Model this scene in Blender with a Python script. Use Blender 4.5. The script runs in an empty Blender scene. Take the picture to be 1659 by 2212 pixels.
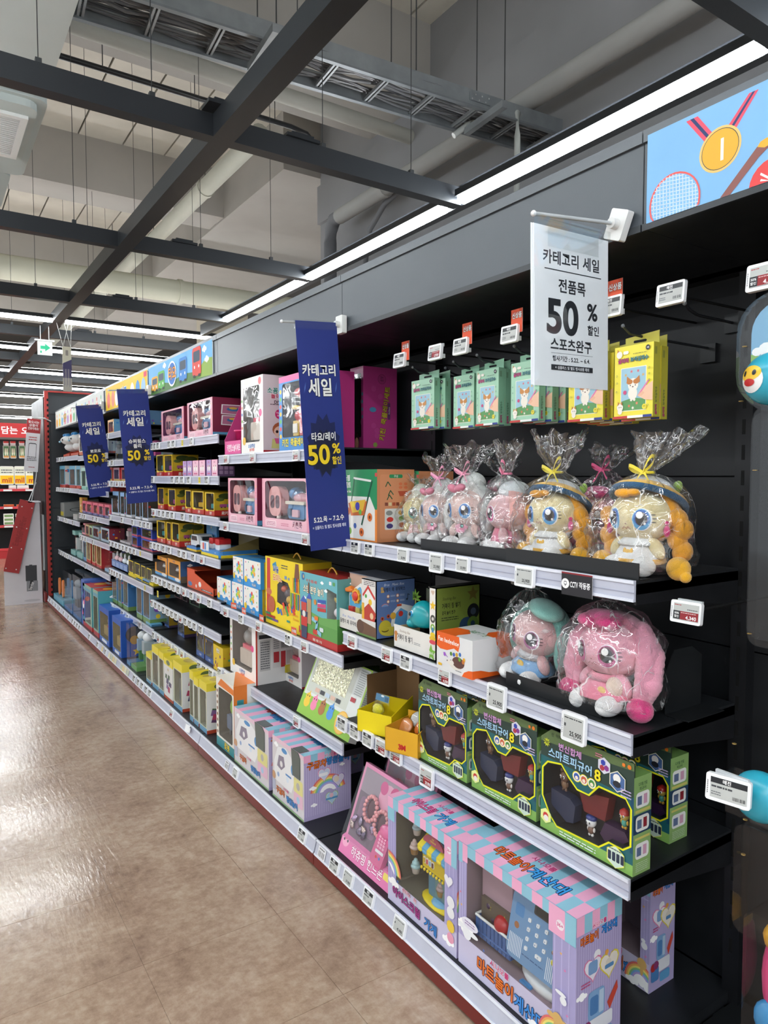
import bpy, math, random
from mathutils import Vector, Matrix
from mathutils.geometry import tessellate_polygon
R = math.radians
rnd = random.Random(7)
SC = bpy.context.scene
COL = SC.collection

# ---------------------------------------------------------------- camera
F, CX, CY = 1510.0, 829.5, 1106.0           # focal length and centre in pixels of the 1659 x 2212 frame
PITCH, YAW, H = R(2.8813), R(33.678), 1.36
cam = bpy.data.cameras.new('camera'); co = bpy.data.objects.new('camera', cam); COL.objects.link(co)
cam.sensor_fit = 'HORIZONTAL'; cam.sensor_width = 36; cam.lens = F / 1659 * 36; cam.clip_start = .02; cam.clip_end = 80
co.location = (0, 0, H); co.rotation_euler = (math.pi / 2 - PITCH, 0, -YAW)
SC.camera = co
# ---------------------------------------------------------------- world, exposure
w = bpy.data.worlds.new('ambient_fill'); SC.world = w; w.use_nodes = True
w.node_tree.nodes['Background'].inputs[0].default_value = (.62, .66, .70, 1)
w.node_tree.nodes['Background'].inputs[1].default_value = 1.0  # even ambient fill added, entering by the open left and camera sides
SC.view_settings.view_transform = 'Standard'; SC.view_settings.look = 'None'
SC.view_settings.gamma = 1; SC.view_settings.use_curve_mapping = False
SC.view_settings.exposure = 0.66
SC.cycles.transparent_max_bounces = 24
SC.cycles.max_bounces = 8; SC.cycles.diffuse_bounces = 4; SC.cycles.glossy_bounces = 3; SC.cycles.transmission_bounces = 4
SC.cycles.caustics_reflective = False; SC.cycles.caustics_refractive = False
SC.cycles.sample_clamp_indirect = 4.0
LED = 30.0                                   # radiance of the light tubes

fwd = Vector((math.sin(YAW) * math.cos(PITCH), math.cos(YAW) * math.cos(PITCH), -math.sin(PITCH)))
rgt = Vector((math.cos(YAW), -math.sin(YAW), 0)); upv = rgt.cross(fwd)
def yat(u, X, z):                            # where a picture column crosses the line x = X, height z
    k = (u - CX) / F; a = rgt - fwd * k; return -(a.x * X + a.z * (z - H)) / a.y
def xat(u, Y, z):
    k = (u - CX) / F; a = rgt - fwd * k; return -(a.y * Y + a.z * (z - H)) / a.x
def zat(v, X, Y):
    k = -(v - CY) / F; a = upv - fwd * k; return H - (a.x * X + a.y * Y) / a.z
def onZ(u, v, Z):
    r = fwd + rgt * ((u - CX) / F) + upv * (-(v - CY) / F); t = (Z - H) / r.z; return Vector((r.x * t, r.y * t, Z))

# ---------------------------------------------------------------- materials
def lin(h):
    if not isinstance(h, str): return tuple(h)
    h = h.lstrip('#'); o = []
    for i in (0, 2, 4):
        c = int(h[i:i + 2], 16) / 255; o.append(c / 12.92 if c < .04045 else ((c + .055) / 1.055) ** 2.4)
    return tuple(o)
def newmat(name):
    m = bpy.data.materials.new(name); m.use_nodes = True; return m, m.node_tree.nodes, m.node_tree.links
def pmat(name, rough=.5, spec=.5, metal=0, coat=0, sheen=0, bump=0, bscale=60, vary=.0, vscale=8, roughvar=0):
    m, n, l = newmat(name); b = n['Principled BSDF']
    a = n.new('ShaderNodeAttribute'); a.attribute_name = 'Col'
    b.inputs['Roughness'].default_value = rough; b.inputs['Metallic'].default_value = metal
    b.inputs['Specular IOR Level'].default_value = spec; b.inputs['Coat Weight'].default_value = coat
    b.inputs['Coat Roughness'].default_value = .12
    b.inputs['Sheen Weight'].default_value = sheen
    g = n.new('ShaderNodeNewGeometry'); no = n.new('ShaderNodeTexNoise'); no.inputs['Scale'].default_value = vscale
    no.inputs['Detail'].default_value = 5; l.new(g.outputs['Position'], no.inputs['Vector'])
    if vary:
        mx = n.new('ShaderNodeMapRange'); mx.inputs['From Min'].default_value = .3; mx.inputs['From Max'].default_value = .7
        mx.inputs['To Min'].default_value = 1 - vary; mx.inputs['To Max'].default_value = 1 + vary
        l.new(no.outputs['Fac'], mx.inputs['Value']); mu = n.new('ShaderNodeVectorMath'); mu.operation = 'SCALE'
        l.new(a.outputs['Color'], mu.inputs[0]); l.new(mx.outputs[0], mu.inputs['Scale']); l.new(mu.outputs[0], b.inputs['Base Color'])
    else: l.new(a.outputs['Color'], b.inputs['Base Color'])
    if roughvar:
        mr = n.new('ShaderNodeMapRange'); mr.inputs['To Min'].default_value = rough - roughvar; mr.inputs['To Max'].default_value = rough + roughvar
        l.new(no.outputs['Fac'], mr.inputs['Value']); l.new(mr.outputs[0], b.inputs['Roughness'])
    if bump:
        nb = n.new('ShaderNodeTexNoise'); nb.inputs['Scale'].default_value = bscale; nb.inputs['Detail'].default_value = 4
        l.new(g.outputs['Position'], nb.inputs['Vector']); bp = n.new('ShaderNodeBump'); bp.inputs['Strength'].default_value = bump
        bp.inputs['Distance'].default_value = .004; l.new(nb.outputs['Fac'], bp.inputs['Height']); l.new(bp.outputs[0], b.inputs['Normal'])
    return m
CARD = pmat('printed_card', .42, .45, coat=.12, vary=.04, vscale=5)
PAPER = pmat('printed_paper', .6, .35, vary=.03, vscale=9)
MATTE = pmat('matte_paint', .75, .3, vary=.05)
PLAST = pmat('moulded_plastic', .28, .5, coat=.1)
PLUSH = pmat('plush_fabric', .95, .1, sheen=.5, bump=.8, bscale=420, vary=.07, vscale=40)
SATIN = pmat('satin_ribbon', .35, .5, sheen=.3)
BLACK = pmat('black_shelf_steel', .42, .4, vary=.18, vscale=14, bump=.06, bscale=500, roughvar=.08)
GREY = pmat('grey_coated_steel', .38, .45, vary=.07, vscale=3, bump=.05, bscale=300)
RAILM = pmat('price_rail_plastic', .30, .5, coat=.25, vary=.04, vscale=20)
CONC = pmat('painted_concrete', .85, .2, vary=.06, vscale=1.6, bump=.35, bscale=7)
DECK = pmat('deck_foil_insulation', .42, .5, vary=.10, vscale=2.5, bump=.9, bscale=5, roughvar=.15)
GALV = pmat('galvanised_steel', .42, .5, metal=.7, vary=.12, vscale=9)
SCREEN = pmat('tag_display', .22, .5)
FOIL = pmat('glitter_foil', .25, .6, metal=.8, bump=1, bscale=90, vary=.5, vscale=120)

def film_mat(name, gloss, rough, bump, scale, tint=(1, 1, 1), haze=.0, crease_glint=0):
    m, n, l = newmat(name); n.remove(n['Principled BSDF']); out = n['Material Output']
    tr = n.new('ShaderNodeBsdfTransparent'); tr.inputs[0].default_value = (*tint, 1)
    gl = n.new('ShaderNodeBsdfGlossy'); gl.inputs['Roughness'].default_value = rough
    fr = n.new('ShaderNodeLayerWeight'); fr.inputs['Blend'].default_value = .5
    pw = n.new('ShaderNodeMath'); pw.operation = 'POWER'; pw.inputs[1].default_value = 3.0; l.new(fr.outputs['Facing'], pw.inputs[0])
    mt = n.new('ShaderNodeMath'); mt.operation = 'MULTIPLY_ADD'; mt.inputs[1].default_value = .55; mt.inputs[2].default_value = .035 * gloss; mt.use_clamp = True
    mi = n.new('ShaderNodeMixShader')
    g = n.new('ShaderNodeNewGeometry')
    if bump:
        no = n.new('ShaderNodeTexNoise'); no.inputs['Scale'].default_value = scale; no.inputs['Detail'].default_value = 4; no.inputs['Distortion'].default_value = .6
        no.noise_type = 'RIDGED_MULTIFRACTAL'
        l.new(g.outputs['Position'], no.inputs['Vector']); bp = n.new('ShaderNodeBump'); bp.inputs['Strength'].default_value = bump
        bp.inputs['Distance'].default_value = .012; l.new(no.outputs['Fac'], bp.inputs['Height'])
        l.new(bp.outputs[0], gl.inputs['Normal']); l.new(bp.outputs[0], fr.inputs['Normal'])
    l.new(pw.outputs[0], mt.inputs[0]); l.new(mt.outputs[0], mi.inputs[0]); l.new(tr.outputs[0], mi.inputs[1]); l.new(gl.outputs[0], mi.inputs[2])
    last = mi
    if crease_glint:  # crease lines in diffuse white, painted in for the film's specular streaks
        vo = n.new('ShaderNodeTexVoronoi'); vo.feature = 'DISTANCE_TO_EDGE'; vo.inputs['Scale'].default_value = crease_glint; nw = n.new('ShaderNodeTexNoise'); nw.inputs['Scale'].default_value = 9
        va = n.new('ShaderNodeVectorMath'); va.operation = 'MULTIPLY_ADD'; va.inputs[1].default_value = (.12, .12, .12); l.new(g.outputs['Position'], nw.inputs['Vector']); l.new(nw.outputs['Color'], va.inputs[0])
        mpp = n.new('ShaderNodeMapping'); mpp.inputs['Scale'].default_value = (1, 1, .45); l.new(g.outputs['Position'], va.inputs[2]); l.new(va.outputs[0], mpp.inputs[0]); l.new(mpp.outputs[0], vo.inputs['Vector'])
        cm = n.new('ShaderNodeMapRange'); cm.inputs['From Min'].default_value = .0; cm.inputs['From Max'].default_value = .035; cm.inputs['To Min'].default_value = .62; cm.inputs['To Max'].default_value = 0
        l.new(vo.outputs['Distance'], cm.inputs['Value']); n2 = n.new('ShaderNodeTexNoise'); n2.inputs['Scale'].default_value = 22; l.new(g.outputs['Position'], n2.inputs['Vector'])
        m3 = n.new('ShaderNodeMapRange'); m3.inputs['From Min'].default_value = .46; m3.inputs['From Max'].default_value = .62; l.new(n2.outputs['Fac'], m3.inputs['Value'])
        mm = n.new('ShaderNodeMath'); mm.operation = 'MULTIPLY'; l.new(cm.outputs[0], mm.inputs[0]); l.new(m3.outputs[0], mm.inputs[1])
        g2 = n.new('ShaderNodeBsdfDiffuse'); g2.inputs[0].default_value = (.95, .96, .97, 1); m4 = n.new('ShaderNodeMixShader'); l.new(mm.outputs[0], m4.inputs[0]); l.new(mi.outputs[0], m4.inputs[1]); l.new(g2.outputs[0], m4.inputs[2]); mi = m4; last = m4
    if haze:
        df = n.new('ShaderNodeBsdfDiffuse'); df.inputs[0].default_value = (.8, .82, .84, 1); m2 = n.new('ShaderNodeMixShader'); m2.inputs[0].default_value = haze
        l.new(mi.outputs[0], m2.inputs[1]); l.new(df.outputs[0], m2.inputs[2]); last = m2
    l.new(last.outputs[0], out.inputs[0]); return m
BAG = film_mat('crinkled_clear_film', 3.6, .07, 1.0, 30, haze=.012, crease_glint=26)
WINDOW = film_mat('clear_box_window', 1.3, .08, .25, 14, tint=(.96, .97, .97))
BLISTER = film_mat('clear_blister_plastic', .8, .06, .04, 9, tint=(.98, .985, .985), haze=0)
def emat(name, col, s):
    m, n, l = newmat(name); n.remove(n['Principled BSDF']); e = n.new('ShaderNodeEmission')
    e.inputs[0].default_value = (*col, 1); e.inputs[1].default_value = s; l.new(e.outputs[0], n['Material Output'].inputs[0]); return m
TUBE = emat('lit_led_diffuser', (.93, .98, 1.0), LED)
UPL = emat('added_uplight_glow', (.97, .98, 1.0), 20)  # upward glow added to the fixtures to brighten the ceiling
SIGNLIT = emat('lit_exit_sign', (.80, .95, .90), .9)
def floor_mat():
    m, n, l = newmat('polished_stone_vinyl'); b = n['Principled BSDF']; g = n.new('ShaderNodeNewGeometry')
    a = n.new('ShaderNodeTexNoise'); a.inputs['Scale'].default_value = 3.2; a.inputs['Detail'].default_value = 9; a.inputs['Roughness'].default_value = .72; a.inputs['Distortion'].default_value = .5
    c = n.new('ShaderNodeTexNoise'); c.inputs['Scale'].default_value = 34; c.inputs['Detail'].default_value = 6; c.inputs['Roughness'].default_value = .7
    cr = n.new('ShaderNodeValToRGB'); e = cr.color_ramp.elements
    e[0].position = .35; e[0].color = (*lin('#866c5a'), 1); e[1].position = .65; e[1].color = (*lin('#c2ae99'), 1)
    x = e.new(.5); x.color = (*lin('#a88e79'), 1)
    mx = n.new('ShaderNodeMix'); mx.data_type = 'FLOAT'; mx.inputs[0].default_value = .40
    for t in (a, c): l.new(g.outputs['Position'], t.inputs['Vector'])
    l.new(a.outputs['Fac'], mx.inputs[2]); l.new(c.outputs['Fac'], mx.inputs[3]); l.new(mx.outputs[0], cr.inputs[0]); l.new(cr.outputs[0], b.inputs['Base Color'])
    mp = n.new('ShaderNodeMapping'); mp.inputs['Scale'].default_value = (26, 5, 1); mp.inputs['Rotation'].default_value = (0, 0, .35); l.new(g.outputs['Position'], mp.inputs[0])
    s = n.new('ShaderNodeTexNoise'); s.inputs['Scale'].default_value = 3; s.inputs['Detail'].default_value = 5; l.new(mp.outputs[0], s.inputs['Vector'])
    big = n.new('ShaderNodeTexNoise'); big.inputs['Scale'].default_value = 1.3; big.inputs['Detail'].default_value = 3; l.new(g.outputs['Position'], big.inputs['Vector'])
    mr = n.new('ShaderNodeMapRange'); mr.inputs['From Min'].default_value = .1; mr.inputs['From Max'].default_value = .9; mr.interpolation_type = 'SMOOTHSTEP'
    mr.inputs['To Min'].default_value = .06; mr.inputs['To Max'].default_value = .30
    l.new(big.outputs['Fac'], mr.inputs['Value']); l.new(mr.outputs[0], b.inputs['Roughness'])
    b.inputs['Specular IOR Level'].default_value = .55; b.inputs['Coat Weight'].default_value = .35; b.inputs['Coat Roughness'].default_value = .08
    bp = n.new('ShaderNodeBump'); bp.inputs['Strength'].default_value = .28; bp.inputs['Distance'].default_value = .004
    l.new(s.outputs['Fac'], bp.inputs['Height']); l.new(bp.outputs[0], b.inputs['Normal']); l.new(bp.outputs[0], b.inputs['Coat Normal'])
    return m
FLOOR = floor_mat()

# ---------------------------------------------------------------- glyphs (one font evaluation per weight)
CHARS = set()
TEXTS = []
GL = {}
ALLCH = ("카테고리세일전품목할인스포츠완구행사기간심플러및별도제외타요레이슈퍼윙폴뽀로신상매진작동중글터보석십자수변합체마피규어디지털연결데캘린"
         "시나모롤구급차병원놀트계산대아크림가하츄핑핸드폰여행세꼼꼽쇼핑자동미노소방본부달팽이패뮤직박거북링쌓기감각친주키친쿡플레르반담는오늘찾으상품안보이요"
         "라꾸방청소뽑파루용사변신스당구성뽀또로봇카라멜브레드바코드장난감기차집게추천월수목금ㅇ"
         "0123456789%.,:~/+-!?()CTVcInewNEWFunhedgogBabyABYDIPlaiStMEmsrztkRH※")
def load_glyphs():
    for bold, off, chars, res in ((0, 0.0, '1GBbeatdszrSockingMuicxADmo ', 4), (1, .024, ''.join(c for c in ALLCH if ord(c) > 300), 2), (1, .028, ''.join(c for c in ALLCH if ord(c) < 300), 6)):
        chars = sorted(set(chars) - {' '})
        c = bpy.data.curves.new('t', 'FONT'); c.body = '\n'.join(chars); c.offset = off; c.resolution_u = res; c.space_line = 2; c.fill_mode = 'FRONT'
        o = bpy.data.objects.new('t', c); m = o.to_mesh()
        vs = [v.co.copy() for v in m.vertices]
        ys = sorted(v.y for v in vs); top = 0
        per = {}
        for p in m.polygons:
            cy = sum(vs[i].y for i in p.vertices) / len(p.vertices)
            k = int(round((-cy + .35) / LINE)) if LINE else 0
            per.setdefault(k, []).append(tuple(p.vertices))
        for k, ch in enumerate(chars):
            fs = per.get(k, []); idx = {}; V = []; FF = []
            for f in fs:
                g = []
                for i in f:
                    if i not in idx: idx[i] = len(V); V.append((vs[i].x, vs[i].y + k * LINE))
                    g.append(idx[i])
                FF.append(g)
            if V:
                x0 = min(v[0] for v in V); x1 = max(v[0] for v in V)
                hang = ord(ch) > 0x3000
                GL[(bold, ch)] = (V, FF, (.93 if hang else x1 + .05), 0)
        o.to_mesh_clear(); bpy.data.objects.remove(o); bpy.data.curves.remove(c)
LINE = 2.0
load_glyphs()
def layout(s, bold):
    x = 0; V = []; FF = []
    for ch in s:
        if ch == ' ': x += .32; continue
        g = GL.get((bold, ch))
        if not g: x += .5; continue
        b = len(V); V += [(p[0] + x, p[1]) for p in g[0]]; FF += [[i + b for i in f] for f in g[1]]; x += g[2]
    return V, FF, x

# ---------------------------------------------------------------- mesh builder
class MB:
    def __init__(s): s.v = []; s.f = []; s.c = []; s.m = []; s.sm = []; s.mats = []; s.T = None
    def mi(s, m):
        if m not in s.mats: s.mats.append(m)
        return s.mats.index(m)
    def add(s, V, FF, col, mat, smooth=False):
        b = len(s.v); T = s.T
        s.v += [tuple(T @ Vector(p)) if T else tuple(p) for p in V]
        k = s.mi(mat); c = lin(col) if not callable(col) else col
        for f in FF: s.f.append(tuple(i + b for i in f)); s.c.append(c); s.m.append(k); s.sm.append(smooth)
    def box(s, x0, x1, y0, y1, z0, z1, col, mat=CARD, skip=''):
        V = [(x0, y0, z0), (x1, y0, z0), (x1, y1, z0), (x0, y1, z0), (x0, y0, z1), (x1, y0, z1), (x1, y1, z1), (x0, y1, z1)]
        Q = {'d': (0, 3, 2, 1), 'u': (4, 5, 6, 7), 'f': (0, 1, 5, 4), 'r': (1, 2, 6, 5), 'b': (2, 3, 7, 6), 'l': (3, 0, 4, 7)}
        s.add(V, [q for k, q in Q.items() if k not in skip], col, mat)
    def rbox(s, x0, x1, y0, y1, z0, z1, r, col, mat=PLAST, ax='y', n=4):
        # box with rounded corners seen along axis ax
        if ax == 'y': a0, a1, b0, b1, e0, e1 = x0, x1, z0, z1, y0, y1
        elif ax == 'x': a0, a1, b0, b1, e0, e1 = y0, y1, z0, z1, x0, x1
        else: a0, a1, b0, b1, e0, e1 = x0, x1, y0, y1, z0, z1
        P = rrect(a0, b0, a1, b1, r, n); s.prism(P, e0, e1, col, mat, ax)
    def prism(s, P, e0, e1, col, mat=PLAST, ax='y', smooth=False):
        def q(p, e): return (p[0], e, p[1]) if ax == 'y' else ((e, p[0], p[1]) if ax == 'x' else (p[0], p[1], e))
        n = len(P); V = [q(p, e0) for p in P] + [q(p, e1) for p in P]
        FF = [tuple(range(n)), tuple(range(2 * n - 1, n - 1, -1))] + [(i, (i + 1) % n + 0, (i + 1) % n + n, i + n) for i in range(n)]
        s.add(V, FF, col, mat, smooth)
    def ell(s, c, r, col, mat=PLUSH, nu=16, nv=10, rot=None, fn=None):
        V = []; FF = []
        for j in range(nv + 1):
            a = math.pi * j / nv
            for i in range(nu):
                b = 2 * math.pi * i / nu
                p = Vector((math.sin(a) * math.cos(b), math.sin(a) * math.sin(b), math.cos(a)))
                if fn: p = fn(p)
                p = Vector((p.x * r[0], p.y * r[1], p.z * r[2]))
                if rot: p = rot @ p
                V.append((p.x + c[0], p.y + c[1], p.z + c[2]))
        for j in range(nv):
            for i in range(nu):
                a = j * nu + i; b = j * nu + (i + 1) % nu; FF.append((a, a + nu, b + nu, b))
        s.add(V, FF, col, mat, True)
    def tube(s, pts, r, col, mat=PLAST, n=8, cap=True):
        pts = [Vector(p) for p in pts]; V = []; FF = []; rr = r if isinstance(r, (list, tuple)) else [r] * len(pts)
        up = Vector((0, 0, 1))
        for i, p in enumerate(pts):
            d = (pts[min(i + 1, len(pts) - 1)] - pts[max(i - 1, 0)]).normalized()
            a = d.cross(up) if abs(d.z) < .95 else d.cross(Vector((1, 0, 0))); a.normalize(); b = d.cross(a)
            for k in range(n):
                t = 2 * math.pi * k / n; V.append(p + a * math.cos(t) * rr[i] + b * math.sin(t) * rr[i])
        for i in range(len(pts) - 1):
            for k in range(n): FF.append((i * n + k, i * n + (k + 1) % n, (i + 1) * n + (k + 1) % n, (i + 1) * n + k))
        s.add(V, FF, col, mat, True)
        if cap:
            s.add([V[k] for k in range(n)], [tuple(range(n - 1, -1, -1))], col, mat); s.add([V[-n + k] for k in range(n)], [tuple(range(n))], col, mat)
    def lathe(s, prof, c, col, mat=PLAST, n=20, smooth=True):
        V = []; FF = []
        for r_, z in prof:
            for k in range(n): t = 2 * math.pi * k / n; V.append((c[0] + r_ * math.cos(t), c[1] + r_ * math.sin(t), c[2] + z))
        for i in range(len(prof) - 1):
            for k in range(n): FF.append((i * n + k, i * n + (k + 1) % n, (i + 1) * n + (k + 1) % n, (i + 1) * n + k))
        s.add(V, FF, col, mat, smooth)
    def hole(s, outer, inner, y0, y1, col, incol, mat=CARD, backcol=None, floor=True):
        # flat front at y0 with a window, plus the cavity walls back to y1 (x,z outlines)
        tri = tessellate_polygon([[Vector((p[0], p[1], 0)) for p in outer], [Vector((p[0], p[1], 0)) for p in inner]])
        P = list(outer) + list(inner); V = [(p[0], y0, p[1]) for p in P]
        s.add(V, [tuple(t) for t in tri], col, mat)
        n = len(inner); V = [(p[0], y0, p[1]) for p in inner] + [(p[0], y1, p[1]) for p in inner]
        s.add(V, [(i, (i + 1) % n, (i + 1) % n + n, i + n) for i in range(n)], incol, mat)
        s.add([(p[0], y1, p[1]) for p in inner], [tuple(range(n))], backcol or incol, mat)
    def build(s, name, parent=None):
        me = bpy.data.meshes.new(name); me.from_pydata(s.v, [], s.f)
        for m in s.mats: me.materials.append(m)
        me.polygons.foreach_set('material_index', s.m); me.polygons.foreach_set('use_smooth', s.sm)
        at = me.color_attributes.new('Col', 'FLOAT_COLOR', 'CORNER'); buf = []
        for f, c in zip(s.f, s.c): buf += [c[0], c[1], c[2], 1.0] * len(f)
        at.data.foreach_set('color', buf); me.update()
        o = bpy.data.objects.new(name, me); COL.objects.link(o)
        if parent: o.parent = parent; KIDS.setdefault(parent.name, []).append(o)
        return o
def rrect(a0, b0, a1, b1, r, n=4):
    P = []
    for (x, y, s) in ((a1 - r, b1 - r, 0), (a0 + r, b1 - r, 90), (a0 + r, b0 + r, 180), (a1 - r, b0 + r, 270)):
        for k in range(n + 1): t = R(s + 90 * k / n); P.append((x + r * math.cos(t), y + r * math.sin(t)))
    return P
def empty(name, loc=(0, 0, 0), rz=0):
    o = bpy.data.objects.new(name, None); COL.objects.link(o); o.location = loc; o.rotation_euler.z = rz; o.empty_display_size = .05; return o
def tag(o, label=None, cat=None, group=None, kind=None):
    if label: o['label'] = label
    if cat: o['category'] = cat
    if group: o['group'] = group
    if kind: o['kind'] = kind
    return o
def copy_tree(o, parent=None):
    c = o.copy(); COL.objects.link(c); c.parent = parent
    for ch in list(KIDS.get(o.name, [])): KIDS.setdefault(c.name, []).append(copy_tree(ch, c))
    return c
KIDS = {}
def kid(parent, o): KIDS.setdefault(parent.name, []).append(o); return o

class Art:                                   # flat print on one face; u, v run 0..1
    def __init__(s, mb, o, U, V, w, h, mat=None, N=None):
        s.mb = mb; s.o = Vector(o); s.U = Vector(U); s.V = Vector(V); s.w = w; s.h = h; s.N = N or s.U.cross(s.V); s.k = 1; s.mat = mat or CARD
    def pt(s, u, v): return s.o + s.U * (u * s.w) + s.V * (v * s.h) + s.N * (s.k * .00006)
    def poly(s, P, col, mat=None): s.mb.add([s.pt(min(1, max(0, p[0])), min(1, max(0, p[1]))) for p in P], [tuple(range(len(P)))], col, mat or s.mat); s.k += 1
    def r(s, a, b, c, d, col, mat=None): s.poly([(a, b), (c, b), (c, d), (a, d)], col, mat)
    def rr(s, a, b, c, d, q, col, mat=None):
        k = s.w / s.h; P = rrect(a * k, b, c * k, d, min(q, (d - b) / 2, (c - a) * k / 2)); s.poly([(x / k, y) for x, y in P], col, mat)
    def e(s, x, y, rx, ry, col, n=16, a0=0, a1=360, mat=None):
        P = [(x + rx * math.cos(R(a0 + (a1 - a0) * i / n)), y + ry * math.sin(R(a0 + (a1 - a0) * i / n))) for i in range(n + (a1 - a0 < 360))]
        s.poly(P, col, mat)
    def circ(s, x, y, ry, col, n=16, **k): s.e(x, y, ry * s.h / s.w, ry, col, n, **k)
    def star(s, x, y, ry, col, n=5, q=.45, rot=90):
        k = s.h / s.w; s.poly([(x + k * ry * (1 if i % 2 == 0 else q) * math.cos(R(rot + 180 * i / n)), y + ry * (1 if i % 2 == 0 else q) * math.sin(R(rot + 180 * i / n))) for i in range(2 * n)], col)
    def heart(s, x, y, ry, col):
        k = s.h / s.w; P = []
        for i in range(20):
            t = 2 * math.pi * i / 20; P.append((x + k * ry * .95 * math.sin(t) ** 3, y + ry * (.81 * math.cos(t) - .31 * math.cos(2 * t) - .12 * math.cos(3 * t) - .06 * math.cos(4 * t))))
        s.poly(P, col)
    def cloud(s, x, y, ry, col='#ffffff'):
        k = s.h / s.w
        for dx, dy, q in ((-1, 0, .6), (0, .25, .85), (1, 0, .6), (.1, -.25, .7)): s.e(x + dx * ry * k, y + dy * ry, q * ry * k, q * ry * .8, col, 10)
    def line(s, P, wd, col):
        for (x0, y0), (x1, y1) in zip(P, P[1:]):
            dx = (x1 - x0) * s.w; dy = (y1 - y0) * s.h; L = math.hypot(dx, dy) or 1; nx = -dy / L * wd * s.h / 2; ny = dx / L * wd * s.h / 2
            s.poly([(x0 + nx / s.w, y0 + ny / s.h), (x0 - nx / s.w, y0 - ny / s.h), (x1 - nx / s.w, y1 - ny / s.h), (x1 + nx / s.w, y1 + ny / s.h)], col); s.k -= 1
        s.k += 1
    def ring(s, P, k, col, ky=None):                    # band outside a closed outline
        ky = ky or k * s.w / s.h; n = len(P); cx = sum(p[0] for p in P) / n; cy = sum(p[1] for p in P) / n; Q = []
        for i in range(n):
            a_, b_ = P[i - 1], P[(i + 1) % n]; dx = (b_[0] - a_[0]) * s.w; dy = (b_[1] - a_[1]) * s.h; L = math.hypot(dx, dy) or 1
            nx, ny = dy / L, -dx / L
            Q.append((P[i][0] + nx * k, P[i][1] + ny * ky))
        A = sum(P[i][0] * P[(i + 1) % n][1] - P[(i + 1) % n][0] * P[i][1] for i in range(n))
        if A < 0: Q = [(2 * p[0] - q_[0], 2 * p[1] - q_[1]) for p, q_ in zip(P, Q)]
        for i in range(n): s.poly([P[i], P[(i + 1) % n], Q[(i + 1) % n], Q[i]], col); s.k -= 1
        s.k += 1
    def rainbow(s, x, y, ry, cols=('#e0706c', '#f0b060', '#f3e27a', '#8cc98a', '#7fb0e0', '#b9a5e0', '#ffffff'), a0=0, a1=180, fx=1):
        k = s.h / s.w * fx
        for i, c in enumerate(cols):
            q = ry * (1 - i * .09); s.e(x, y, q * k, q, c, 18, a0, a1)
    def t(s, txt, cx, cy, hh, col, b=1, maxw=None, ol=None, olw=None, rot=0, sx=1, slant=0):
        b = min(b, 1); V, FF, L = layout(txt, b); sc = hh * s.h / .9; W = L * sc * sx
        if maxw and W > maxw * s.w: sx *= maxw * s.w / W; W = maxw * s.w
        if ol: s._t(txt, cx, cy, hh, ol, 2, L, sc, sx, rot, slant, grow=1)
        s._t(txt, cx, cy, hh, col, b, L, sc, sx, rot, slant)
    def _t(s, txt, cx, cy, hh, col, b, L, sc, sx, rot, slant, grow=0):
        V, FF, _ = layout(txt, 1 if b == 2 else b); ca, sa = math.cos(R(rot)), math.sin(R(rot)); P = []
        O = s.o + s.U * (cx * s.w) + s.V * (cy * s.h) + s.N * (s.k * .00006)
        if grow:
            for gx, gy in ((.05, 0), (-.05, 0), (0, .05), (0, -.05)):
                P = []
                for x, y in V:
                    y2 = y - .37 + gy; a = ((x + gx - L / 2) + slant * y2) * sc * sx; c = y2 * sc; P.append(O + s.U * (a * ca - c * sa) + s.V * (a * sa + c * ca))
                s.mb.add(P, FF, col, s.mat)
            s.k += 1; return
        for x, y in V:
            y2 = y - .37; a = ((x - L / 2) + slant * y2) * sc * sx; c = y2 * sc; P.append(O + s.U * (a * ca - c * sa) + s.V * (a * sa + c * ca))
        s.mb.add(P, FF, col, s.mat); s.k += 1
    def lines(s, x0, x1, y0, y1, n, col, seed=1):      # small unreadable print
        q = random.Random(seed); st = (y1 - y0) / n
        for i in range(n):
            y = y1 - (i + .7) * st; a = x0
            while a < x1:
                b = min(x1, a + (x1 - x0) * q.uniform(.08, .25)); s.r(a, y, b, y + st * .42, col); s.k -= 1; a = b + (x1 - x0) * .03
        s.k += 1
    def bars(s, x0, y0, x1, y1, col='#222222', n=14, seed=3):
        q = random.Random(seed); a = x0; st = (x1 - x0) / n
        for i in range(n): s.r(x0 + i * st, y0, x0 + i * st + st * q.uniform(.25, .7), y1, col); s.k -= 1
        s.k += 1
def front(mb, w, d, h, y=0): return Art(mb, (-w / 2, y, 0), (1, 0, 0), (0, 0, 1), w, h)
def right(mb, w, d, h): return Art(mb, (w / 2, 0, 0), (0, 1, 0), (0, 0, 1), d, h)
def top(mb, w, d, h): return Art(mb, (-w / 2, 0, h), (1, 0, 0), (0, 1, 0), w, d)
BRIGHT = ['#e8483c', '#f39b2d', '#f7d431', '#58b04c', '#3e8fd6', '#8a5cc0', '#ee6fa4', '#ffffff', '#3bb6b0', '#2c3d77']
def doodle(a, x, y, ry, col, seed=0):                  # a generic little printed toy picture
    q = random.Random(seed); c2 = q.choice(BRIGHT)
    a.circ(x, y, ry, col, 12); a.circ(x - ry * .3 * a.h / a.w, y + ry * .25, ry * .18, '#222222', 6); a.circ(x + ry * .35 * a.h / a.w, y + ry * .25, ry * .18, '#222222', 6)
    a.r(x - ry * .6 * a.h / a.w, y - ry * 1.5, x + ry * .6 * a.h / a.w, y - ry * .75, c2)
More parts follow.
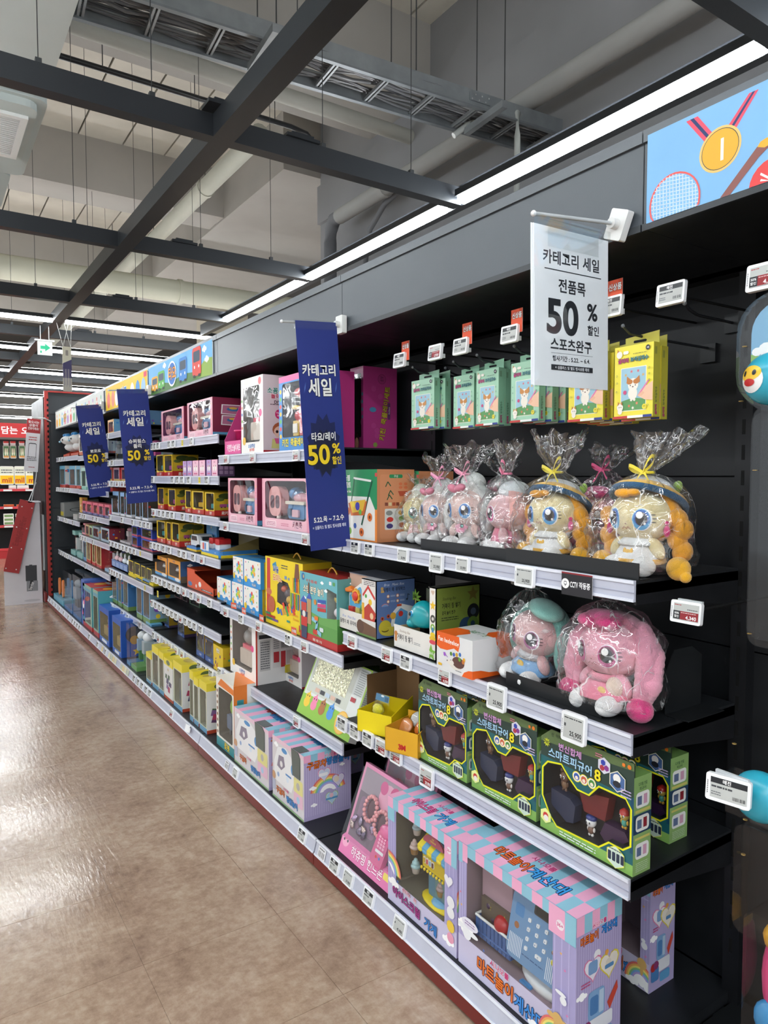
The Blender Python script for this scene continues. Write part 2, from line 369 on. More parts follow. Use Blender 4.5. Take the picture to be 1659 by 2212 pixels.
def busy(a, seed, n=10, pal=None, x0=.06, x1=.94, y0=.08, y1=.92, sz=(.03, .09)):
    q = random.Random(seed); pal = pal or BRIGHT
    for i in range(n):
        x = q.uniform(x0, x1); y = q.uniform(y0, y1); r_ = q.uniform(*sz); c = q.choice(pal); k = q.random()
        if k < .35: a.circ(x, y, r_, c, 10)
        elif k < .5: a.star(x, y, r_, c)
        elif k < .75: a.r(x - r_ * a.h / a.w, y - r_ * .6, min(x1, x + r_ * a.h / a.w), y + r_ * .6, c)
        else: a.poly([(x, y), (min(x1 + .03, x + r_ * 1.6 * a.h / a.w), y + r_ * .4), (x + r_ * .4 * a.h / a.w, y + r_ * 1.4)], c)

# ---------------------------------------------------------------- placing and labelling
PLACED = []                                  # (root, bay, shelf, Y, description, kind) -> labels are written at the end
ORD = ['', 'first', 'second', 'third', 'fourth', 'fifth', 'sixth', 'seventh', 'eighth', 'ninth', 'tenth', 'eleventh', 'twelfth', 'thirteenth', 'fourteenth', 'fifteenth', 'sixteenth', 'seventeenth', 'eighteenth', 'nineteenth', 'twentieth']
BAYW = ['', 'nearest bay', 'second bay', 'third bay', 'fourth bay', 'fifth bay', 'farthest bay']
def put(o, X, Y, z, yaw=0, tilt=0):
    o.location = (X, Y, z); o.rotation_euler = (0, 0, 0)
    o.rotation_mode = 'XYZ'; o.rotation_euler = (tilt, 0, -math.pi / 2 + yaw); return o
def span(uL, uR, X, z):
    a = yat(uL, X, z); b = yat(uR, X, z); return (a + b) / 2, a - b
# ================================================================ THE SETTING
mb = MB(); mb.box(-9, 11, -4, 27, -.12, -.0025, '#8f7866', FLOOR); fl = tag(mb.build('floor'), kind='structure')
TX = [.486 + .408 * i for i in range(-2, 3)]; TY = [1.94 + .4055 * i for i in range(-2, 30)]
mb = MB(); mb.box(0, .4066, 0, .4041, -.0025, 0, '#97806c', FLOOR, skip='d'); t0 = mb.build('floor_tile', fl)
first = True
for i, x in enumerate(TX[:-1]):
    for j, y in enumerate(TY):
        o = t0 if first else t0.copy(); first = False
        if o is not t0: COL.objects.link(o); o.parent = fl
        o.location = (x + .0007, y + .0007, 0)
mb = MB(); mb.box(-9, 11, -4, 27, 5.24, 5.4, '#4a4845', CONC); ce = tag(mb.build('ceiling'), kind='structure')
# profiled insulated deck boards between the concrete beams
dk = MB(); dk.box(0, .462, 0, 1, 0, .03, '#c9c5b9', DECK)
dm = None
for y0, y1 in ((2.2, 4.9), (5.84, 8.60), (9.10, 11.8), (12.5, 15.5)):
    for i in range(13):
        x = -1.75 + .48 * i
        if dm is None: dm = dk.build('deck_board', ce); o = dm
        else: o = dm.copy(); COL.objects.link(o); o.parent = ce
        o.location = (x + .006, y0, 5.205); o.scale.y = y1 - y0
def trim(n, x0, x1, y0, y1, z0, z1, col='#a8a59f', m=CONC):
    mb = MB(); mb.box(x0, x1, y0, y1, z0, z1, col, m); return tag(mb.build('trim_%d' % n), kind='structure')
trim(1, -9, 3.74, 4.9, 5.84, 4.62, 5.24); trim(2, -9, 3.3, 8.60, 9.10, 4.62, 5.24)
trim(3, -9, 3.3, 11.8, 12.5, 4.62, 5.24); trim(4, 3.3, 5.3, 6.86, 27, 4.60, 5.24)
trim(5, -9, 3.3, 15.5, 16.6, 4.62, 5.24); trim(6, -9, 3.74, .9, 2.2, 4.62, 5.24)
trim(7, 4.3, 5.0, 11.9, 12.6, 0, 4.60, '#b7b09f')          # the pale column beyond the shelves
for n, (x0, x1, y0, y1) in {'right': (3.74, 4.3, -4, 6.86), 'back': (-9, 11, 26.9, 27)}.items():
    mb = MB(); mb.box(x0, x1, y0, y1, 0, 5.24, '#8f9092' if n == 'right' else '#9a9892', CONC)
    if n == 'right': mb.box(3.70, 3.74, -4, 6.86, 4.1, 4.5, '#8f9092', CONC)
    tag(mb.build('wall_' + n), kind='structure')

# ---------------------------------------------------------------- black ceiling grid with light strips
GZ = 2.91
def gbeam(a, b, w, h, label, top=GZ + .12, plates=()):
    e = MB(); (x0, y0), (x1, y1) = a, b
    if abs(x1 - x0) < abs(y1 - y0): e.box(x0 - w / 2, x0 + w / 2, y0, y1, GZ, GZ + h, '#33373c', GREY)
    else: e.box(x0, x1, y0 - w / 2, y0 + w / 2, GZ, GZ + h, '#33373c', GREY)
    o = tag(e.build('grid_beam'), label, 'beam', 'dark beams of the ceiling grid')
    for (px, py) in plates:
        k = MB(); k.box(px - .09, px + .09, py - .05, py + .05, GZ + h, GZ + h + .015, '#2c3035', GREY); k.box(px - .06, px + .06, py - .04, py + .04, GZ + h + .015, GZ + h + .03, '#2c3035', GREY); k.build('joint_plate', o)
    return o
def hanger(x, y, z0, z1=5.22, lab=None):
    k = MB(); k.tube([(x, y, z0), (x, y, z1)], .0022, '#4c4e50', GALV, 5); k.box(x - .012, x + .012, y - .012, y + .012, z0, z0 + .03, '#55585a', GALV)
    HANG.append((k.build('hanger_rod'), lab))
HANG = []
gbeam((1.215, -3), (1.215, 17), .10, .10, 'long dark steel ceiling beam running down the aisle above the shelf fronts', plates=[(1.2, 3.1)])
gbeam((2.66, -3), (2.66, 7.6), .05, .12, 'dark steel beam carrying the light strips above the shelf header')
gbeam((-1.6, -3), (-1.6, 17), .10, .10, 'dark steel ceiling beam at the left, parallel to the aisle')
for i, dy in enumerate((.885, 2.055, 3.235, 4.40, 5.58, 6.80, 8.05, 9.3)):
    y = dy * 1.55
    for x0, x1, sd in ((-1.55, 1.165, 'left'), (1.265, 2.63 if i < 4 else 6.5, 'right')):
        gbeam((x0, y), (x1, y), .07, .10, '%s cross beam of the dark ceiling grid, %s of the long beam' % (ORD[i + 1] + ' nearest', sd), plates=[(1.62, y)] if sd == 'right' and i else ())
        if i < 6:
            for hx in ((.45, .9) if sd == 'left' else (1.75, 2.3)): hanger(hx, y, GZ + .10, lab='thin hanger rod on the %s nearest cross beam, %s end, %s of the long beam' % (ORD[i + 1], 'inner' if hx in (.9, 1.75) else 'outer', sd))
for j, y in enumerate((2.4, 4.3, 6.2)): hanger(1.215, y, GZ + .10, lab='thin hanger rod on the long aisle beam, %s from the camera' % ORD[j + 1])
for o, lab_ in HANG: tag(o, lab_, 'rod', 'hanger rods of the ceiling grid')
NL = 0
def led(x0, y0, x1, y1, label, z=GZ + .012, wd=.05):
    mb = MB(); lx = abs(x1 - x0) > abs(y1 - y0); h = wd / 2
    a = (x0, y0 - h, x1, y0 + h) if lx else (x0 - h, y0, x0 + h, y1)
    mb.box(a[0] - (0 if lx else .02), a[2] + (0 if lx else .02), a[1] - (.02 if lx else 0), a[3] + (.02 if lx else 0), z + .018, z + .055, '#3a3d40', GREY)
    o = tag(mb.build('light_fixture'), label, 'light', 'linear lights of the ceiling grid')
    k = MB(); k.box(a[0], a[2], a[1], a[3], z - .012, z + .018, '#ffffff', TUBE); k.build('light_tube', o)
    k = MB(); k.box(a[0] + .004, a[2] - .004, a[1] + .004, a[3] - .004, z + .0552, z + .060, '#ffffff', UPL); k.build('added_uplight', o)  # glowing top face, added to throw light on the ceiling
XL = 2.61
for i, (a, b) in enumerate(((-.45, 1.30), (1.43, 3.13), (3.28, 4.98), (5.12, 6.78))):
    led(XL, a, XL, b, ['long lit light strip above the header, behind the camera side', 'brightest long light strip above the white sale sign', 'second light strip above the header, left of the brightest', 'smallest light strip of the row above the header'][i])
for i, dy in enumerate((5.0, 6.2, 7.55, 8.72, 9.9, 11.5, 13.6)):
    y = dy * 1.55
    led(1.29, y, 4.6 if i < 2 else 6.2, y, '%s cross light strip right of the long ceiling beam' % (ORD[i + 1] + ' nearest'))
    led(-1.5, y, 1.17, y, '%s cross light strip left of the long ceiling beam' % (ORD[i + 1] + ' nearest'))
for i, (x, ys) in enumerate(((-.35, (-2.2, -.3, 1.6, 3.5)), (-3.0, (-2.2, -.3, 1.6, 3.5, 5.4)))):
    for j, y in enumerate(ys): led(x, y, x, y + 1.7, 'added fill light strip over the aisle left of the picture, outside the frame')  # unseen strips added to light the aisle from the left
for j, y in enumerate((-.9, -2.4, -3.9)): led(-3.6, y, 2.4, y, 'added cross light strip over the aisle behind the camera, for fill')  # unseen strips added to brighten surfaces facing the camera
for j, y in enumerate((9.0, 12.0, 15.0)): led(-5.5, y, -1.8, y, 'added fill light strip over the far left of the store, outside the frame')  # more unseen strips, added for light from the far left

# ---------------------------------------------------------------- services above the grid
# cable ladder
p0 = onZ(155, 35, 3.7); p1 = onZ(1200, 345, 3.7); q0 = onZ(200, 0, 3.7)
d = (p1 - p0).normalized(); p0 = p0 - d * .08; p1 = p1 + d * .2; nrm = Vector((d.y, -d.x, 0))
if nrm.y > 0: nrm = -nrm
ct = empty('cable_ladder', p0); ct.rotation_euler.z = math.atan2(d.y, d.x); L = (p1 - p0).length; W = .30
tag(ct, 'galvanised cable ladder full of cables crossing below the ceiling', 'cable tray')
for yy in (0, -W):
    mb = MB(); mb.box(0, L, yy - .008, yy + .008, -.01, .10, '#9aa0a3', GALV); mb.box(0, L, yy - .02, yy + .008, -.012, 0, '#8d9396', GALV); mb.build('side_rail', ct)
n = int(L / .33); r0 = None
for i in range(n):
    if r0 is None:
        mb = MB(); mb.box(0, .012, -W, 0, .0, .02, '#a2a6a8', GALV); mb.box(.022, .034, -W, 0, .0, .02, '#a2a6a8', GALV); r0 = mb.build('rung', ct); o = r0
    else: o = r0.copy(); COL.objects.link(o); o.parent = ct
    o.location = (.1 + i * .33, 0, 0)
mb = MB(); q = random.Random(5)
for i in range(15):
    y = -.02 - .27 * i / 14; c = q.choice(['#7e8082', '#5a5c5e', '#8e8f90', '#3a3c3f', '#6b6d70']); P = [(x * L / 22, y + q.uniform(-.012, .012), .03 + q.uniform(0, .035)) for x in range(23)]
    mb.tube(P, q.uniform(.006, .012), c, PLAST, 5)
cb = mb.build('cables', ct); cb['kind'] = 'stuff'
sp = onZ(745, 255, 3.76)
mb = MB(); mb.box(L * .66, L * .66 + .16, -W - .016, -W - .008, .03, .08, '#9aa0a3', GALV)
for k in range(6): mb.ell((L * .66 + .015 + k * .026, -W - .018, .04 + .03 * (k % 2)), (.006, .004, .006), '#b8bcbe', GALV, 6, 4)
mb.build('splice_plate', ct)
for k, f_ in enumerate((.30, .55, .74, .9)):
    a = p0 + d * (L * f_)
    for s_ in (0, W):
        m2 = MB(); b_ = a + nrm * s_; m2.tube([(b_.x, b_.y, 3.6 if k == 0 else 3.69), (b_.x, b_.y, 5.22)], .004, '#55585a', GALV, 5); tag(m2.build('threaded_rod'), 'threaded rod holding up the cable ladder, %s from left, %s side' % (ORD[k + 1], 'far' if s_ == 0 else 'near'), 'rod', 'rods of the cable ladder')
def strutbar(u, v, lab):
    a = onZ(u, v, 3.66); mb = MB(); mb.box(-.02, .02, -.26, .14, -.03, .012, '#9fa4a6', GALV); mb.box(-.012, .012, -.25, .13, -.012, .014, '#55585a', GALV)
    o = tag(mb.build('strut_bar'), lab, 'bracket'); o.location = a; o.rotation_euler.z = math.atan2(d.y, d.x)
strutbar(560, 115, 'galvanised strut bar under the cable ladder at the left'); strutbar(1035, 262, 'galvanised strut bar under the cable ladder beside the white conduit')
# white bent conduit rising over the ladder
a = onZ(980, 293, 3.66); mb = MB(); P = []
for u, v, z in ((980, 293, 3.62), (1010, 270, 3.70), (1035, 258, 3.78), (1060, 245, 3.84), (1085, 236, 3.86), (1108, 234, 3.83), (1118, 245, 3.74), (1119, 270, 3.6), (1119, 330, 3.3), (1119, 412, 2.95)): P.append(onZ(u, v, z))
bx, by = P[-4].x, P[-4].y
P = P[:7] + [Vector((bx, by, z)) for z in (3.6, 3.2, 2.75, 2.35)]
mb.tube(P, .02, '#b9beba', PLAST, 10); tag(mb.build('white_conduit'), 'white bent cable conduit coming down behind the header', 'pipe')
# pipes parallel to the aisle and across
def pipe(name, pts, r, col, lab, m=CONC, coll=()):
    mb = MB(); mb.tube(pts, r, col, m, 14)
    o = tag(mb.build(name), lab, 'pipe')
    for c in coll:
        k = MB(); k.tube([Vector(c) - (Vector(pts[1]) - Vector(pts[0])).normalized() * .03, Vector(c) + (Vector(pts[1]) - Vector(pts[0])).normalized() * .03], r * 1.12, col, m, 14); k.build('pipe_clamp', o)
    return o
px = 3.5; zz = zat(480, px, 5.0)
ya = yat(722, px, 3.8); za = zat(475, px, ya)
pipe('wall_pipe', [(px, -2, za), (px, 2, za), (px, ya - .1, za)], .07, '#aaaba8', 'thick painted pipe running along the grey wall towards the corner', coll=[(px, 2.0, za), (px, ya - .9, za)])
pipe('drop_pipe', [(px, ya - .12, za), (px, ya, za), (px + .01, ya + .08, za - .07), (px + .01, ya + .1, za - .2), (px + .01, ya + .1, za - .9), (px + .01, ya + .1, .02)], .065, '#7a7c80', 'dark grey pipe dropping down the wall corner beside the column')
pipe('thin_wall_pipe', [(px + .1, ya - 1.0, za - .02), (px + .1, ya - .75, za - .06), (px + .1, ya - .5, za - .22), (px + .1, ya - .42, za - .5), (px + .1, ya - .42, .02)], .025, '#7d7f83', 'thin grey pipe curving down the wall beside the thick one')
x2 = 2.2; a = onZ(562, 288, 4.35); b = Vector((a.x, a.y + 9, 4.35))
pipe('aisle_pipe', [(a.x, a.y, 4.35), (a.x, a.y + 3, 4.35), (a.x, a.y + 12, 4.35)], .085, '#b7b8ab', 'pale green-white pipe running away beside the long ceiling beam', coll=[(a.x, a.y + 1.4, 4.35), (a.x, a.y + 3.3, 4.35)])
for k in (1.4, 3.3, 5.5):
    mb = MB(); mb.tube([(a.x, a.y + k, 4.43), (a.x, a.y + k, 5.2)], .006, '#6b6d6c', GALV, 5); tag(mb.build('pipe_rod'), 'rod holding the pale pipe beside the long beam, %s one' % {1.4: 'nearest', 3.3: 'middle', 5.5: 'farthest'}[k], 'rod', 'rods of the pale pipe')
a = onZ(0, 575, 3.9); b = onZ(560, 655, 3.9); ym = (a.y + b.y) / 2
pipe('cross_pipe', [(-6, a.y, 3.9), (a.x, a.y, 3.9), ((a.x + b.x) / 2, ym, 3.9), (b.x + .3, b.y, 3.9), (6.5, b.y, 3.9)], .15, '#b9b9a8', 'thick pale pipe crossing the hall under the ceiling', coll=[((a.x + b.x) / 2 + .5, ym, 3.9)])
a = onZ(150, 50, 4.35); b = onZ(520, 175, 4.35)
pipe('upper_pipe', [(-6, a.y, 4.35), (a.x, a.y, 4.35), (b.x, b.y, 4.35), (3.7, b.y, 4.35)], .06, '#a9a9a1', 'pale pipe running just beyond the cable ladder')
a = onZ(127, 120, 4.4); b = onZ(640, 262, 4.4); c = onZ(690, 285, 4.4)
pipe('black_conduit', [(a.x - .1, a.y, 4.4), (a.x, a.y, 4.4), (b.x, a.y, 4.4), (c.x - .1, a.y, 4.38), (c.x, a.y, 4.3), (c.x + .02, a.y, 4.15)], .022, '#26282b', 'thin black conduit under the deck, bending down at its end', PLAST)
for i, (x, y, z) in enumerate(((4.3, 8.6, 3.3), (4.62, 9.6, 3.05))):
    pipe('sprinkler_pipe', [(x, 6.9, z), (x, 12, z), (x, 20, z)], .09, '#a5a499', ['upper', 'lower'][i] + ' pale pipe behind the header, beyond the wall corner')
for k in (.3, 1.0, 1.7):
    mb = MB(); mb.tube([(a.x + k, a.y, 4.42), (a.x + k, a.y, 5.19)], .004, '#55585a', GALV, 5); tag(mb.build('conduit_rod'), 'short rod holding the thin black conduit to the deck, %s one' % {.3: 'left', 1.0: 'middle', 1.7: 'right'}[k], 'rod', 'rods of the black conduit')
# column head shadow slot: recess box on the girder
# AC duct and cassette vent at the upper left
def ductbox(name, pts, z0, z1, col, r=.05):
    mb = MB(); mb.prism(pts, z0, z1, col, CONC, 'z'); return mb
a = onZ(160, 0, 3.3); b = onZ(120, 165, 3.3); c = onZ(78, 240, 3.3); e = onZ(30, 400, 3.3)
mb = MB(); mb.prism(rrect(-2.6, 1.2, .60, 3.98, .07), 3.3, 3.9, '#c2c9c6', CONC, 'z'); mb.prism(rrect(-2.6, 1.2, .63, 4.03, .07), 3.42, 3.46, '#b9c1be', CONC, 'z')
du = tag(mb.build('air_duct'), 'large pale air duct box hanging in the upper left corner', 'duct')
for x, y in ((-.4, 1.6), (-.4, 3.6), (.45, 1.6), (.45, 3.6)):
    k = MB(); k.tube([(x, y, 3.85), (x, y, 5.19)], .006, '#6b6d6c', GALV, 5); k.build('duct_rod', du)
mb = MB(); mb.prism(rrect(-2.6, 4.06, .62, 5.15, .06), 3.3, 3.7, '#bcc6c4', CONC, 'z'); mb.prism(rrect(-2.6, 5.2, .56, 5.9, .06), 3.32, 3.6, '#b4bfbe', CONC, 'z')
mb.prism(rrect(-.0, 4.09, .575, 4.90, .06), 3.262, 3.3, '#bcc6c4', CONC, 'z')
ac = tag(mb.build('air_conditioner'), 'pale wrapped air outlet box with square vent grille, upper left edge', 'air conditioner')
for x in (-.3, .5):
    k = MB(); k.tube([(x, 4.9, 3.65), (x, 4.9, 5.19)], .006, '#6b6d6c', GALV, 5); k.build('duct_rod', ac)
k = MB(); gx0, gx1, gy0, gy1 = .09, .54, 4.20, 4.76
for q4 in ((gx0, gx0 + .035, gy0, gy1), (gx1 - .035, gx1, gy0, gy1), (gx0 + .035, gx1 - .035, gy0, gy0 + .035), (gx0 + .035, gx1 - .035, gy1 - .035, gy1)): k.box(*q4, 3.245, 3.262, '#e4e8e6', PLAST)
k.box(gx0 + .036, gx1 - .036, gy0 + .036, gy1 - .036, 3.2555, 3.262, '#4b5054', MATTE); k.build('vent_frame', ac)
s0 = None
for i in range(20):
    if s0 is None: k = MB(); k.box(gx0 + .037, gx1 - .037, 0, .011, 3.247, 3.2545, '#dfe4e2', PLAST); s0 = k.build('vent_slat', ac); o = s0
    else: o = s0.copy(); COL.objects.link(o); o.parent = ac
    o.location.y = gy0 + .045 + i * .0245

# ================================================================ SHELVING RUN
XF, XB, XBASE = 1.23, 1.655, 1.106            # rail plane, back panel, base front
BY = [.905 + 1.2 * i for i in range(7)]       # bay edges
gd = empty('gondola_shelving', (1.4, BY[0], 0)); tag(gd, 'long run of black steel shop shelving with red kick plates', 'shelving')
def gp(name, mb): o = mb.build(name, gd); o.location = (-1.4, -BY[0], 0); return o
for i in range(-2, 6):
    y0 = BY[0] + 1.2 * i
    for z0, z1 in ((.10, .52), (.523, .94), (.943, 1.36), (1.363, 1.80)):
        mb = MB(); mb.box(XB, XB + .012, y0 + .002, y0 + 1.198, z0, z1 - .001, '#17191c', BLACK); gp('back_panel', mb)
    if i >= -1:
        mb = MB(); mb.box(XB - .035, XB, y0 - .02, y0 + .02, .05, 1.84, '#141518', BLACK)
        for k in range(26): mb.box(XB - .0355, XB - .034, y0 - .004, y0 + .004, .2 + k * .06, .235 + k * .06, '#050505', MATTE)
        gp('upright', mb)
    mb = MB(); mb.box(XBASE + .002, XBASE + .016, y0 + .002, y0 + 1.198, .012, .052, '#6e1f1c', GREY); gp('kick_plate', mb)
    mb = MB(); mb.box(XBASE + .05, XBASE + .09, y0 - .03, y0 + .03, 0, .066, '#202124', BLACK); gp('foot', mb)
    mb = MB(); mb.box(XB - .1, XB - .05, y0 - .03, y0 + .03, 0, .066, '#202124', BLACK); gp('foot', mb)
    # header box
    mb = MB(); mb.box(XF, XB + .02, y0 + .001, y0 + 1.199, 1.858, 1.868, '#1b1d20', BLACK); gp('canopy_panel', mb)
    mb = MB(); mb.box(XF, XF + .012, y0 + .0015, y0 + 1.1985, 1.868, 2.036, '#4b5157', GREY); gp('header_panel', mb)
    mb = MB(); mb.box(XF - .006, XF + .02, y0 + .0015, y0 + 1.1985, 2.036, 2.05, '#5a6066', GREY); mb.box(XF - .006, XF - .001, y0 + .0015, y0 + 1.1985, 2.026, 2.036, '#5a6066', GREY)
    mb.box(XF - .006, XF + .0, y0 + .0015, y0 + 1.1985, 1.852, 1.866, '#2c3034', GREY); gp('header_trim', mb)
mb = MB(); mb.box(XB - .02, XB + .06, BY[0] - 2.4, BY[6], .02, 1.858, '#101113', BLACK, skip='l'); gp('spine', mb)

def shelf(bay, zr, name_ord, y0=None, y1=None, x1=XF, depth=.388):
    y0 = BY[bay - 1] + .004 if y0 is None else y0; y1 = BY[bay] - .004 if y1 is None else y1; zs = zr + .043; L = y1 - y0
    mb = MB(); mb.box(x1 + .004, x1 + depth, y0, y1, zs - .028, zs, '#1d1f22', BLACK)
    o = tag(mb.build('shelf_board'), 'black steel shelf board with pale price rail, %s in the %s' % (name_ord, BAYW[bay]), 'shelf', 'shelf boards of the shelving run')
    k = MB(); k.box(x1 - .002, x1 + .004, y0, y1, zr, zr + .045, '#b9bccb', RAILM); k.box(x1 - .005, x1 - .002, y0, y1, zr + .038, zr + .045, '#dcdfea', RAILM)
    k.box(x1 - .005, x1 - .002, y0, y1, zr, zr + .006, '#dcdfea', RAILM); k.box(x1 - .003, x1 - .002, y0, y1, zr + .018, zr + .020, '#9c9fb2', RAILM); k.build('price_rail', o)
    for ye in (y0, y1 - .006):
        k = MB(); k.prism([(x1 + .006, zs - .006), (x1 + .006, zs - .05), (x1 + .12, zs - .052), (x1 + depth - .02, zs - .085), (x1 + depth, zs - .085), (x1 + depth, zs - .006)], ye, ye + .006, '#17181b', BLACK, 'y'); k.build('shelf_bracket', o)
    return zs
RAILS = {1: [1.10, .775, .463], 2: [1.42, 1.10, .685, .370], 3: [1.525, 1.32, 1.115, .905, .694, .533, .332],
         4: [1.648, 1.44, 1.285, 1.025, .825, .607, .338], 5: [1.503, 1.20, .985, .786, .545], 6: [1.515, 1.205, .90, .545]}
for b, zz_ in RAILS.items():
    for i, z in enumerate(zz_):
        shelf(b, z, 'top' if i == 0 else ORD[i + 1] + ' from top')
ZB = .098
for b in range(-1, 7):
    y0 = BY[0] + 1.2 * (b - 1) + .004; y1 = y0 + 1.192
    if b < 1: continue
    mb = MB(); mb.box(1.128, XB - .005, y0, y1, ZB - .03, ZB, '#1d1f22', BLACK)
    o = tag(mb.build('base_shelf'), 'black bottom shelf board with slanted price rail, %s' % BAYW[b], 'shelf', 'bottom shelf boards')
    k = MB(); k.prism([(1.109, .052), (1.114, .050), (1.127, .098), (1.122, .100)], y0, y1, '#bcbfce', RAILM, 'y')
    k.prism([(1.106, .052), (1.111, .050), (1.113, .056), (1.108, .058)], y0, y1, '#dfe2ec', RAILM, 'y'); k.prism([(1.117, .096), (1.124, .094), (1.126, .100), (1.119, .103)], y0, y1, '#dfe2ec', RAILM, 'y'); k.build('price_rail', o)
mb = MB(); mb.box(1.13, XB - .005, BY[0] - 2.2, BY[0] - .004, .06, .075, '#17191b', BLACK); gp('base_deck', mb)
# header pictures
def header_art(y0, y1, fn, label, x=XF - .0065):
    h = .172; mb = MB(); mb.box(-(y1 - y0) / 2, (y1 - y0) / 2, 0, .0045, 0, h, '#dfe6ea', PAPER); a = Art(mb, (-(y1 - y0) / 2, 0, 0), (1, 0, 0), (0, 0, 1), y1 - y0, h, PAPER); fn(a)
    o = tag(mb.build('header_picture'), label, 'sign'); put(o, x, (y0 + y1) / 2, 1.864)
def medal(a):
    YL = BY[0] - .012; XH = XF - .01
    def q(u, v): Y = yat(u, XH, 1.95); z = zat(v, XH, Y); Y = yat(u, XH, z); return ((YL - Y) / .62, (z - 1.864) / .172)
    def pq(P, c): a.poly([q(*p) for p in P], c)
    a.r(0, 0, 1, 1, '#7fb2dc')
    for (A, B, C, D) in (((1480, 261), (1505, 249), (1539, 288), (1523, 309)), ((1616, 199), (1637, 190), (1584, 282), (1567, 276))):
        L = lambda p, r_, t: (p[0] + (r_[0] - p[0]) * t, p[1] + (r_[1] - p[1]) * t)
        for t0, t1, c in ((0, .35, '#e0556a'), (.35, .65, '#33406b'), (.65, 1, '#e0556a')): pq([L(A, B, t0), L(A, B, t1), L(D, C, t1), L(D, C, t0)], c)
    m = q(1553, 321); a.circ(m[0], m[1], .232, '#eec074', 30); a.circ(m[0], m[1], .208, '#5a5a4a', 30); a.circ(m[0], m[1], .200, '#e3ab3c', 30); a.t('1', m[0], m[1], .30, '#f4f3ea', 0)
    pq([(1553, 437), (1575, 430), (1638, 338), (1665, 310), (1665, 300), (1634, 316)], '#8a5a55'); pq([(1634, 317), (1641, 305), (1655, 296), (1670, 294), (1670, 305), (1650, 318)], '#e3ab3c')
    k = q(1668, 392); a.circ(k[0], k[1], .24, '#d84a4a', 22)
    for i in range(3): pq([(1640, 378 + i * 14), (1642, 373 + i * 14), (1662, 383 + i * 14), (1662, 389 + i * 14)], '#f0f0f0')
    rc = q(1456, 436)
    for k_, c in ((1, '#e0605c'), (.93, '#7fb2dc')): pq([(1456 + 55 * k_ * math.cos(R(t)) + 6 * math.sin(R(t)), 436 - 66 * k_ * math.sin(R(t)) - 10 * math.cos(R(t))) for t in range(0, 360, 12)], c)
    for i in range(16):
        x = 1402 + i * 7; dx = (x - 1456) / 51
        if abs(dx) < 1: hh = 61 * math.sqrt(1 - dx * dx); pq([(x, 436 - dx * 9 - hh), (x + 1.6, 436 - dx * 9 - hh), (x + 1.6, 436 - dx * 9 + hh), (x, 436 - dx * 9 + hh)], '#dbe9f4'); a.k -= 1
    for i in range(15):
        y = 380 + i * 8; dy = (y - 436) / 61
        if abs(dy) < 1: ww = 51 * math.sqrt(1 - dy * dy); pq([(1456 - ww, y + ww * .2), (1456 + ww, y - ww * .2), (1456 + ww, y + 1.6 - ww * .2), (1456 - ww, y + 1.6 + ww * .2)], '#dbe9f4'); a.k -= 1
header_art(BY[0] - .012 - .62, BY[0] - .012, medal, 'blue sports picture header with medal, racket and hockey stick')
def vehicles(a):
    a.r(0, 0, 1, 1, '#6fb4e6'); a.poly([(0, 0), (1, 0), (1, .30), (.9, .42), (.8, .25), (.6, .34), (.4, .2), (.2, .36), (0, .25)], '#4d7a3c'); a.poly([(.82, .05), (1, .0), (1, .5), (.92, .55), (.84, .35)], '#8fae4a')
    for x, y in ((.9, .82), (.93, .5), (.3, .85)): a.cloud(x, y, .12)
    for x, c, h in ((.12, '#e8a52e', .62), (.24, '#5bb04a', .72), (.60, '#3a84d0', .86), (.80, '#d8473c', .98)):
        a.rr(x - .06, .12, x + .06, h, .12, c); a.rr(x - .045, h * .55, x + .045, h * .88, .06, '#35475a'); a.circ(x - .03, h * .40, .05, '#ffffff', 10); a.circ(x + .03, h * .40, .05, '#ffffff', 10); a.r(x - .05, .08, x - .02, .16, '#222222'); a.r(x + .02, .08, x + .05, .16, '#222222')
    a.e(.43, .48, .07, .42, '#ffffff'); a.e(.43, .48, .06, .36, '#2f6fc0'); a.t('타요', .43, .5, .40, '#f39b2d', 2, ol='#2b2b2b')
def yellow(a):
    a.r(0, 0, 1, 1, '#f3c81e')
    for x, c in ((.08, '#ef6a4e'), (.2, '#f08f6c'), (.3, '#ffffff'), (.68, '#ffffff'), (.80, '#3f93d8'), (.92, '#9fc7ea')): a.e(x, .42, .045, .34, c); a.circ(x, .66, .12, '#fbf4e6' if c == '#ffffff' else c)
    a.t('바코', .48, .5, .5, '#2f86d6', 2, ol='#ffffff'); a.rr(.93, .78, .99, .97, .03, '#e04455')
def pale(a, s=0):
    a.r(0, 0, 1, 1, '#dfe3df')
    for i, c in enumerate(('#f2a63a', '#f3cf3a', '#6db3de', '#ef7f9d', '#b98ed0', '#e86a5a', '#7cc28d')):
        x = .08 + i * .14; a.e(x, .35, .04, .3, c); a.circ(x, .62, .14, '#f4e7da'); a.circ(x, .72, .10, c)
    a.t('친구', .4 + s * .1, .45, .42, '#e8b52a', 2, ol='#54452a')
header_art(3.36, 4.50, vehicles, 'blue header picture of smiling toy buses on a meadow')
header_art(4.53, 5.70, yellow, 'yellow header picture with cartoon figures above the fourth bay')
header_art(5.78, 6.88, pale, 'pale header picture of small cartoon figures, nearer of two')
header_art(6.93, 8.06, lambda a: pale(a, 1), 'pale header picture of small cartoon figures, farthest above the shelves')

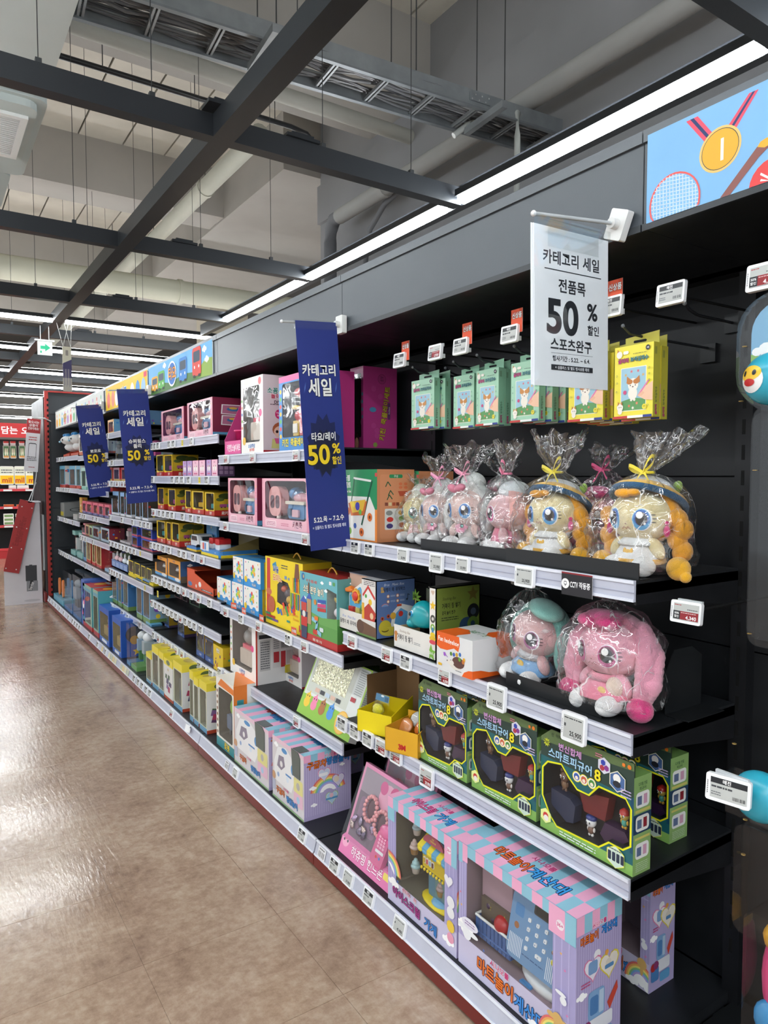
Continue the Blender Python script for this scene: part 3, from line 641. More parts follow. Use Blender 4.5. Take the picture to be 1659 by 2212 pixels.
# end unit closing the run
mb = MB(); mb.box(1.165, 2.5, 8.14, 8.16, .04, 2.262, '#2f3337', GREY); mb.box(1.165, 2.5, 8.135, 8.14, 2.02, 2.028, '#1d2023', GREY)
eu = tag(mb.build('end_shelving'), 'tall dark grey end panel with a red slotted post', 'shelving')
for z0, z1 in ((.10, .60), (.61, 1.02), (1.03, 1.44), (1.45, 1.98)):
    k = MB(); k.box(1.185, 1.66, 8.128, 8.14, z0, z1, '#2b2f33', GREY); k.build('side_panel', eu)
k = MB(); k.box(1.128, 1.165, 8.12, 8.165, .03, 2.262, '#a8322c', GREY); k.build('red_post', eu)
k = MB()
for i in range(38): k.box(1.150, 1.166, 8.1185, 8.121, .12 + i * .055, .146 + i * .055, '#141010', MATTE)
k.box(1.165, 1.72, 8.122, 8.14, 2.250, 2.266, '#a8322c', GREY); k.build('post_slots', eu)
k = MB(); k.tube([(1.146, 8.14, 0), (1.146, 8.14, .035)], .012, '#d8d8d8', PLAST, 8); k.build('foot', eu)
k = MB(); k.box(1.12, 1.145, 8.16, 9.05, .02, 2.2, '#1a1b1d', BLACK)
for i in range(3): k.box(1.106, 1.12, 8.30 + i * .06, 8.33 + i * .06, .35, .95, '#b9bcbe', PLAST)
k.build('rear_side', eu)
k = MB(); k.box(1.10, 1.12, 8.18, 9.0, .02, .12, '#7b211d', GREY); k.build('kick_plate', eu)
# ================================================================ PRICE TAGS
def tag_mesh(wd, ht, style, txt='25,900', pivot=0):
    # local: x right, z up, front at y = 0 facing -y
    mb = MB(); mb.prism(rrect(-wd / 2, -ht / 2, wd / 2, ht / 2, ht * .09, 3), -.009, 0, '#eef0f2', PLAST, 'y')
    mb.box(-wd / 2 + .004, wd / 2 - .004, 0, .004, -ht / 2 + .003, ht / 2 - .003, '#cfd2d4', PLAST)
    a = Art(mb, (-wd / 2, -.009, -ht / 2), (1, 0, 0), (0, 0, 1), wd, ht, PLAST); a.bars(.035, .2, .055, .75, '#555555', 1) if wd > .03 else 0
    for k in range(7): a.r(.03, .25 + k * .07, .06, .28 + k * .07, '#555555'); a.k -= 1
    return mb
def tag_screen(wd, ht, style, txt):
    x0, x1, z0, z1 = -wd / 2 + wd * .11, wd / 2 - wd * .07, -ht / 2 + ht * .13, ht / 2 - ht * .12
    mb = MB(); mb.box(x0, x1, -.0098, -.009, z0, z1, '#b9bbb8', SCREEN); a = Art(mb, (x0, -.0098, z0), (1, 0, 0), (0, 0, 1), x1 - x0, z1 - z0, SCREEN)
    if style == 'b':
        a.r(0, .72, 1, 1, '#232529'); a.t('매진', .45, .86, .20, '#e8e8e8', 1); a.lines(.03, .6, .45, .66, 1, '#44464a', 2); a.lines(.03, .3, .12, .34, 2, '#666a6d', 5); a.bars(.62, .1, .97, .27, '#2a2c30', 12)
    elif style == 'r':
        a.lines(.03, .3, .84, .95, 1, '#a2272c', 2); a.lines(.55, .97, .62, .72, 1, '#333333', 3); a.r(0, .04, .28, .54, '#202226'); a.t('50%', .14, .40, .15, '#dddddd', 1, .24); a.t('할인', .14, .2, .15, '#dddddd', 1, .24)
        a.r(.28, .04, 1, .54, '#8d1f26'); a.lines(.31, .9, .40, .5, 1, '#d8b9b9', 4); a.t(txt, .72, .2, .26, '#efe6e6', 1, .5)
    else:
        a.lines(.04, .93, .84, .95, 1, '#3d4043', 2); a.r(.04, .5, .13, .64, '#4a4d50'); a.t(txt, .64, .25, .25, '#202226', 1, .62, sx=.85); a.lines(.55, .95, .03, .1, 1, '#55585b', 7)
    return mb
TP = {}
def price_tag(bay, sh, u, style, txt='25,900', wd=.054, ht=.044, X=XF, zc=None, zr=None, dz=0, lab=None, group=True, Y=None, tiltbase=False):
    Y = yat(u, X - .01, zc) if Y is None else Y
    key = (style, txt, wd, ht)
    if key not in TP:
        o = tag_mesh(wd, ht, style).build('price_tag'); tag_screen(wd, ht, style, txt).build('screen', o); TP[key] = o
    else: o = copy_tree(TP[key])
    tag(o, None, 'price tag', 'price tags along the shelf rails' if group else None)
    if 'group' in o and not group: del o['group']
    o.location = (X - .0055, Y, zc + dz); o.rotation_euler = (R(-15) if tiltbase else R(-3), 0, -math.pi / 2)
    if lab: o['label'] = lab
    else:
        d = {'b': 'black-topped sold-out price tag', 'r': 'red price tag', 'w': 'grey price tag reading ' + txt}[style]
        if o.get('label'): del o['label']
        PLACED.append((o, bay, sh, Y, d, 'tag'))
    return o
def rail(bay, sh, spec, wd=.05, ht=.043, zr=None):
    z = (RAILS[bay][sh - 1] if zr is None else zr) + .0225
    for u, st in spec:
        st, tx = (st[0], st[1:] or ('25,900' if st[0] == 'w' else '4,550')); price_tag(bay, sh, u, st, tx, wd, ht, zc=z)
def S(us, st='b'): return [(u, st) for u in us]
rail(1, 1, S([768, 798])); rail(1, 1, [(871, 'w'), (1000, 'w')], .052, .042)
price_tag(1, 1, 943, 'w', '25,900', .058, .056, zc=1.116); price_tag(1, 1, 1134, 'w', '25,900', .062, .050, zc=1.118)
rail(1, 2, [(761, 'r8,800'), (836, 'r39,900'), (877, 'b'), (961, 'r4,550')], .052, .046)
price_tag(1, 2, 1073, 'w', '25,900', .066, .066, zc=.795); price_tag(1, 2, 1240, 'w', '25,900', .068, .068, zc=.792)
for u, st in ((739, 'b'), (767, 'b'), (795, 'b'), (824, 'r7,900'), (856, 'r7,900')): price_tag(1, 3, u, st[0], st[1:] or '25,900', .058, .050, zc=.490)
price_tag(1, 3, 922, 'r', '29,900', .062, .060, zc=.478)
rail(2, 1, [(489, 'r'), (546, 'r'), (640, 'r')]); rail(2, 2, [(488, 'r'), (660, 'r'), (683, 'b')])
rail(2, 3, [(488, 'r'), (521, 'b'), (559, 'r'), (623, 'b'), (658, 'r')]); rail(2, 4, [(475, 'b'), (489, 'r'), (503, 'b'), (517, 'r'), (641, 'r')])
rail(3, 1, S([329, 335, 342, 366, 375, 414])); rail(3, 2, S([330, 373, 384, 394, 408, 447])); rail(3, 3, [(333, 'r')] + S([345, 354, 364, 373, 395, 413, 430]))
rail(3, 4, S([327, 335, 343, 354, 366, 388, 399, 418]) + [(437, 'r')]); rail(3, 5, S([330, 338, 347, 357, 367, 376, 386]) + [(398, 'r'), (414, 'b'), (430, 'r'), (453, 'b')])
rail(3, 6, S([329, 337, 345, 354, 363, 372, 381]) + [(391, 'r')] + S([401, 411, 421, 434])); rail(3, 7, [(332, 'b'), (343, 'r'), (356, 'r'), (368, 'r'), (381, 'r'), (394, 'r'), (431, 'b'), (442, 'b'), (456, 'b')])
rail(4, 1, S([308, 315, 233])); rail(4, 2, S([235, 243])); rail(4, 3, [(235, 'r'), (243, 'b'), (254, 'r'), (265, 'r'), (272, 'r'), (280, 'r'), (294, 'r'), (304, 'r')])
rail(4, 4, S([238, 264, 287, 304, 313, 321])); rail(4, 5, S([238, 245, 252, 260, 267, 275, 283, 291])); rail(4, 6, S([238, 243, 248, 254, 261])); rail(4, 7, S([242, 265, 276, 303]))
rail(6, 1, S([127, 132, 139])); rail(5, 2, []); rail(6, 2, S([122, 125.5, 129, 133, 138, 142, 145.5, 150])); rail(6, 3, S([128, 138, 142, 145.5, 158]))
rail(5, 3, S([174, 179, 184, 202, 210])); rail(5, 4, S([175, 180, 185, 201])); rail(6, 4, S([131, 135, 140, 143.5, 147, 155])); rail(5, 5, S([185, 201]))
def base(bay, spec, wd=.052, ht=.044):
    for u, st in spec: price_tag(bay, 99, u, st[0], st[1:] or '25,900', wd, ht, X=1.121, zc=.077, tiltbase=True)
base(1, [(653, 'b'), (723, 'b'), (753, 'w37,900'), (797, 'b'), (864, 'w42,900')], .056, .047)
base(2, [(509, 'w42,900')]); base(2, [(371, 'r')]) if 0 else base(3, [(371, 'r')]); base(3, S([324, 316, 307, 299, 290]))
base(4, S([211, 228])); base(5, S([193, 172, 167, 162])); base(6, S([157, 148, 138, 129, 121, 115, 108.5]))
# barcode stickers and yellow sale cards on rails
def sticker(u, X, z, w_, h_, fn, label, name='rail_sticker', cat='sticker', tilt=0, Y=None, grp=None):
    mb = MB(); mb.box(-w_ / 2, w_ / 2, -.0008, 0, -h_ / 2, h_ / 2, '#e6e6e6', PAPER); fn(Art(mb, (-w_ / 2, -.0008, -h_ / 2), (1, 0, 0), (0, 0, 1), w_, h_, PAPER))
    o = tag(mb.build(name), label, cat, grp); o.location = (X, yat(u, X, z) if Y is None else Y, z); o.rotation_euler = (tilt, 0, -math.pi / 2); return o
def bc(a): a.r(0, 0, 1, 1, '#e3e3e6'); a.lines(.15, .85, .68, .95, 1, '#666666'); a.bars(.1, .1, .9, .62, '#444444', 12)
sticker(695, 1.113, .075, .05, .036, bc, 'small barcode sticker on the bottom rail under the pink phone set', tilt=R(-15))
sticker(490, 1.113, .075, .045, .034, bc, 'small barcode sticker on the bottom rail of the second bay', tilt=R(-15))
def cctv(a):
    a.r(0, 0, 1, 1, '#2b2a2e'); a.r(0, .93, 1, 1, '#8a2a30'); a.circ(.13, .50, .22, '#efeff0', 20); a.rr(.085, .44, .175, .60, .04, '#2b2a2e'); a.rr(.095, .47, .165, .57, .03, '#efeff0'); a.r(.12, .38, .14, .44, '#2b2a2e')
    a.t('CCTV', .42, .50, .30, '#efeff0', 1, .26); a.t('작동중', .76, .50, .27, '#efeff0', 1, .36)
sticker(1246, XF - .008, 1.118, .088, .052, cctv, 'black and white security camera notice on the plush shelf rail', 'camera_notice', 'sign')
def yc(a): a.r(0, 0, 1, 1, '#e3d24a'); a.lines(.15, .85, .2, .85, 3, '#6b5a20')
for i, (u, z) in enumerate(((394, 1.5475), (431, 1.3425), (303, .8475), (313, .63 - .0), (341, .63))):
    sticker(u, XF - .0035, z, .03, .04, yc, 'small yellow price card on a rail of the %s bay, %s from the top' % (('third', 'third', 'fourth', 'fourth', 'third')[i], ('first', 'second', 'fifth', 'sixth', 'sixth')[i]), 'price_card', 'price card')
q = random.Random(4)
for i in range(9):
    def pc(a, i=i): a.r(0, 0, 1, 1, ['#e9dfa6', '#efe8c8', '#dcd7b8'][i % 3]); a.lines(.1, .9, .1, .9, 4, ['#b06a5a', '#8a8a6a', '#5a8a9a'][i % 3], i)
    u = (221, 236, 240.5, 245, 249.5, 262, 266.5, 271, 276)[i]
    sticker(u, 1.113, .075, .05, .036, pc, 'yellowish paper price card on the bottom rail, %s from left' % ORD[i + 1], 'price_card', 'price card', tilt=R(-15), grp='paper price cards on the bottom rail')
mb = MB(); P = [(-.05 + .01 * i, .004 * math.sin(i * .9) + (.002 * max(0, i - 6)) ** 1) for i in range(11)]
mb.add([(x, -y - .002, -.018 + .012 * (i > 6)) for i, (x, y) in enumerate(P)] + [(x, -y - .002, .018) for x, y in P], [(i, i + 1, i + 12, i + 11) for i in range(10)], '#f1f2f4', PAPER)
o = tag(mb.build('loose_label'), 'curled blank white paper strip on the bottom rail', 'paper'); o.location = (1.112, yat(411, 1.12, .08), .077); o.rotation_euler = (R(-15), 0, -math.pi / 2)
# orange new-product cards
def newc(a): a.r(0, 0, 1, 1, '#dd5a3c'); a.poly([(0, 0), (.35, 0), (0, .6)], '#e46c4a'); a.poly([(1, 1), (.7, 1), (1, .5)], '#c94a30'); a.t('신상품', .52, .5 if a.h < .03 else .74, .42 if a.h < .03 else .24, '#fbfbfb', 1, .86, ol='#3a1d18')
for i, (u, dz, yw) in enumerate(((505, .045, .2), (527, .04, 0), (565, .04, 0), (635, .042, 0))):
    o = sticker(u, XF - .004, .7075 + dz, .045, .028, newc, 'orange new-item card clipped over the rail, %s from left' % ORD[i + 1], 'new_item_card', 'price card'); o.rotation_euler.z += yw

# ---------------------------------------------------------------- pegs with tags in the nearest bay
def peg(u, v, Xt, label, hooktag=None, u0=None):
    Y = yat(u, Xt, 1.7); z = zat(v, Xt, Y); mb = MB()
    mb.tube([(XB, 0, -.012), (Xt + .05, 0, -.012), (Xt + .02, 0, -.004), (Xt, 0, .008)], .0035, '#232529', GREY, 8)
    mb.ell((Xt, 0, .008), (.005, .005, .005), '#7c8084', GREY, 8, 6); o = mb.build('peg_hook'); k = MB(); k.box(XB - .012, XB, -.02, .02, -.035, .01, '#1d1f22', GREY); k.build('mount', o)
    o.location = (0, Y, z); tag(o, label, 'hook'); return Y, z
def hang_tag(u, v, X, style, txt='25,900', label='', wd=.060, ht=.045, z=None, yaw=0, arm=True):
    Y = yat(u, X, 1.7 if z is None else z); z = zat(v, X, Y)
    key = (style, txt, wd, ht)
    if key not in TP:
        o = tag_mesh(wd, ht, style).build('price_tag'); tag_screen(wd, ht, style, txt).build('screen', o); TP[key] = o
    else: o = copy_tree(TP[key])
    o.location = (X, Y, z); o.rotation_euler = (R(-6), 0, -math.pi / 2 + yaw); tag(o, label, 'price tag', 'price tags on peg arms')
    if arm:
        mb = MB(); mb.tube([(.012, 0, 0), (XB - X, 0, .004)], .003, '#0b0c0d', MATTE, 6); mb.box(.004, .018, -.02, .02, -ht * .35, -ht * .1, '#d4d6d8', PLAST); mb.box(.005, .011, -wd * .4, wd * .4, ht * .35, ht * .55, '#c9ccce', PLAST)
        a = tag(mb.build('tag_arm'), 'thin steel arm behind the ' + label.split(',')[0][:60], 'bracket'); a.location = (X, Y, z); a['label'] = 'steel arm ' + ' '.join(label.split()[-9:]); a['label'] = 'thin black arm holding ' + ' '.join(label.split()[:11])
    return Y, z
def newcard(u, v, X, label, w_=.042, h_=.062):
    Y = yat(u, X, 1.7); z = zat(v, X, Y); sticker(0, X + .002, z, w_, h_, newc, label, 'new_item_card', 'price card', Y=Y)
TAGX = 1.33
for i, (u, v, st, tx) in enumerate(((866, 779, 'b', ''), (943, 762, 'r', '1,900'), (998, 749, 'b', ''), (1104, 723, 'b', ''), (1322, 664, 'b', ''), (1452, 636, 'b', ''))):
    lb = ['sold-out peg tag beside the magenta boxes, leftmost', 'red-printed peg tag without orange card, second from left', 'sold-out peg tag above the paired green kits', 'sold-out peg tag just left of the white sale sign', 'sold-out peg tag half hidden behind the white sale sign', 'large sold-out peg tag hanging alone, right of the sale sign'][i]
    hang_tag(u, v, TAGX, st, tx or '25,900', lb, .066 if i == 5 else .062, .047)
for i, (u, v) in enumerate(((875, 764), (1008, 727), (1115, 699), (1326, 640))): newcard(u, v - 6, TAGX, 'orange new-item card behind a peg tag, %s from left' % ORD[i + 1])
hang_tag(1655, 598, 1.30, 'r', '4,340', 'discount peg tag at the right picture edge', .066, .050)
hang_tag(1488, 1323, 1.27, 'r', '4,340', 'red discount tag in the dark, right of the plush shelf end', .066, .044, z=1.16)
hang_tag(1575, 1706, 1.14, 'b', '25,900', 'sold-out tag at lower right in front of the blister pack', .072, .046, z=.80, yaw=R(12))
peg(1478, 663, 1.45, 'bare black peg hook right of the yellow kits'); peg(962, 800, 1.5, 'bare peg hook end between the green kits')

# ================================================================ BANNERS
def banner(name, label, u_tip, v_tip, u_base, v_base, wd, ht, art, off, bg, lean=0, sleeve=False, hold=None):
    Yb = yat(u_base, XF - .015, 1.9); zb = zat(v_base, XF - .015, Yb); xt = xat(u_tip, Yb, zb); zt = zat(v_tip, xt, Yb)
    L = XF - .02 - xt; r = empty(name, (XF - .008, Yb, zb)); tag(r, label, 'sign', 'sale banners hanging from the header')
    k = MB(); k.prism(rrect(-.022, -.03, .022, .03, .004), -.018, 0, '#d9dad8', PLAST, 'x'); k.tube([(-.018, 0, 0), (-.034, 0, 0)], .011, '#cfd0ce', PLAST, 10)
    m = k.build('magnet_mount', r); m.rotation_euler.x = R(22) if sleeve else 0
    k = MB(); k.tube([(-.03, 0, 0), (-L, 0, zt - zb)], .004, '#b5b8b9', GREY, 8); k.ell((-L, 0, zt - zb), (.006, .006, .006), '#dcdcdc', PLAST, 8, 6); k.build('arm', r)
    mb = MB(); n = 8
    mb.box(0, wd, -.0006, .0006, -ht, 0, bg, PAPER); art(Art(mb, (0, -.0006, -ht), (1, 0, 0), (0, 0, 1), wd, ht, PAPER))
    x0 = -L + off; ratio = (L - off - wd / 2) / L; s = mb.build('printed_sheet', r); s.location = (x0, -.006, (zt - zb) * ratio - (.030 if sleeve else .0)); s.rotation_euler.y = lean
    if sleeve:
        s.rotation_euler.y = lean; k = MB(); k.tube([(.03, -.004, .0), (wd - .03, -.004, 0)], .012, '#dfe6ee', WINDOW, 10, cap=False); k.box(.03, wd - .04, -.010, -.009, -.04, .0, '#ffffff', WINDOW); k.box(.0, wd + .004, -.0035, -.003, -ht - .003, .018, '#ffffff', WINDOW)
        c = k.build('clear_sleeve', r); c.location = s.location; c.rotation_euler = s.rotation_euler
        k = MB(); k.box(-.004, wd - .006, .001, .002, -ht + .001, 0, '#e3e6ea', PAPER); c = k.build('backing_sheet', r); c.location = s.location; c.rotation_euler = (0, lean + .004, 0)
    else:
        k = MB(); k.box(-.004, wd + .004, -.002, .002, -.026, .004, '#5a6fa8', WINDOW); c = k.build('clear_sleeve', r); c.location = s.location; c.rotation_euler = s.rotation_euler
    return r
def white_art(a):
    a.r(0, 0, 1, 1, '#f4f5f9'); a.t('카테고리 세일', .5, .815, .083, '#33353c', 1, .80); a.r(.14, .735, .90, .742, '#33353c')
    a.t('전품목', .50, .645, .085, '#26282e', 1, .46); a.t('50', .38, .455, .27, '#24262c', 1, sx=1.0); a.t('50', .386, .455, .27, '#24262c', 1, sx=.97); a.t('%', .78, .51, .135, '#24262c', 1, .24); a.t('할인', .79, .385, .062, '#24262c', 1, .17)
    a.t('스포츠완구', .49, .27, .078, '#33353c', 1, .56); a.r(.22, .213, .78, .2155, '#8a8c92'); a.t('행사기간 : 5.22. ~ 6.4.', .49, .18, .034, '#33353c', 1, .52)
    a.r(.22, .105, .78, .14, '#2c2e34'); a.t('※ 심플러스 및 별도 행사상품 제외', .5, .1225, .021, '#e6e6ea', 1, .46)
banner('sale_banner', 'white sale sheet in a clear sleeve hanging before the peg bay', 1143, 458, 1338, 487, .212, .298, white_art, -.008, '#dfe2e8', R(-1.2), True)
def blue(name_lines):
    def f(a):
        a.r(0, 0, 1, 1, '#27357e'); q = random.Random(2)
        a.poly([(.5 + .42 * math.cos(R(i * 15)) * (1 if i % 2 else .82), .46 + .145 * math.sin(R(i * 15)) * (1 if i % 2 else .78)) for i in range(24)], '#1d2452')
        a.poly([(.5 + .34 * math.cos(R(i * 15)) * (1 if i % 2 else .85), .43 + .105 * math.sin(R(i * 15)) * (1 if i % 2 else .8)) for i in range(24)], '#191c38')
        a.t('카테고리', .5, .79, .048, '#f1f1ee', 1, .84, ol='#1a2250'); a.t('세일', .5, .715, .075, '#f1f1ee', 1, .6, ol='#1a2250')
        for x in (.12, .88): a.poly([(x - .03, .69), (x + .01, .735), (x, .715), (x + .035, .74), (x - .005, .69), (x + .005, .71)], '#5a76c0')
        n = len(name_lines)
        for i, s in enumerate(name_lines): a.t(s, .5, .545 - i * .042 if n > 1 else .50, .036, '#f1f1ee', 1, .62)
        a.t('50', .36, .425, .105, '#f0cf2c', 1, ol='#2a2a3a', sx=.95); a.t('%', .80, .447, .055, '#f0cf2c', 1, .26); a.t('할인', .79, .392, .034, '#f0cf2c', 1, .24)
        a.t('5.22.목 ~ 7.2.수', .5, .135, .026, '#f1f1ee', 1, .76); a.t('※ 심플러스 및 별도 행사상품 제외', .5, .10, .016, '#d8dcee', 1, .84)
    return f
banner('sale_banner', 'largest blue sale banner hanging from the header over the second bay', 601, 693, 738, 702, .155, .76, blue(['타요/레이']), .045, '#27357e', R(-4))
banner('sale_banner', 'middle blue sale banner hanging in front of the fourth bay', 230, 843, 322, 843, .185, .70, blue(['슈퍼윙스', '폴리']), .045, '#27357e', R(-4.2))
banner('sale_banner', 'leftmost and smallest blue sale banner, before the fifth bay', 150, 881, 221, 876, .19, .71, blue(['뽀로로']), .03, '#27357e', R(-7))

# ================================================================ FAR END: standee, hanging signs, far shelf
def standee():
    X0, Y0 = .728, 8.31; W, Hh = .365, 1.11; r = empty('cardboard_standee', (X0 + W / 2, Y0, 0)); tag(r, 'white cardboard standee with slanting red strip and battery figure outline', 'standee')
    mb = MB(); mb.prism([(-.182, 0), (.182, 0), (.172, 1.08), (.04, 1.11), (-.182, .38)], 0, .012, '#d5d3d8', CARD, 'y')
    mb.prism([(.172, 0), (.182, 0), (.172, 1.08), (.160, 1.08)], .012, .16, '#55565a', CARD, 'y')
    a = Art(mb, (-.182, 0, 0), (1, 0, 0), (0, 0, 1), .364, 1.11, CARD)
    # plain battery cell picture (no face)
    a.r(.56, .22, .86, .37, '#3a3b3e'); a.r(.58, .12, .88, .22, '#8b8d91'); a.poly([(.64, .13), (.72, .125), (.76, .22), (.68, .225)], '#222326'); a.t('Energizer', .70, .172, .035, '#e8e8e8', 1, .25, rot=72)
    a.r(.66, .37, .74, .378, '#55575a'); a.e(.72, .03, .22, .012, '#bdbcc2')
    mb.build('board', r)
    k = MB(); P = [(-.187, .30), (-.115 + .06, .262), (.145, 1.05), (-.055 + .05, 1.115)]
    k.prism([(-.19, .37), (-.045, .335), (.125, 1.085), (-.015, 1.125)], -.03, -.018, '#a32c2c', CARD, 'y')
    for i in range(4):
        for x, z in ((-.165 + .055 * i, .40 + .215 * i), (-.07 + .055 * i, .38 + .215 * i)): k.ell((x, -.031, z), (.007, .003, .007), '#e8dcdc', PLAST, 8, 5)
    a = Art(k, (-.19, -.03, .335), (1, 0, 0), (0, 0, 1), .315, .79, CARD)
    for i in range(2): a.t('Energizer', .46 + .1 * i, .55 + i * .05, .09, '#8e2424', 1, .9, rot=77)
    k.build('red_strip', r)
    k = MB(); k.box(.06, .18, -.03, .15, 1.085, 1.10, '#cfcfd4', CARD); k.tube([(.10, .02, 1.1), (.15, .03, 1.35), (.18, .035, 1.62)], .006, '#c4c8ca', PLAST, 6); k.tube([(.07, .01, 1.1), (.11, .02, 1.2), (.15, .03, 1.3)], .005, '#d8dadc', PLAST, 6); k.build('top_rod', r)
standee()
def farsign():
    Y = 8.05; X0 = xat(60, Y, 1.7); X1 = xat(90, Y, 1.7); z1 = zat(903, X0, Y); z0 = zat(1018, X0, Y); w_ = X1 - X0; r = empty('hanging_notice', (X0, Y, z1)); tag(r, 'red and white notice sheet hanging beside the red post', 'sign')
    mb = MB(); mb.box(0, w_, -.002, .002, z0 - z1, 0, '#d9d8dc', PAPER); a = Art(mb, (0, -.002, z0 - z1), (1, 0, 0), (0, 0, 1), w_, z1 - z0, PAPER)
    a.r(0, .73, 1, 1, '#a53438')
    for i, s in enumerate(('찾으시는', '상품이', '안보이세요?')): a.t(s, .5, .935 - i * .06, .05, '#ece4e4', 1, .8)
    a.lines(.2, .8, .58, .67, 2, '#b04a4a'); a.rr(.22, .26, .80, .54, .03, '#2c2c30'); a.rr(.25, .26, .77, .525, .02, '#d9d8dc'); a.lines(.15, .85, .2, .29, 3, '#444444'); a.lines(.3, .75, .07, .1, 1, '#a53438')
    s = mb.build('printed_sheet', r); s.rotation_euler.y = R(4.5)
    k = MB(); k.tube([(-.10, 0, .01), (.17, 0, .004)], .006, '#c9caca', PLAST, 8); k.tube([(.16, 0, .004), (.24, .09, -.02)], .006, '#c9caca', PLAST, 8); k.build('arm', r)
farsign()
# exit sign hanging from the grid
X0, X1, Ye = 1.062, 1.196, 8.0
r = empty('exit_sign', ((X0 + X1) / 2, Ye, 2.615)); tag(r, 'white hanging sign with green arrow under the long beam', 'sign')
mb = MB(); mb.box(-.068, .068, -.012, .012, 0, .135, '#eef3f0', SIGNLIT); a = Art(mb, (-.068, -.012, 0), (1, 0, 0), (0, 0, 1), .136, .135, PAPER)
a.r(.02, .02, .98, .98, '#d6e2dc'); a.poly([(.18, .42), (.5, .42), (.5, .25), (.88, .55), (.5, .86), (.5, .68), (.18, .68)], '#158a62'); a.r(.15, .12, .28, .30, '#158a62'); mb.build('panel', r)
k = MB(); k.box(-.095, .09, -.015, .015, .14, .155, '#b9bcba', GREY); k.tube([(-.04, 0, .15), (-.04, 0, .30)], .004, '#9b9d9c', GALV, 6); k.tube([(.04, 0, .15), (.04, 0, .30)], .004, '#9b9d9c', GALV, 6); k.build('bracket', r)
# fabric banner on strings
YB_ = 7.75; X0 = xat(137, YB_, 2.5); X1 = xat(153, YB_, 2.5); zb_ = zat(845, X0, YB_); hb_ = zat(748, X0, YB_) - zb_
r = empty('hanging_banner', ((X0 + X1) / 2, YB_, zb_)); tag(r, 'narrow hanging banner on four strings, seen nearly edge on', 'banner')
mb = MB(); mb.box(-.042, .042, -.0, .004, 0, hb_, '#d9d5bf', PAPER); a = Art(mb, (-.042, 0, 0), (1, 0, 0), (0, 0, 1), .084, hb_, PAPER)
a.r(0, 0, 1, .62, '#4b466b'); a.r(0, 0, 1, .3, '#b9b4a8'); a.poly([(0, .62), (1, .72), (1, .6), (0, .5)], '#4b466b')
for i in range(8): a.r(.1 + .1 * i, .1 + .04 * (i % 3), .14 + .1 * i, .5, ['#8f8a9c', '#6a6485', '#c9c4b4'][i % 3])
a.r(.35, .8, .65, .92, '#9a948c'); mb.build('cloth', r)
k = MB()
for x, x2 in ((-.035, -.09), (-.035, .02), (.035, -.02), (.035, .05)): k.tube([(x, 0, hb_), (x2, 0, 2.911 - zb_)], .0022, '#c9cac4', PLAST, 4)
k.build('strings', r)

# far red-trimmed shelf with food packs
FY = 13.2
r = empty('far_shelving', (.6, FY, 0)); tag(r, 'distant black shelving with red header and red shelf edges', 'shelving')
mb = MB(); mb.box(-3.2, 1.5, .42, .45, 0, 2.0, '#17191b', BLACK); mb.build('back_panel', r)
def fz(v): return zat(v, 1.3, FY)
mb = MB(); mb.box(-3.2, 1.5, -.02, 0, fz(945), fz(914), '#c23335', PAPER); a = Art(mb, (-3.2, -.02, fz(945)), (1, 0, 0), (0, 0, 1), 4.7, fz(914) - fz(945), PAPER)
a.t('장바구니로 담는 오늘의 행사상품', .86, .5, .52, '#f3eeee', 1); mb.build('header_board', r)
for i, v in enumerate((1060, 1098, 1138)):
    z = fz(v); k = MB(); k.box(-3.2, 1.5, 0, .42, z, z + .02, '#1c1e20', BLACK); k.build('shelf_board', r); k = MB(); k.box(-3.2, 1.5, -.01, 0, z - .01, z + .032, '#c8434a', PAPER)
    for j in range(9): k.box(-1.4 + j * .33, -1.27 + j * .33, -.013, -.01, z - .008, z + .022, '#e4e4e4', PLAST)
    k.build('price_rail', r)
k = MB(); k.box(-3.2, 1.5, -.05, .42, 0, .13, '#b33034', GREY); k.box(-3.2, 1.5, -.06, -.05, .13, .17, '#d84248', GREY); k.build('base', r)
def far(name, label, u0, u1, v0, v1, fn, cat, grp, dy=.02):
    X0 = xat(u0, FY + dy, 1.2); X1 = xat(u1, FY + dy, 1.2); z0 = zat(v1, X0, FY + dy); z1 = zat(v0, X0, FY + dy); w_ = X1 - X0; h = z1 - z0
    mb = MB(); mb.prism(rrect(-w_ / 2, 0, w_ / 2, h, min(w_, h) * .12, 2), 0, .06, '#e9e6de', PAPER, 'y'); fn(Art(mb, (-w_ / 2, 0, 0), (1, 0, 0), (0, 0, 1), w_, h, PAPER)); o = tag(mb.build(name), label, cat, grp); o.location = ((X0 + X1) / 2, FY + dy, z0); return o
def milk(a): a.r(.03, .55, .97, .97, '#d9d9c9'); a.r(.03, .05, .97, .50, '#eebc1c'); a.t('mil', .5, .26, .34, '#c4472c', 1, .9); a.lines(.1, .9, .6, .85, 2, '#555555')
for i, (a_, b_) in enumerate(((0, 31), (32, 55), (56, 89))): far('food_pack', 'yellow and white food pack on the far shelf, %s from left' % ORD[i + 1], a_, b_, 1007, 1047, milk, 'pack', 'yellow food packs on the far shelf')
def grn(a): a.r(.05, .05, .95, .95, '#4e7a52'); a.e(.35, .5, .12, .3, '#e6e3c8'); a.e(.65, .5, .12, .3, '#e6e3c8'); a.r(.1, .05, .9, .2, '#c88a4a')
for i, (a_, b_) in enumerate(((9, 22), (24, 37), (43, 56))):
    far('blister_card', 'small green blister card hanging on the far wall, %s from left' % ORD[i + 1], a_, b_, 962, 990, grn, 'pack', 'green cards on the far wall', .36)
    far('peg_tag', 'red and white tag above a far green card, %s from left' % ORD[i + 1], a_ + 1, b_ - 1, 953, 961, lambda a: (a.r(0, 0, 1, 1, '#e4e4e4'), a.r(0, .5, 1, 1, '#d2504e')), 'price tag', 'far wall tags', .34)
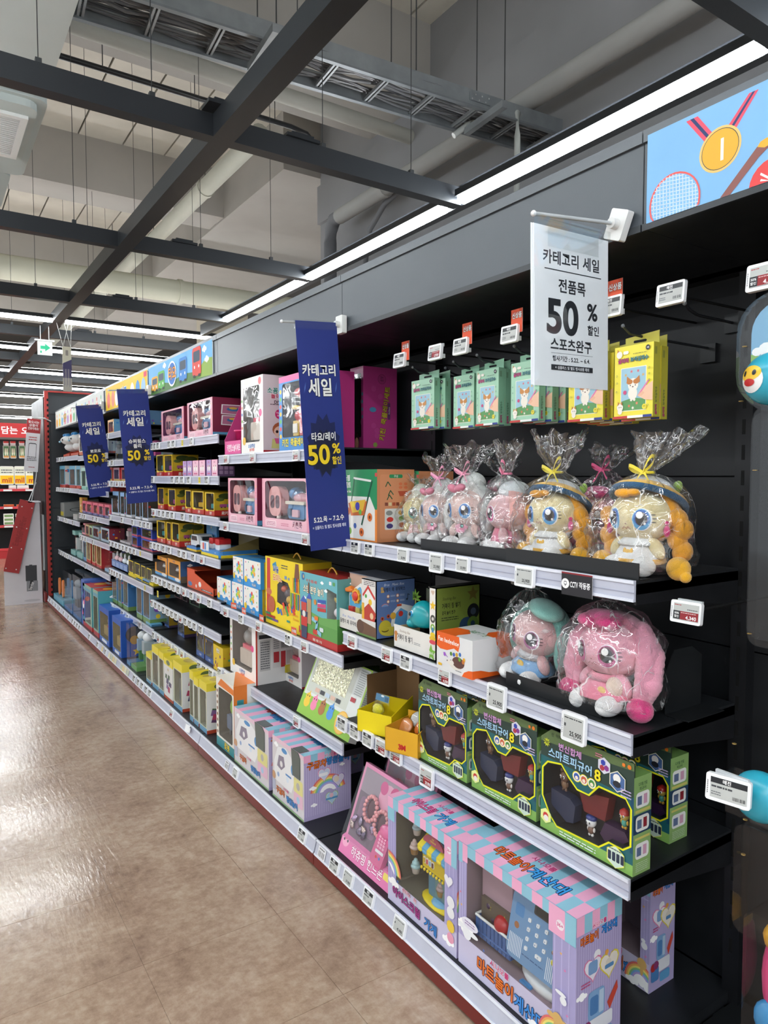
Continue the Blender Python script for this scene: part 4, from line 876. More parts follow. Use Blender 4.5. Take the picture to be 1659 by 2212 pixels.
for i, (a_, b_) in enumerate(((19, 35), (37, 62), (80, 95))): far('carton', 'white or pink small carton under the yellow far packs, %s from left' % ORD[i + 1], a_, b_, 1048, 1060, lambda a: a.r(.05, .1, .95, .6, '#e7c3c3'), 'carton', 'cartons on the far shelf')
for i, (a_, b_, v0) in enumerate(((6, 28, 1110), (6, 28, 1118), (6, 28, 1126), (32, 42, 1110), (32, 42, 1120), (93, 100, 1115))): far('food_tub', 'clear tub of green food on the far shelf, %s in order' % ORD[i + 1], a_, b_, v0, v0 + 8, lambda a: a.r(.08, .1, .92, .7, '#7a9a62'), 'tub', 'green food tubs on the far shelf')
for i, (a_, b_) in enumerate(((7, 29), (35, 50))): far('orange_pack', 'flat orange pack on the far shelf, %s from left' % ORD[i + 1], a_, b_, 1090, 1094, lambda a: a.r(0, 0, 1, 1, '#cf5a2a'), 'pack', 'orange packs on the far shelf')
# ================================================================ PRODUCTS
def toyblob(parent, name, parts, mat=PLAST, label=None):
    mb = MB()
    for p in parts:
        k, rest = p[0], p[1:]
        if k == 'e': mb.ell(rest[0], rest[1], rest[2], rest[3] if len(rest) > 3 else mat, 12, 8)
        elif k == 'b': mb.box(*rest[0], rest[1], mat)
        elif k == 'rb': mb.rbox(*rest[0], rest[1], rest[2], mat)
        elif k == 'l': mb.lathe(rest[0], rest[1], rest[2], mat, 14)
    o = mb.build(name, parent)
    if label: o['label'] = label
    return o
def winbox(w, d, h, col, outline, incol, front_fn=None, side_fn=None, top_fn=None, side=None, topc=None, film=True, backcol=None, name='toy_box', dd=None):
    mb = MB(); dd = dd or d - .004
    mb.box(-w / 2, w / 2, 0, d, 0, h, side or col, CARD, skip='fu'); mb.box(-w / 2, w / 2, 0, d, h - .0005, h, topc or side or col, CARD, skip='fbrld')
    inner = [(-w / 2 + p[0] * w, p[1] * h) for p in outline]
    mb.hole([(-w / 2, 0), (w / 2, 0), (w / 2, h), (-w / 2, h)], inner, 0, dd, col, incol, CARD, backcol)
    if front_fn: front_fn(front(mb, w, d, h))
    if side_fn: side_fn(right(mb, w, d, h))
    if top_fn: top_fn(top(mb, w, d, h))
    o = mb.build(name)
    if film:
        k = MB(); k.add([(p[0], .0012, p[1]) for p in inner], [tuple(range(len(inner)))], '#ffffff', WINDOW); k.build('window', o)
    return o
def plainbox(w, d, h, col, front_fn=None, side_fn=None, top_fn=None, side=None, topc=None, name='toy_box'):
    mb = MB(); mb.box(-w / 2, w / 2, 0, d, 0, h, col, CARD, skip='r'); mb.box(-w / 2, w / 2, 0, d, 0, h, side or col, CARD, skip='fbudl')
    if topc: mb.box(-w / 2, w / 2, 0, d, h, h + .0004, topc, CARD, skip='d')
    if front_fn: front_fn(front(mb, w, d, h))
    if side_fn: side_fn(right(mb, w, d, h))
    if top_fn: top_fn(top(mb, w, d, h))
    return mb.build(name)
RW = lambda a, b, c, d, q=.03: rrect(a, b, c, d, q, 3)
def item(bay, sh, uL, uR, vT, d, fn, desc, X=1.262, zs=None, yaw=0, cat='toy box', group=None, h=None, label=None, tilt=0, dz=0, minw=.03):
    zs = (ZB if sh == 99 else RAILS[bay][sh - 1] + .043) if zs is None else zs
    Y, w = span(uL, uR, X, zs + .05); w = max(w, minw); h = h or max(.03, zat(vT, X, Y - w / 2) - zs)
    o = fn(w - .002, d, h); put(o, X, Y, zs + .0006 + dz, yaw, tilt); tag(o, label, cat, group)
    if not label: PLACED.append((o, bay, sh, Y, desc, 'item'))
    return o
# ---- generic kinds
def k_yellow(title='로키', seed=1):
    def f(w, d, h):
        def fr(a): a.r(0, 0, 1, .2, '#b92a23'); a.t(title, .6, .1, .13, '#f6f2e4', 1, .5); a.r(0, .2, .12, 1, '#e9c41c'); a.e(.2, .22, .12, .05, '#f3d33a')
        def sd(a):
            a.r(0, 0, 1, 1, '#c4a224'); a.poly([(0, .2), (1, .2), (1, .45), (.5, .55), (0, .42)], '#b99c28'); a.e(.40, .84, .26, .13, '#3c4a1e'); a.e(.72, .80, .24, .12, '#4a5622'); a.e(.2, .7, .14, .08, '#55602a'); a.r(.55, .5, .58, .85, '#5a4a22')
            for x, c in ((.3, '#a04a7a'), (.55, '#2f8a92'), (.78, '#3e6fae')): a.rr(x - .12, .36, x + .12, .5, .03, c); a.circ(x - .06, .36, .03, '#222222', 8); a.circ(x + .06, .36, .03, '#222222', 8)
            a.r(0, 0, 1, .24, '#b92a23'); a.e(.8, .14, .16, .12, '#e8c81e'); a.t(title, .35, .11, .15, '#f6f2e4', 1, .45)
        o = winbox(w, d, h, '#d8b628', RW(.12, .24, .94, .95), '#5c563e', fr, sd, side='#d8b31b', topc='#c9a81c')
        q = random.Random(seed); toyblob(o, 'toy_car', [('rb', (-w * .25, w * .2, .02, d * .7, h * .30, h * .5), .006, q.choice(['#b0508a', '#3a9aa0', '#d8b02a'])), ('b', (-w * .12, w * .1, .03, d * .6, h * .5, h * .62), '#2a3a48')]); return o
    return f
def k_pinkkitchen(w, d, h):
    def fr(a):
        a.r(0, 0, .05, 1, '#e8a2b4'); a.r(.93, 0, 1, 1, '#e79aae')
        for i in range(5): a.circ(.965, .3 + i * .13, .02, ['#e0708a', '#f0c060', '#70b0d0'][i % 3], 8)
        a.rr(.08, .03, .32, .16, .03, '#f6d5dc'); a.lines(.1, .3, .05, .14, 3, '#b05a78'); a.t('키친쿡', .75, .12, .13, '#8a3a5a', 1, .36, ol='#f6e4ea'); a.lines(.42, .58, .06, .13, 2, '#d07a94')
    def sd(a):
        a.r(0, 0, 1, 1, '#7b2440'); a.r(0, 0, 1, .1, '#5c9cc0')
        for y in (.42, .70): a.poly([(.2, y - .13), (.82, y - .15), (.80, y + .12), (.22, y + .12)], '#e9e4e4'); a.poly([(.23, y - .11), (.79, y - .13), (.77, y + .10), (.25, y + .10)], '#b06a86'); a.e(.5, y, .16, .05, '#3f6f9f'); a.e(.5, y + .03, .1, .03, '#e0b04a')
    o = winbox(w, d, h, '#edb6c4', RW(.07, .20, .92, .95, .05), '#6e2740', fr, sd, side='#7b2440', topc='#8b2d4c')
    toyblob(o, 'toy_kitchen', [('rb', (-w * .02, w * .30, .02, .08, h * .22, h * .5), .01, '#3f7fb5'), ('rb', (-w * .05, w * .33, .012, .085, h * .5, h * .56), .006, '#e6dccb'), ('e', (w * .14, .05, h * .62), (w * .14, .03, h * .10), '#e2a2ae'),
        ('rb', (w * .1, w * .22, .01, .018, h * .26, h * .4), .004, '#e8b7c2'), ('b', (-w * .0, w * .06, .012, .018, h * .28, h * .42), '#2a4a6c')], label='pink and blue play kitchen')
    k = MB(); k.prism(rrect(-w * .40, h * .24, -w * .14, h * .84, w * .10, 4), .012, .05, '#eea8a6', PLAST, 'y'); k.prism(rrect(-w * .36, h * .40, -w * .28, h * .66, w * .03, 3), .010, .012, '#5b3340', PLAST, 'y'); k.prism(rrect(-w * .25, h * .40, -w * .17, h * .66, w * .03, 3), .010, .012, '#5b3340', PLAST, 'y'); k.build('toy_oven', o)
    k = MB(); k.ell((-w * .02, .06, h * .70), (w * .10, .03, h * .13), '#4b83b8', PLAST, 12, 8); k.ell((w * .16, .05, h * .64), (w * .19, .035, h * .20), '#ffffff', BLISTER, 14, 8); k.build('toy_hood', o)
    k = MB(); k.rbox(w * .32, w * .41, .02, .05, h * .24, h * .48, .006, '#5f9fce'); k.ell((-w * .22, .02, h * .2), (w * .03, .01, h * .1), '#e6d2c8', PLAST, 8, 6); k.build('toy_tools', o); return o
def k_print(col, title=None, seed=1, side=None, topc=None, band=None, tcol='#ffffff', n=9, pal=None, slant=None):
    def f(w, d, h):
        def fr(a):
            busy(a, seed, n, pal, y1=.7)
            if band: a.r(0, 0, 1, .16, band)
            if title: a.t(title, .5, .82, .17, tcol, 1, .86, ol='#2a2a30')
        def sd(a):
            busy(a, seed + 5, n, pal)
            if band: a.r(0, 0, 1, .14, band)
        return plainbox(w, d, h, col, fr, sd, side=side, topc=topc)
    return f
def k_win(col, incol, seed=1, side=None, topc=None, out=(.12, .16, .88, .84), band=None, toy=None, title=None, tcol='#ffffff', pal=None, n=6, name='toy_box', sidewin=False):
    def f(w, d, h):
        def fr(a):
            if band: a.r(0, 0, 1, out[1] * .85, band)
            if title: a.t(title, .5, out[1] * .5, out[1] * .6, tcol, 1, .8)
            a.r(.02, out[3] + .02, .98, .98, topc or col)
        def sd(a):
            busy(a, seed, n, pal, y0=.1, y1=.9)
            if band: a.r(0, 0, 1, .12, band)
        o = winbox(w, d, h, col, RW(*out), incol, fr, sd, side=side, topc=topc, name=name)
        q = random.Random(seed); c1, c2, c3 = (toy or [q.choice(BRIGHT) for _ in range(3)])
        zc = h * (out[1] + out[3]) / 2; hh = h * (out[3] - out[1]); ww = w * (out[2] - out[0])
        toyblob(o, 'toy', [('e', (0, d * .35, zc + hh * .18), (ww * .26, d * .22, hh * .16), c1), ('rb', (-ww * .22, ww * .22, d * .18, d * .5, zc - hh * .3, zc + hh * .06), ww * .06, c2), ('b', (-ww * .2, -ww * .05, d * .2, d * .4, zc - hh * .46, zc - hh * .3), c3), ('b', (ww * .05, ww * .2, d * .2, d * .4, zc - hh * .46, zc - hh * .3), c3), ('e', (-ww * .33, d * .3, zc - hh * .05), (ww * .09, d * .1, hh * .14), c3), ('e', (ww * .33, d * .3, zc - hh * .05), (ww * .09, d * .1, hh * .14), c3)])
        return o
    return f
def k_clear(col, toy, seed=1, top='#3f86c8', bottom='#3f86c8'):          # clear pack with printed base, back and a toy inside
    def f(w, d, h):
        mb = MB(); mb.box(-w / 2, w / 2, d * .85, d, 0, h, col, CARD); mb.box(-w / 2, w / 2, 0, d, 0, h * .09, bottom, CARD); mb.box(-w / 2, w / 2, d * .5, d, h * .93, h, top, CARD)
        a = right(mb, w, d, h); q = random.Random(seed)
        for i in range(3): a.rr(.55, .12 + i * .27, .96, .34 + i * .27, .04, q.choice(['#e8e8ea', '#6a9ac8', '#c8d8a8'])); 
        busy(front(mb, w, d, h * .09), seed, 4); o = mb.build('toy_pack')
        toyblob(o, 'toy', [('e', (0, d * .5, h * .68), (w * .25, d * .2, h * .11), toy[0]), ('rb', (-w * .2, w * .2, d * .3, d * .65, h * .32, h * .6), w * .05, toy[1]), ('b', (-w * .18, -w * .04, d * .35, d * .6, h * .1, h * .33), toy[2]), ('b', (w * .04, w * .18, d * .35, d * .6, h * .1, h * .33), toy[2])])
        k = MB(); k.add([(-w / 2, 0, h * .09), (w / 2, 0, h * .09), (w / 2, 0, h), (-w / 2, 0, h)], [(0, 1, 2, 3)], '#ffffff', BLISTER); k.add([(w / 2, 0, h * .09), (w / 2, d * .85, h * .09), (w / 2, d * .85, h), (w / 2, 0, h)], [(0, 1, 2, 3)], '#ffffff', BLISTER); k.add([(-w / 2, 0, h), (w / 2, 0, h), (w / 2, d * .5, h), (-w / 2, d * .5, h)], [(0, 1, 2, 3)], '#ffffff', BLISTER); k.build('window', o)
        return o
    return f

# ---- farthest and fifth bays (small in the picture)
DOLLS = []
def small_doll(w, d, h):
    o = MB(); o.ell((0, .05, h * .62), (w * .42, w * .38, h * .30), '#e6e8e6', PLUSH, 14, 10); o.ell((0, .05, h * .24), (w * .3, w * .28, h * .24), '#e9eaea', PLUSH, 12, 8); r = o.build('plush_doll')
    k = MB()
    for i in range(7): t = R(i * 51); k.ell((math.cos(t) * w * .24, .05 + math.sin(t) * w * .22, h * .88), (w * .1, w * .1, h * .10), '#2f86c4', PLUSH, 8, 6)
    k.build('crown', r); k = MB()
    for s in (-1, 1): k.ell((s * w * .16, .05 - w * .36, h * .62), (w * .05, .006, h * .06), '#1a1d24', PLAST, 8, 6)
    k.ell((0, .05 - w * .40, h * .52), (w * .1, .012, h * .05), '#8fc4dc', PLUSH, 8, 6); k.build('face', r); return r
item(6, 1, 143, 156, 930, .1, small_doll, '', X=1.30, zs=1.615, cat='plush toy', label='white plush head with blue crown, left of two on red tray', group='white crowned plush toys', h=.19)
item(6, 1, 157, 168, 933, .1, small_doll, '', X=1.30, zs=1.615, cat='plush toy', label='white plush head with blue crown, right one beside the banner', group='white crowned plush toys', h=.19)
def tray(w, d, h):
    mb = MB(); mb.prism([(0, 0), (d, 0), (d, h), (d * .8, h), (0, h * .35)], -w / 2, -w / 2 + .003, '#b8452e', CARD, 'x'); mb.prism([(0, 0), (d, 0), (d, h), (d * .8, h), (0, h * .35)], w / 2 - .003, w / 2, '#b8452e', CARD, 'x'); mb.box(-w / 2, w / 2, 0, .003, 0, h * .4, '#c9533a', CARD); mb.box(-w / 2, w / 2, 0, d, 0, .01, '#a23a26', CARD)
    mb.box(-w / 2, w / 2, d - .01, d, 0, h, '#a23a26', CARD); busy(front(mb, w, d, h * .4), 4, 4); return mb.build('display_tray')
for a, b in ((137, 150), (153, 169)): item(6, 1, a, b, 965, .12, tray, 'red open display tray', cat='display tray', h=.075)
for u0, u1, c, i in ((171, 184, '#ece6dc', 1), (209, 220, '#e6b43a', 2), (222, 234, '#cfe0e4', 3)): item(5 if u0 > 200 else 6, 1, u0, u1, 937, .12, k_win(c, '#55606a', i, out=(.1, .2, .9, .88), band='#c8643c'), 'pale window box with small toys')
for u0, u1, i in ((129, 141, 1), (150, 163, 2), (165, 174, 3)): item(6, 2, u0, u1, 1006, .16, k_win('#4f96b8', '#8e9a98', i, side='#e2e4e2', band='#c04a3c', topc='#6aa8c4'), 'blue and white toy box with window')
for u0, u1, i in ((176, 186, 4), (189, 203, 5)): item(5, 2, u0, u1, 1010, .14, k_win('#a9cfc6', '#6f8480', i, side='#dfe8e4', band='#88bdb0'), 'mint window box with grey toy')
item(5, 2, 206, 222, 1018, .14, k_print('#3b3f42', None, 8, n=3), 'dark grey low toy box'); item(5, 2, 226, 243, 1002, .12, k_win('#e9caa4', '#8b5a4a', 9, side='#c83a34', band='#d04a3c'), 'red and cream boxed toy')
def slantbox(w, d, h):
    mb = MB(); mb.prism([(0, 0), (d, 0), (d, h * 1.25), (0, h)], -w / 2, w / 2, '#8d8f8e', CARD, 'x'); a = right(mb, w, d, h); a.e(.45, .5, .3, .16, '#2c2d2e'); a.e(.45, .5, .27, .13, '#8d8f8e'); a.t('RC', .45, .5, .14, '#2c2d2e', 1); front(mb, w, d, h).r(.1, .05, .8, .35, '#c9b83c'); return mb.build('toy_box')
item(6, 3, 130, 139, 1087, .34, slantbox, 'grey slant-lidded box with black oval mark'); item(6, 3, 158, 167, 1112, .25, k_print('#a9a9a6', None, 11, n=2), 'low pale grey carton')
for i, (a, b) in enumerate(((178, 186), (187, 198), (201, 211), (213, 223), (226, 237))): item(5, 3, a, b, 1083 + i * 2, .07, k_win('#d9697c', '#7c6a72', i, out=(.12, .2, .88, .8), band='#5b5f94', title='뽀', side='#e07a86'), 'small pink figure box with window', group='small pink figure boxes on the third shelf of the fifth bay')
item(5, 3, 172, 177, 1075, .05, k_print('#c99a3a', None, 3), 'narrow orange figure pack')
for i, (a, b, c) in enumerate(((177, 184, '#d68c98'), (185, 192, '#c3a57a'), (193, 199, '#a9c29a'), (200, 214, '#8fa3ae'), (218, 236, '#a9bccb'))): item(5, 4, a, b, 1131 + i * 3, .12, k_win(c, '#5c5458', i + 20, side='#8f3040' if i == 4 else None), 'slim window box with doll figure' if i < 3 else 'grey-blue blister box with figure')
def lantern(w, d, h):
    mb = MB(); mb.prism(rrect(-w / 2, 0, w / 2, h * .2, .01), .0, d, '#7fb5b0', PLAST, 'y'); mb.prism([(-w * .42, h * .2), (w * .42, h * .2), (w * .22, h * .86), (-w * .22, h * .86)], .02, d - .02, '#9fb5b4', BLISTER, 'y'); mb.prism(rrect(-w * .3, h * .82, w * .3, h, .012), .01, d - .01, '#8cc2ba', PLAST, 'y'); o = mb.build('robot_toy')
    k = MB(); k.rbox(-w * .15, w * .15, .03, d - .03, h * .2, h * .7, .01, '#dfe3e2'); k.build('body', o); k = MB(); k.tube([(-w * .6, d / 2, h * (.3 + .45 * t / 8)) if 0 else (-w * .42 - w * .2 * math.sin(math.pi * t / 8), d / 2, h * (.35 + .4 * t / 8)) for t in range(9)], .004, '#222528', PLAST, 6); k.build('handle', o); return o
item(6, 4, 153, 163, 1148, .1, lantern, 'mint plastic robot toy in clear shell', cat='toy', h=.24); item(6, 4, 166, 178, 1156, .1, lantern, 'mint plastic robot toy in clear shell', cat='toy', h=.24)
item(6, 4, 180, 186, 1165, .12, k_win('#5a86b0', '#39454f', 3, side='#9cc8c4'), 'slim blue window box')
for i, (a, b) in enumerate(((187, 196), (199, 206), (208, 219))): item(5, 5, a, b, 1157 + 5 * i, .13, k_win('#d9c489', '#9c8a50', i, side='#a8222a', band='#b9302e', topc='#b02a2c', out=(.15, .12, .85, .9)), 'tall red and cream toy box', group=None)
item(5, 5, 226, 239, 1170, .16, k_clear('#4a6ca0', ('#6a4a3a', '#b8c0c8', '#e0b02a'), 9, '#4a6ca0', '#8fb0cc'), 'blue clear-front action toy pack')
# bottom shelf, far bays
def scissor(w, d, h):
    mb = MB(); mb.box(-w / 2, w / 2, 0, d, 0, h * .24, '#5a9cb4', CARD); mb.box(-w / 2, w / 2, d * .8, d, 0, h * .5, '#4a8aa4', CARD); busy(front(mb, w, d, h * .24), 2, 5); o = mb.build('toy_display')
    for i in range(2):
        for dx, c in ((0, '#e8833a'), (w * .12, '#4c88b8')):
            k = MB(); x = -w * .25 + i * w * .36 + dx; k.prism(rrect(x - w * .07, h * .24, x + w * .07, h, w * .07, 3), .03 + dx, .045 + dx, c, PLAST, 'y'); k.build('toy_sword', o)
    return o
item(6, 99, 116, 137, 1224, .14, scissor, 'blue display tray of orange and blue toy swords', cat='toy', X=1.145, h=.23)
item(6, 99, 139, 156, 1242, .2, k_clear('#5d7286', ('#7a8894', '#8a98a4', '#56646f'), 2, '#48535e', '#4a6fa0'), 'grey-blue clear toy pack', X=1.145); item(6, 99, 158, 175, 1250, .2, k_clear('#5d7286', ('#8a8f94', '#77838f', '#56646f'), 3, '#48535e', '#4a6fa0'), 'grey-blue clear toy pack', X=1.145)
item(5, 99, 177, 184, 1255, .18, k_print('#3f62b0', None, 3, topc='#3f62b0'), 'blue-topped toy box', X=1.145)
def topstar(c):
    def f(w, d, h):
        o = winbox(w, d, h, '#8fae9c', RW(.1, .14, .86, .85), '#5f7466', lambda a: (a.r(0, 0, 1, .1, '#b03038'), a.r(.06, .86, .96, .93, '#5c9ab0')), lambda a: (a.r(0, 0, 1, 1, '#4f9fa8'), a.r(.1, .12, .62, .72, '#43474a'), a.r(.62, .1, .95, .45, '#5a8a3a'), a.r(0, 0, 1, .1, c), a.cloud(.5, .86, .04), a.cloud(.8, .6, .03)), lambda a: (a.r(0, 0, 1, 1, c), a.circ(.5, .5, .25, '#f0b43a', 10), a.r(.3, .7, .7, .85, '#e8e8ea')), side='#4f9fa8')
        toyblob(o, 'toy', [('e', (0, d * .4, h * .6), (w * .22, d * .2, h * .12), '#e2c4a0'), ('b', (-w * .2, w * .2, d * .2, d * .5, h * .2, h * .5), '#6a9a50')]); return o
    return f
item(5, 99, 180, 199, 1270, .22, topstar('#c0332c'), 'teal window box with red lid', X=1.145); item(5, 99, 202, 213, 1278, .22, topstar('#c0332c'), 'teal window box with red lid', X=1.145)
def blueroof(w, d, h):
    o = winbox(w, d, h, '#2558b0', RW(.08, .12, .92, .84), '#8d8560', lambda a: (a.rr(.25, .02, .75, .1, .02, '#e0e4ea'), a.r(.05, .12, .95, .14, '#5a8ad0')), lambda a: (a.r(0, 0, 1, 1, '#1f4fa4'), a.e(.45, .6, .3, .22, '#2a2e3a'), a.e(.45, .45, .15, .12, '#b98a30'), a.star(.55, .14, .13, '#e9c12a')), lambda a: (a.r(0, 0, 1, 1, '#2760c0'), a.e(.5, .5, .3, .2, '#b9c4d4'), a.star(.5, .5, .2, '#7a8aa0')), side='#1f4fa4', topc='#2760c0')
    toyblob(o, 'toy', [('e', (0, d * .35, h * .58), (w * .3, d * .2, h * .13), '#c9b27a'), ('rb', (-w * .3, w * .3, .02, d * .5, h * .2, h * .46), .01, '#b8a468'), ('e', (w * .2, .03, h * .5), (w * .08, .02, h * .07), '#d85a2a')]); return o
item(4, 99, 215, 236, 1320, .2, blueroof, 'large blue peaked window box with yellow star', X=1.145); item(4, 99, 243, 262, 1342, .2, blueroof, 'large blue peaked window box with yellow star', X=1.145)
item(4, 99, 274, 281, 1350, .2, k_clear('#86b4d4', ('#e6e8ea', '#9fb4c8', '#5a8a50'), 5, '#9fc4e0', '#5c88b0'), 'clear-sided rescue toy box, pale blue', X=1.145)
item(4, 99, 283, 295, 1354, .2, k_clear('#5fa6d8', ('#e6e8ea', '#a8b4b8', '#5a8a50'), 6, '#6ab0e0', '#6a9a5a'), 'clear-sided rescue toy box, sky blue', X=1.145)

# ---- fourth bay
item(4, 1, 233, 246, 905, .13, k_win('#e0a03a', '#5c6068', 2, side='#6fa8d0', band='#e8b84a'), 'orange window box with plane toy'); item(4, 1, 300, 317, 886, .17, k_win('#e0a03a', '#5c6068', 4, side='#6f9ac0', band='#7fb0d8', out=(.12, .2, .9, .85)), 'orange and blue window box with plane toy', X=1.25)
for i, (a, b) in enumerate(((236, 245), (248, 254))): item(4, 2, a, b, 948, .13, k_clear('#4f8f86', ('#8e8f93', '#b0b3b8', '#44484c'), i, '#3a3f44', '#9aa0a4'), 'clear robot figure pack')
item(4, 2, 304, 325, 937, .15, k_clear('#3c7a82', ('#b85a8a', '#c04a7a', '#d04a8a'), 4, '#56646c', '#4a7ab0'), 'clear pack with pink toy figure')
for i, (a, b, c) in enumerate(((231, 242, '#b8463c'), (245, 258, '#c9a0a8'), (262, 275, '#b8463c'))): item(4, 3, a, b, 1010, .12, k_win(c, '#6a5a62', i, toy=('#a8387a', '#8a2a6a', '#d8d0d0'), side='#c8363a', band='#cfae5a'), 'window box with magenta robot')
item(4, 3, 309, 325, 1012, .12, k_clear('#2f3236', ('#6a6c70', '#55585c', '#3c3e42'), 7, '#2b2d30', '#3a3c40'), 'dark clear pack with grey toy')
for i, (a, b) in enumerate(((241, 257), (260, 269), (272, 284), (292, 303), (307, 320))): item(4, 4, a, b, 1062 + 2 * i, .14, k_win('#7f9fc0', '#5b5a4e', i, toy=[('#d8dce0', '#a0b8d0', '#5a80b0'), ('#9ab0c8', '#b8c4d0', '#3a5a9a'), ('#e6e0e2', '#d06a7a', '#e8e8e8'), ('#7a5a40', '#b06a50', '#e8e8e8'), ('#7a5a40', '#b0605a', '#e8e8e8')][i], side='#565048', topc='#88b0dc', out=(.14, .1, .9, .82), band='#e4e2e6'), 'tall pale blue figure window box')
item(4, 5, 259, 270, 1133, .12, k_clear('#9a8f92', ('#c8909a', '#d8d0d0', '#b8a8a8'), 3, '#7e7478', '#b8b0b4'), 'clear pink-grey figure pack'); item(4, 5, 271, 281, 1137, .12, k_clear('#9a8f92', ('#8a7a80', '#c0b8b8', '#908488'), 4, '#7e7478', '#b8b0b4'), 'clear pink-grey figure pack')
for i, (a, b, lo) in enumerate(((285, 297, 0), (285, 297, 1), (305, 329, 0), (305, 329, 1))): item(4, 5, a, b, 1150 if lo else 1166, .13, k_win('#2a46a8', '#6a6a50', i, out=(.1, .18, .9, .86), band='#b84a5a', side='#2440a0', toy=('#c8b46a', '#d0c090', '#222222')), '%s blue toy car window box' % ('upper' if lo else 'lower'), dz=.075 * lo, h=.073)
def bunnytray(w, d, h):
    mb = MB(); mb.box(-w / 2, w / 2, 0, .004, 0, h * .55, '#5f80b8', CARD); mb.box(-w / 2, w / 2, 0, d, 0, .01, '#4a6aa0', CARD); mb.box(-w / 2, -w / 2 + .004, 0, d, 0, h * .5, '#4a6aa0', CARD); mb.box(w / 2 - .004, w / 2, 0, d, 0, h * .5, '#4a6aa0', CARD)
    a = Art(mb, (-w / 2, -.0001, 0), (1, 0, 0), (0, 0, 1), w, h * .55)
    for i in range(4): a.rr(.05 + i * .24, .2, .22 + i * .24, .8, .1, '#8fa8d0')
    o = mb.build('display_tray')
    for i in range(4):
        k = MB(); x = -w * .36 + i * w * .24; k.ell((x, .03, h * .66), (w * .09, .02, h * .2), ['#f0c4cc', '#f0c4cc', '#e8eef4', '#e8eef4'][i], PLUSH, 10, 7); k.ell((x - .006, .03, h * .95), (w * .02, .008, h * .2), '#f2f2f4', PLUSH, 6, 5); k.ell((x + .006, .03, h * .95), (w * .02, .008, h * .2), '#f2f2f4', PLUSH, 6, 5); k.build('plush_head', o)
    return o
item(4, 6, 241, 276, 1200, .12, bunnytray, 'blue tray of bunny-eared plush heads', cat='toy display', h=.11)
def yedge(w, d, h): return k_win('#6b6d6c', '#585b5b', 4, out=(.1, .1, .9, .9), topc='#4a4c4e')(w, d, h)
for i, (a, b) in enumerate(((278, 288), (291, 302), (305, 314), (317, 327))):
    def f(w, d, h): 
        o = winbox(w, d, h, '#d8c02a', RW(.06, .08, .94, .92), '#66695f', None, lambda a: a.r(0, 0, 1, 1, '#5d5f5c'), topc='#4c4e4c', side='#5d5f5c'); toyblob(o, 'toy_car', [('rb', (-w * .3, w * .3, .02, d * .6, h * .2, h * .5), .006, '#9a9c98')]); return o
    item(4, 6, a, b, 1218 + 6 * i, .13, f, 'grey window box edged in yellow', dz=.018)
def ytray(w, d, h): mb = MB(); mb.box(-w / 2, w / 2, 0, d, 0, h, '#e0c81e', CARD); busy(front(mb, w, d, h), 4, 8, ['#d85a3a', '#f0ea8a', '#3a6ab0'], sz=(.1, .3)); return mb.build('yellow_tray')
item(4, 6, 277, 331, 1240, .16, ytray, 'shallow yellow printed tray under boxes', cat='tray', X=1.25, h=.0172)
for i, (a, b) in enumerate(((243, 253), (255, 263), (266, 277), (295, 307), (309, 324))):
    item(4, 7, a, b, 1240 + 4 * i, .2, k_win('#7faacb', '#8c8678', i, toy=[('#d8dce0', '#a8683a', '#5a80b0'), ('#e8e8ea', '#b06a40', '#8a4a2a'), ('#d8a060', '#8a3a2a', '#e8e8e8'), ('#e8a8c0', '#d87aa0', '#f0f0f0'), ('#d8dce0', '#8aa0b8', '#b8c0c8')][i], side='#3a6a9a' if i != 4 else '#86a8bc', topc='#5a8ac0', band='#6a8a4a', out=(.08, .14, .92, .94)), 'tall blue animal figure window box', X=1.25)

# ---- third bay
item(3, 1, 349, 397.5, 877, .20, k_pinkkitchen, '', label='pink kitchen play box on the top shelf of the third bay, left one', group='pink kitchen play boxes', X=1.25)
item(3, 1, 405, 459.5, 857, .22, k_pinkkitchen, '', label='pink kitchen play box on the top shelf of the third bay, right one', group='pink kitchen play boxes', X=1.25)
for i, (a, b) in enumerate(((338, 353), (354, 372))): item(3, 2, a, b, 982, .16, k_yellow('르키', i), 'yellow and red toy vehicle box', group='yellow toy vehicle boxes')
def blind(col):
    def f(w, d, h): return plainbox(w, d, h, col, lambda a: (a.r(.05, .05, .95, .95, '#f3c3d4' if col == '#e9a2c0' else '#b79acb'), a.t('뽀요', .5, .85, .12, '#c04a80', 1, .7), a.e(.33, .5, .14, .2, '#f7efe9'), a.e(.68, .5, .14, .2, '#f7efe9'), a.circ(.33, .62, .06, '#d8527a', 8), a.circ(.68, .62, .06, '#7a4a2a', 8), a.r(.2, .12, .8, .2, '#d8648c')),
        lambda a: (a.r(0, 0, 1, 1, '#6f4f74'), [a.rr(.1 + .3 * (i % 3), .12 + .27 * (i // 3), .32 + .3 * (i % 3), .33 + .27 * (i // 3), .03, '#a98aa8') for i in range(9)]), side='#6f4f74')
    return f
for i, (a, b) in enumerate(((395, 403), (404, 415), (416, 429), (430, 443), (446, 456), (457, 470))): item(3, 2, a, b, 991 + (i // 3), .09, blind('#e9a2c0' if i in (2, 3, 5) else '#b28ac4'), '%s surprise figure box' % ('pink' if i in (2, 3, 5) else 'purple'), h=.085, group='pink and purple surprise figure boxes')
for i, (a, b) in enumerate(((341, 354), (363, 379), (400, 413), (415, 440), (443, 463))): item(3, 3, a, b, 1054 + i * 2.6, .16, k_yellow('르키', i + 3), 'yellow and red toy vehicle box', group='yellow toy vehicle boxes')
for i, (a, b) in enumerate(((339, 357), (360, 369.5), (371, 387))): item(3, 4, a, b, 1127 + i * 2, .15, k_yellow('반키', i + 9), 'yellow and orange toy vehicle box', group='yellow toy vehicle boxes')
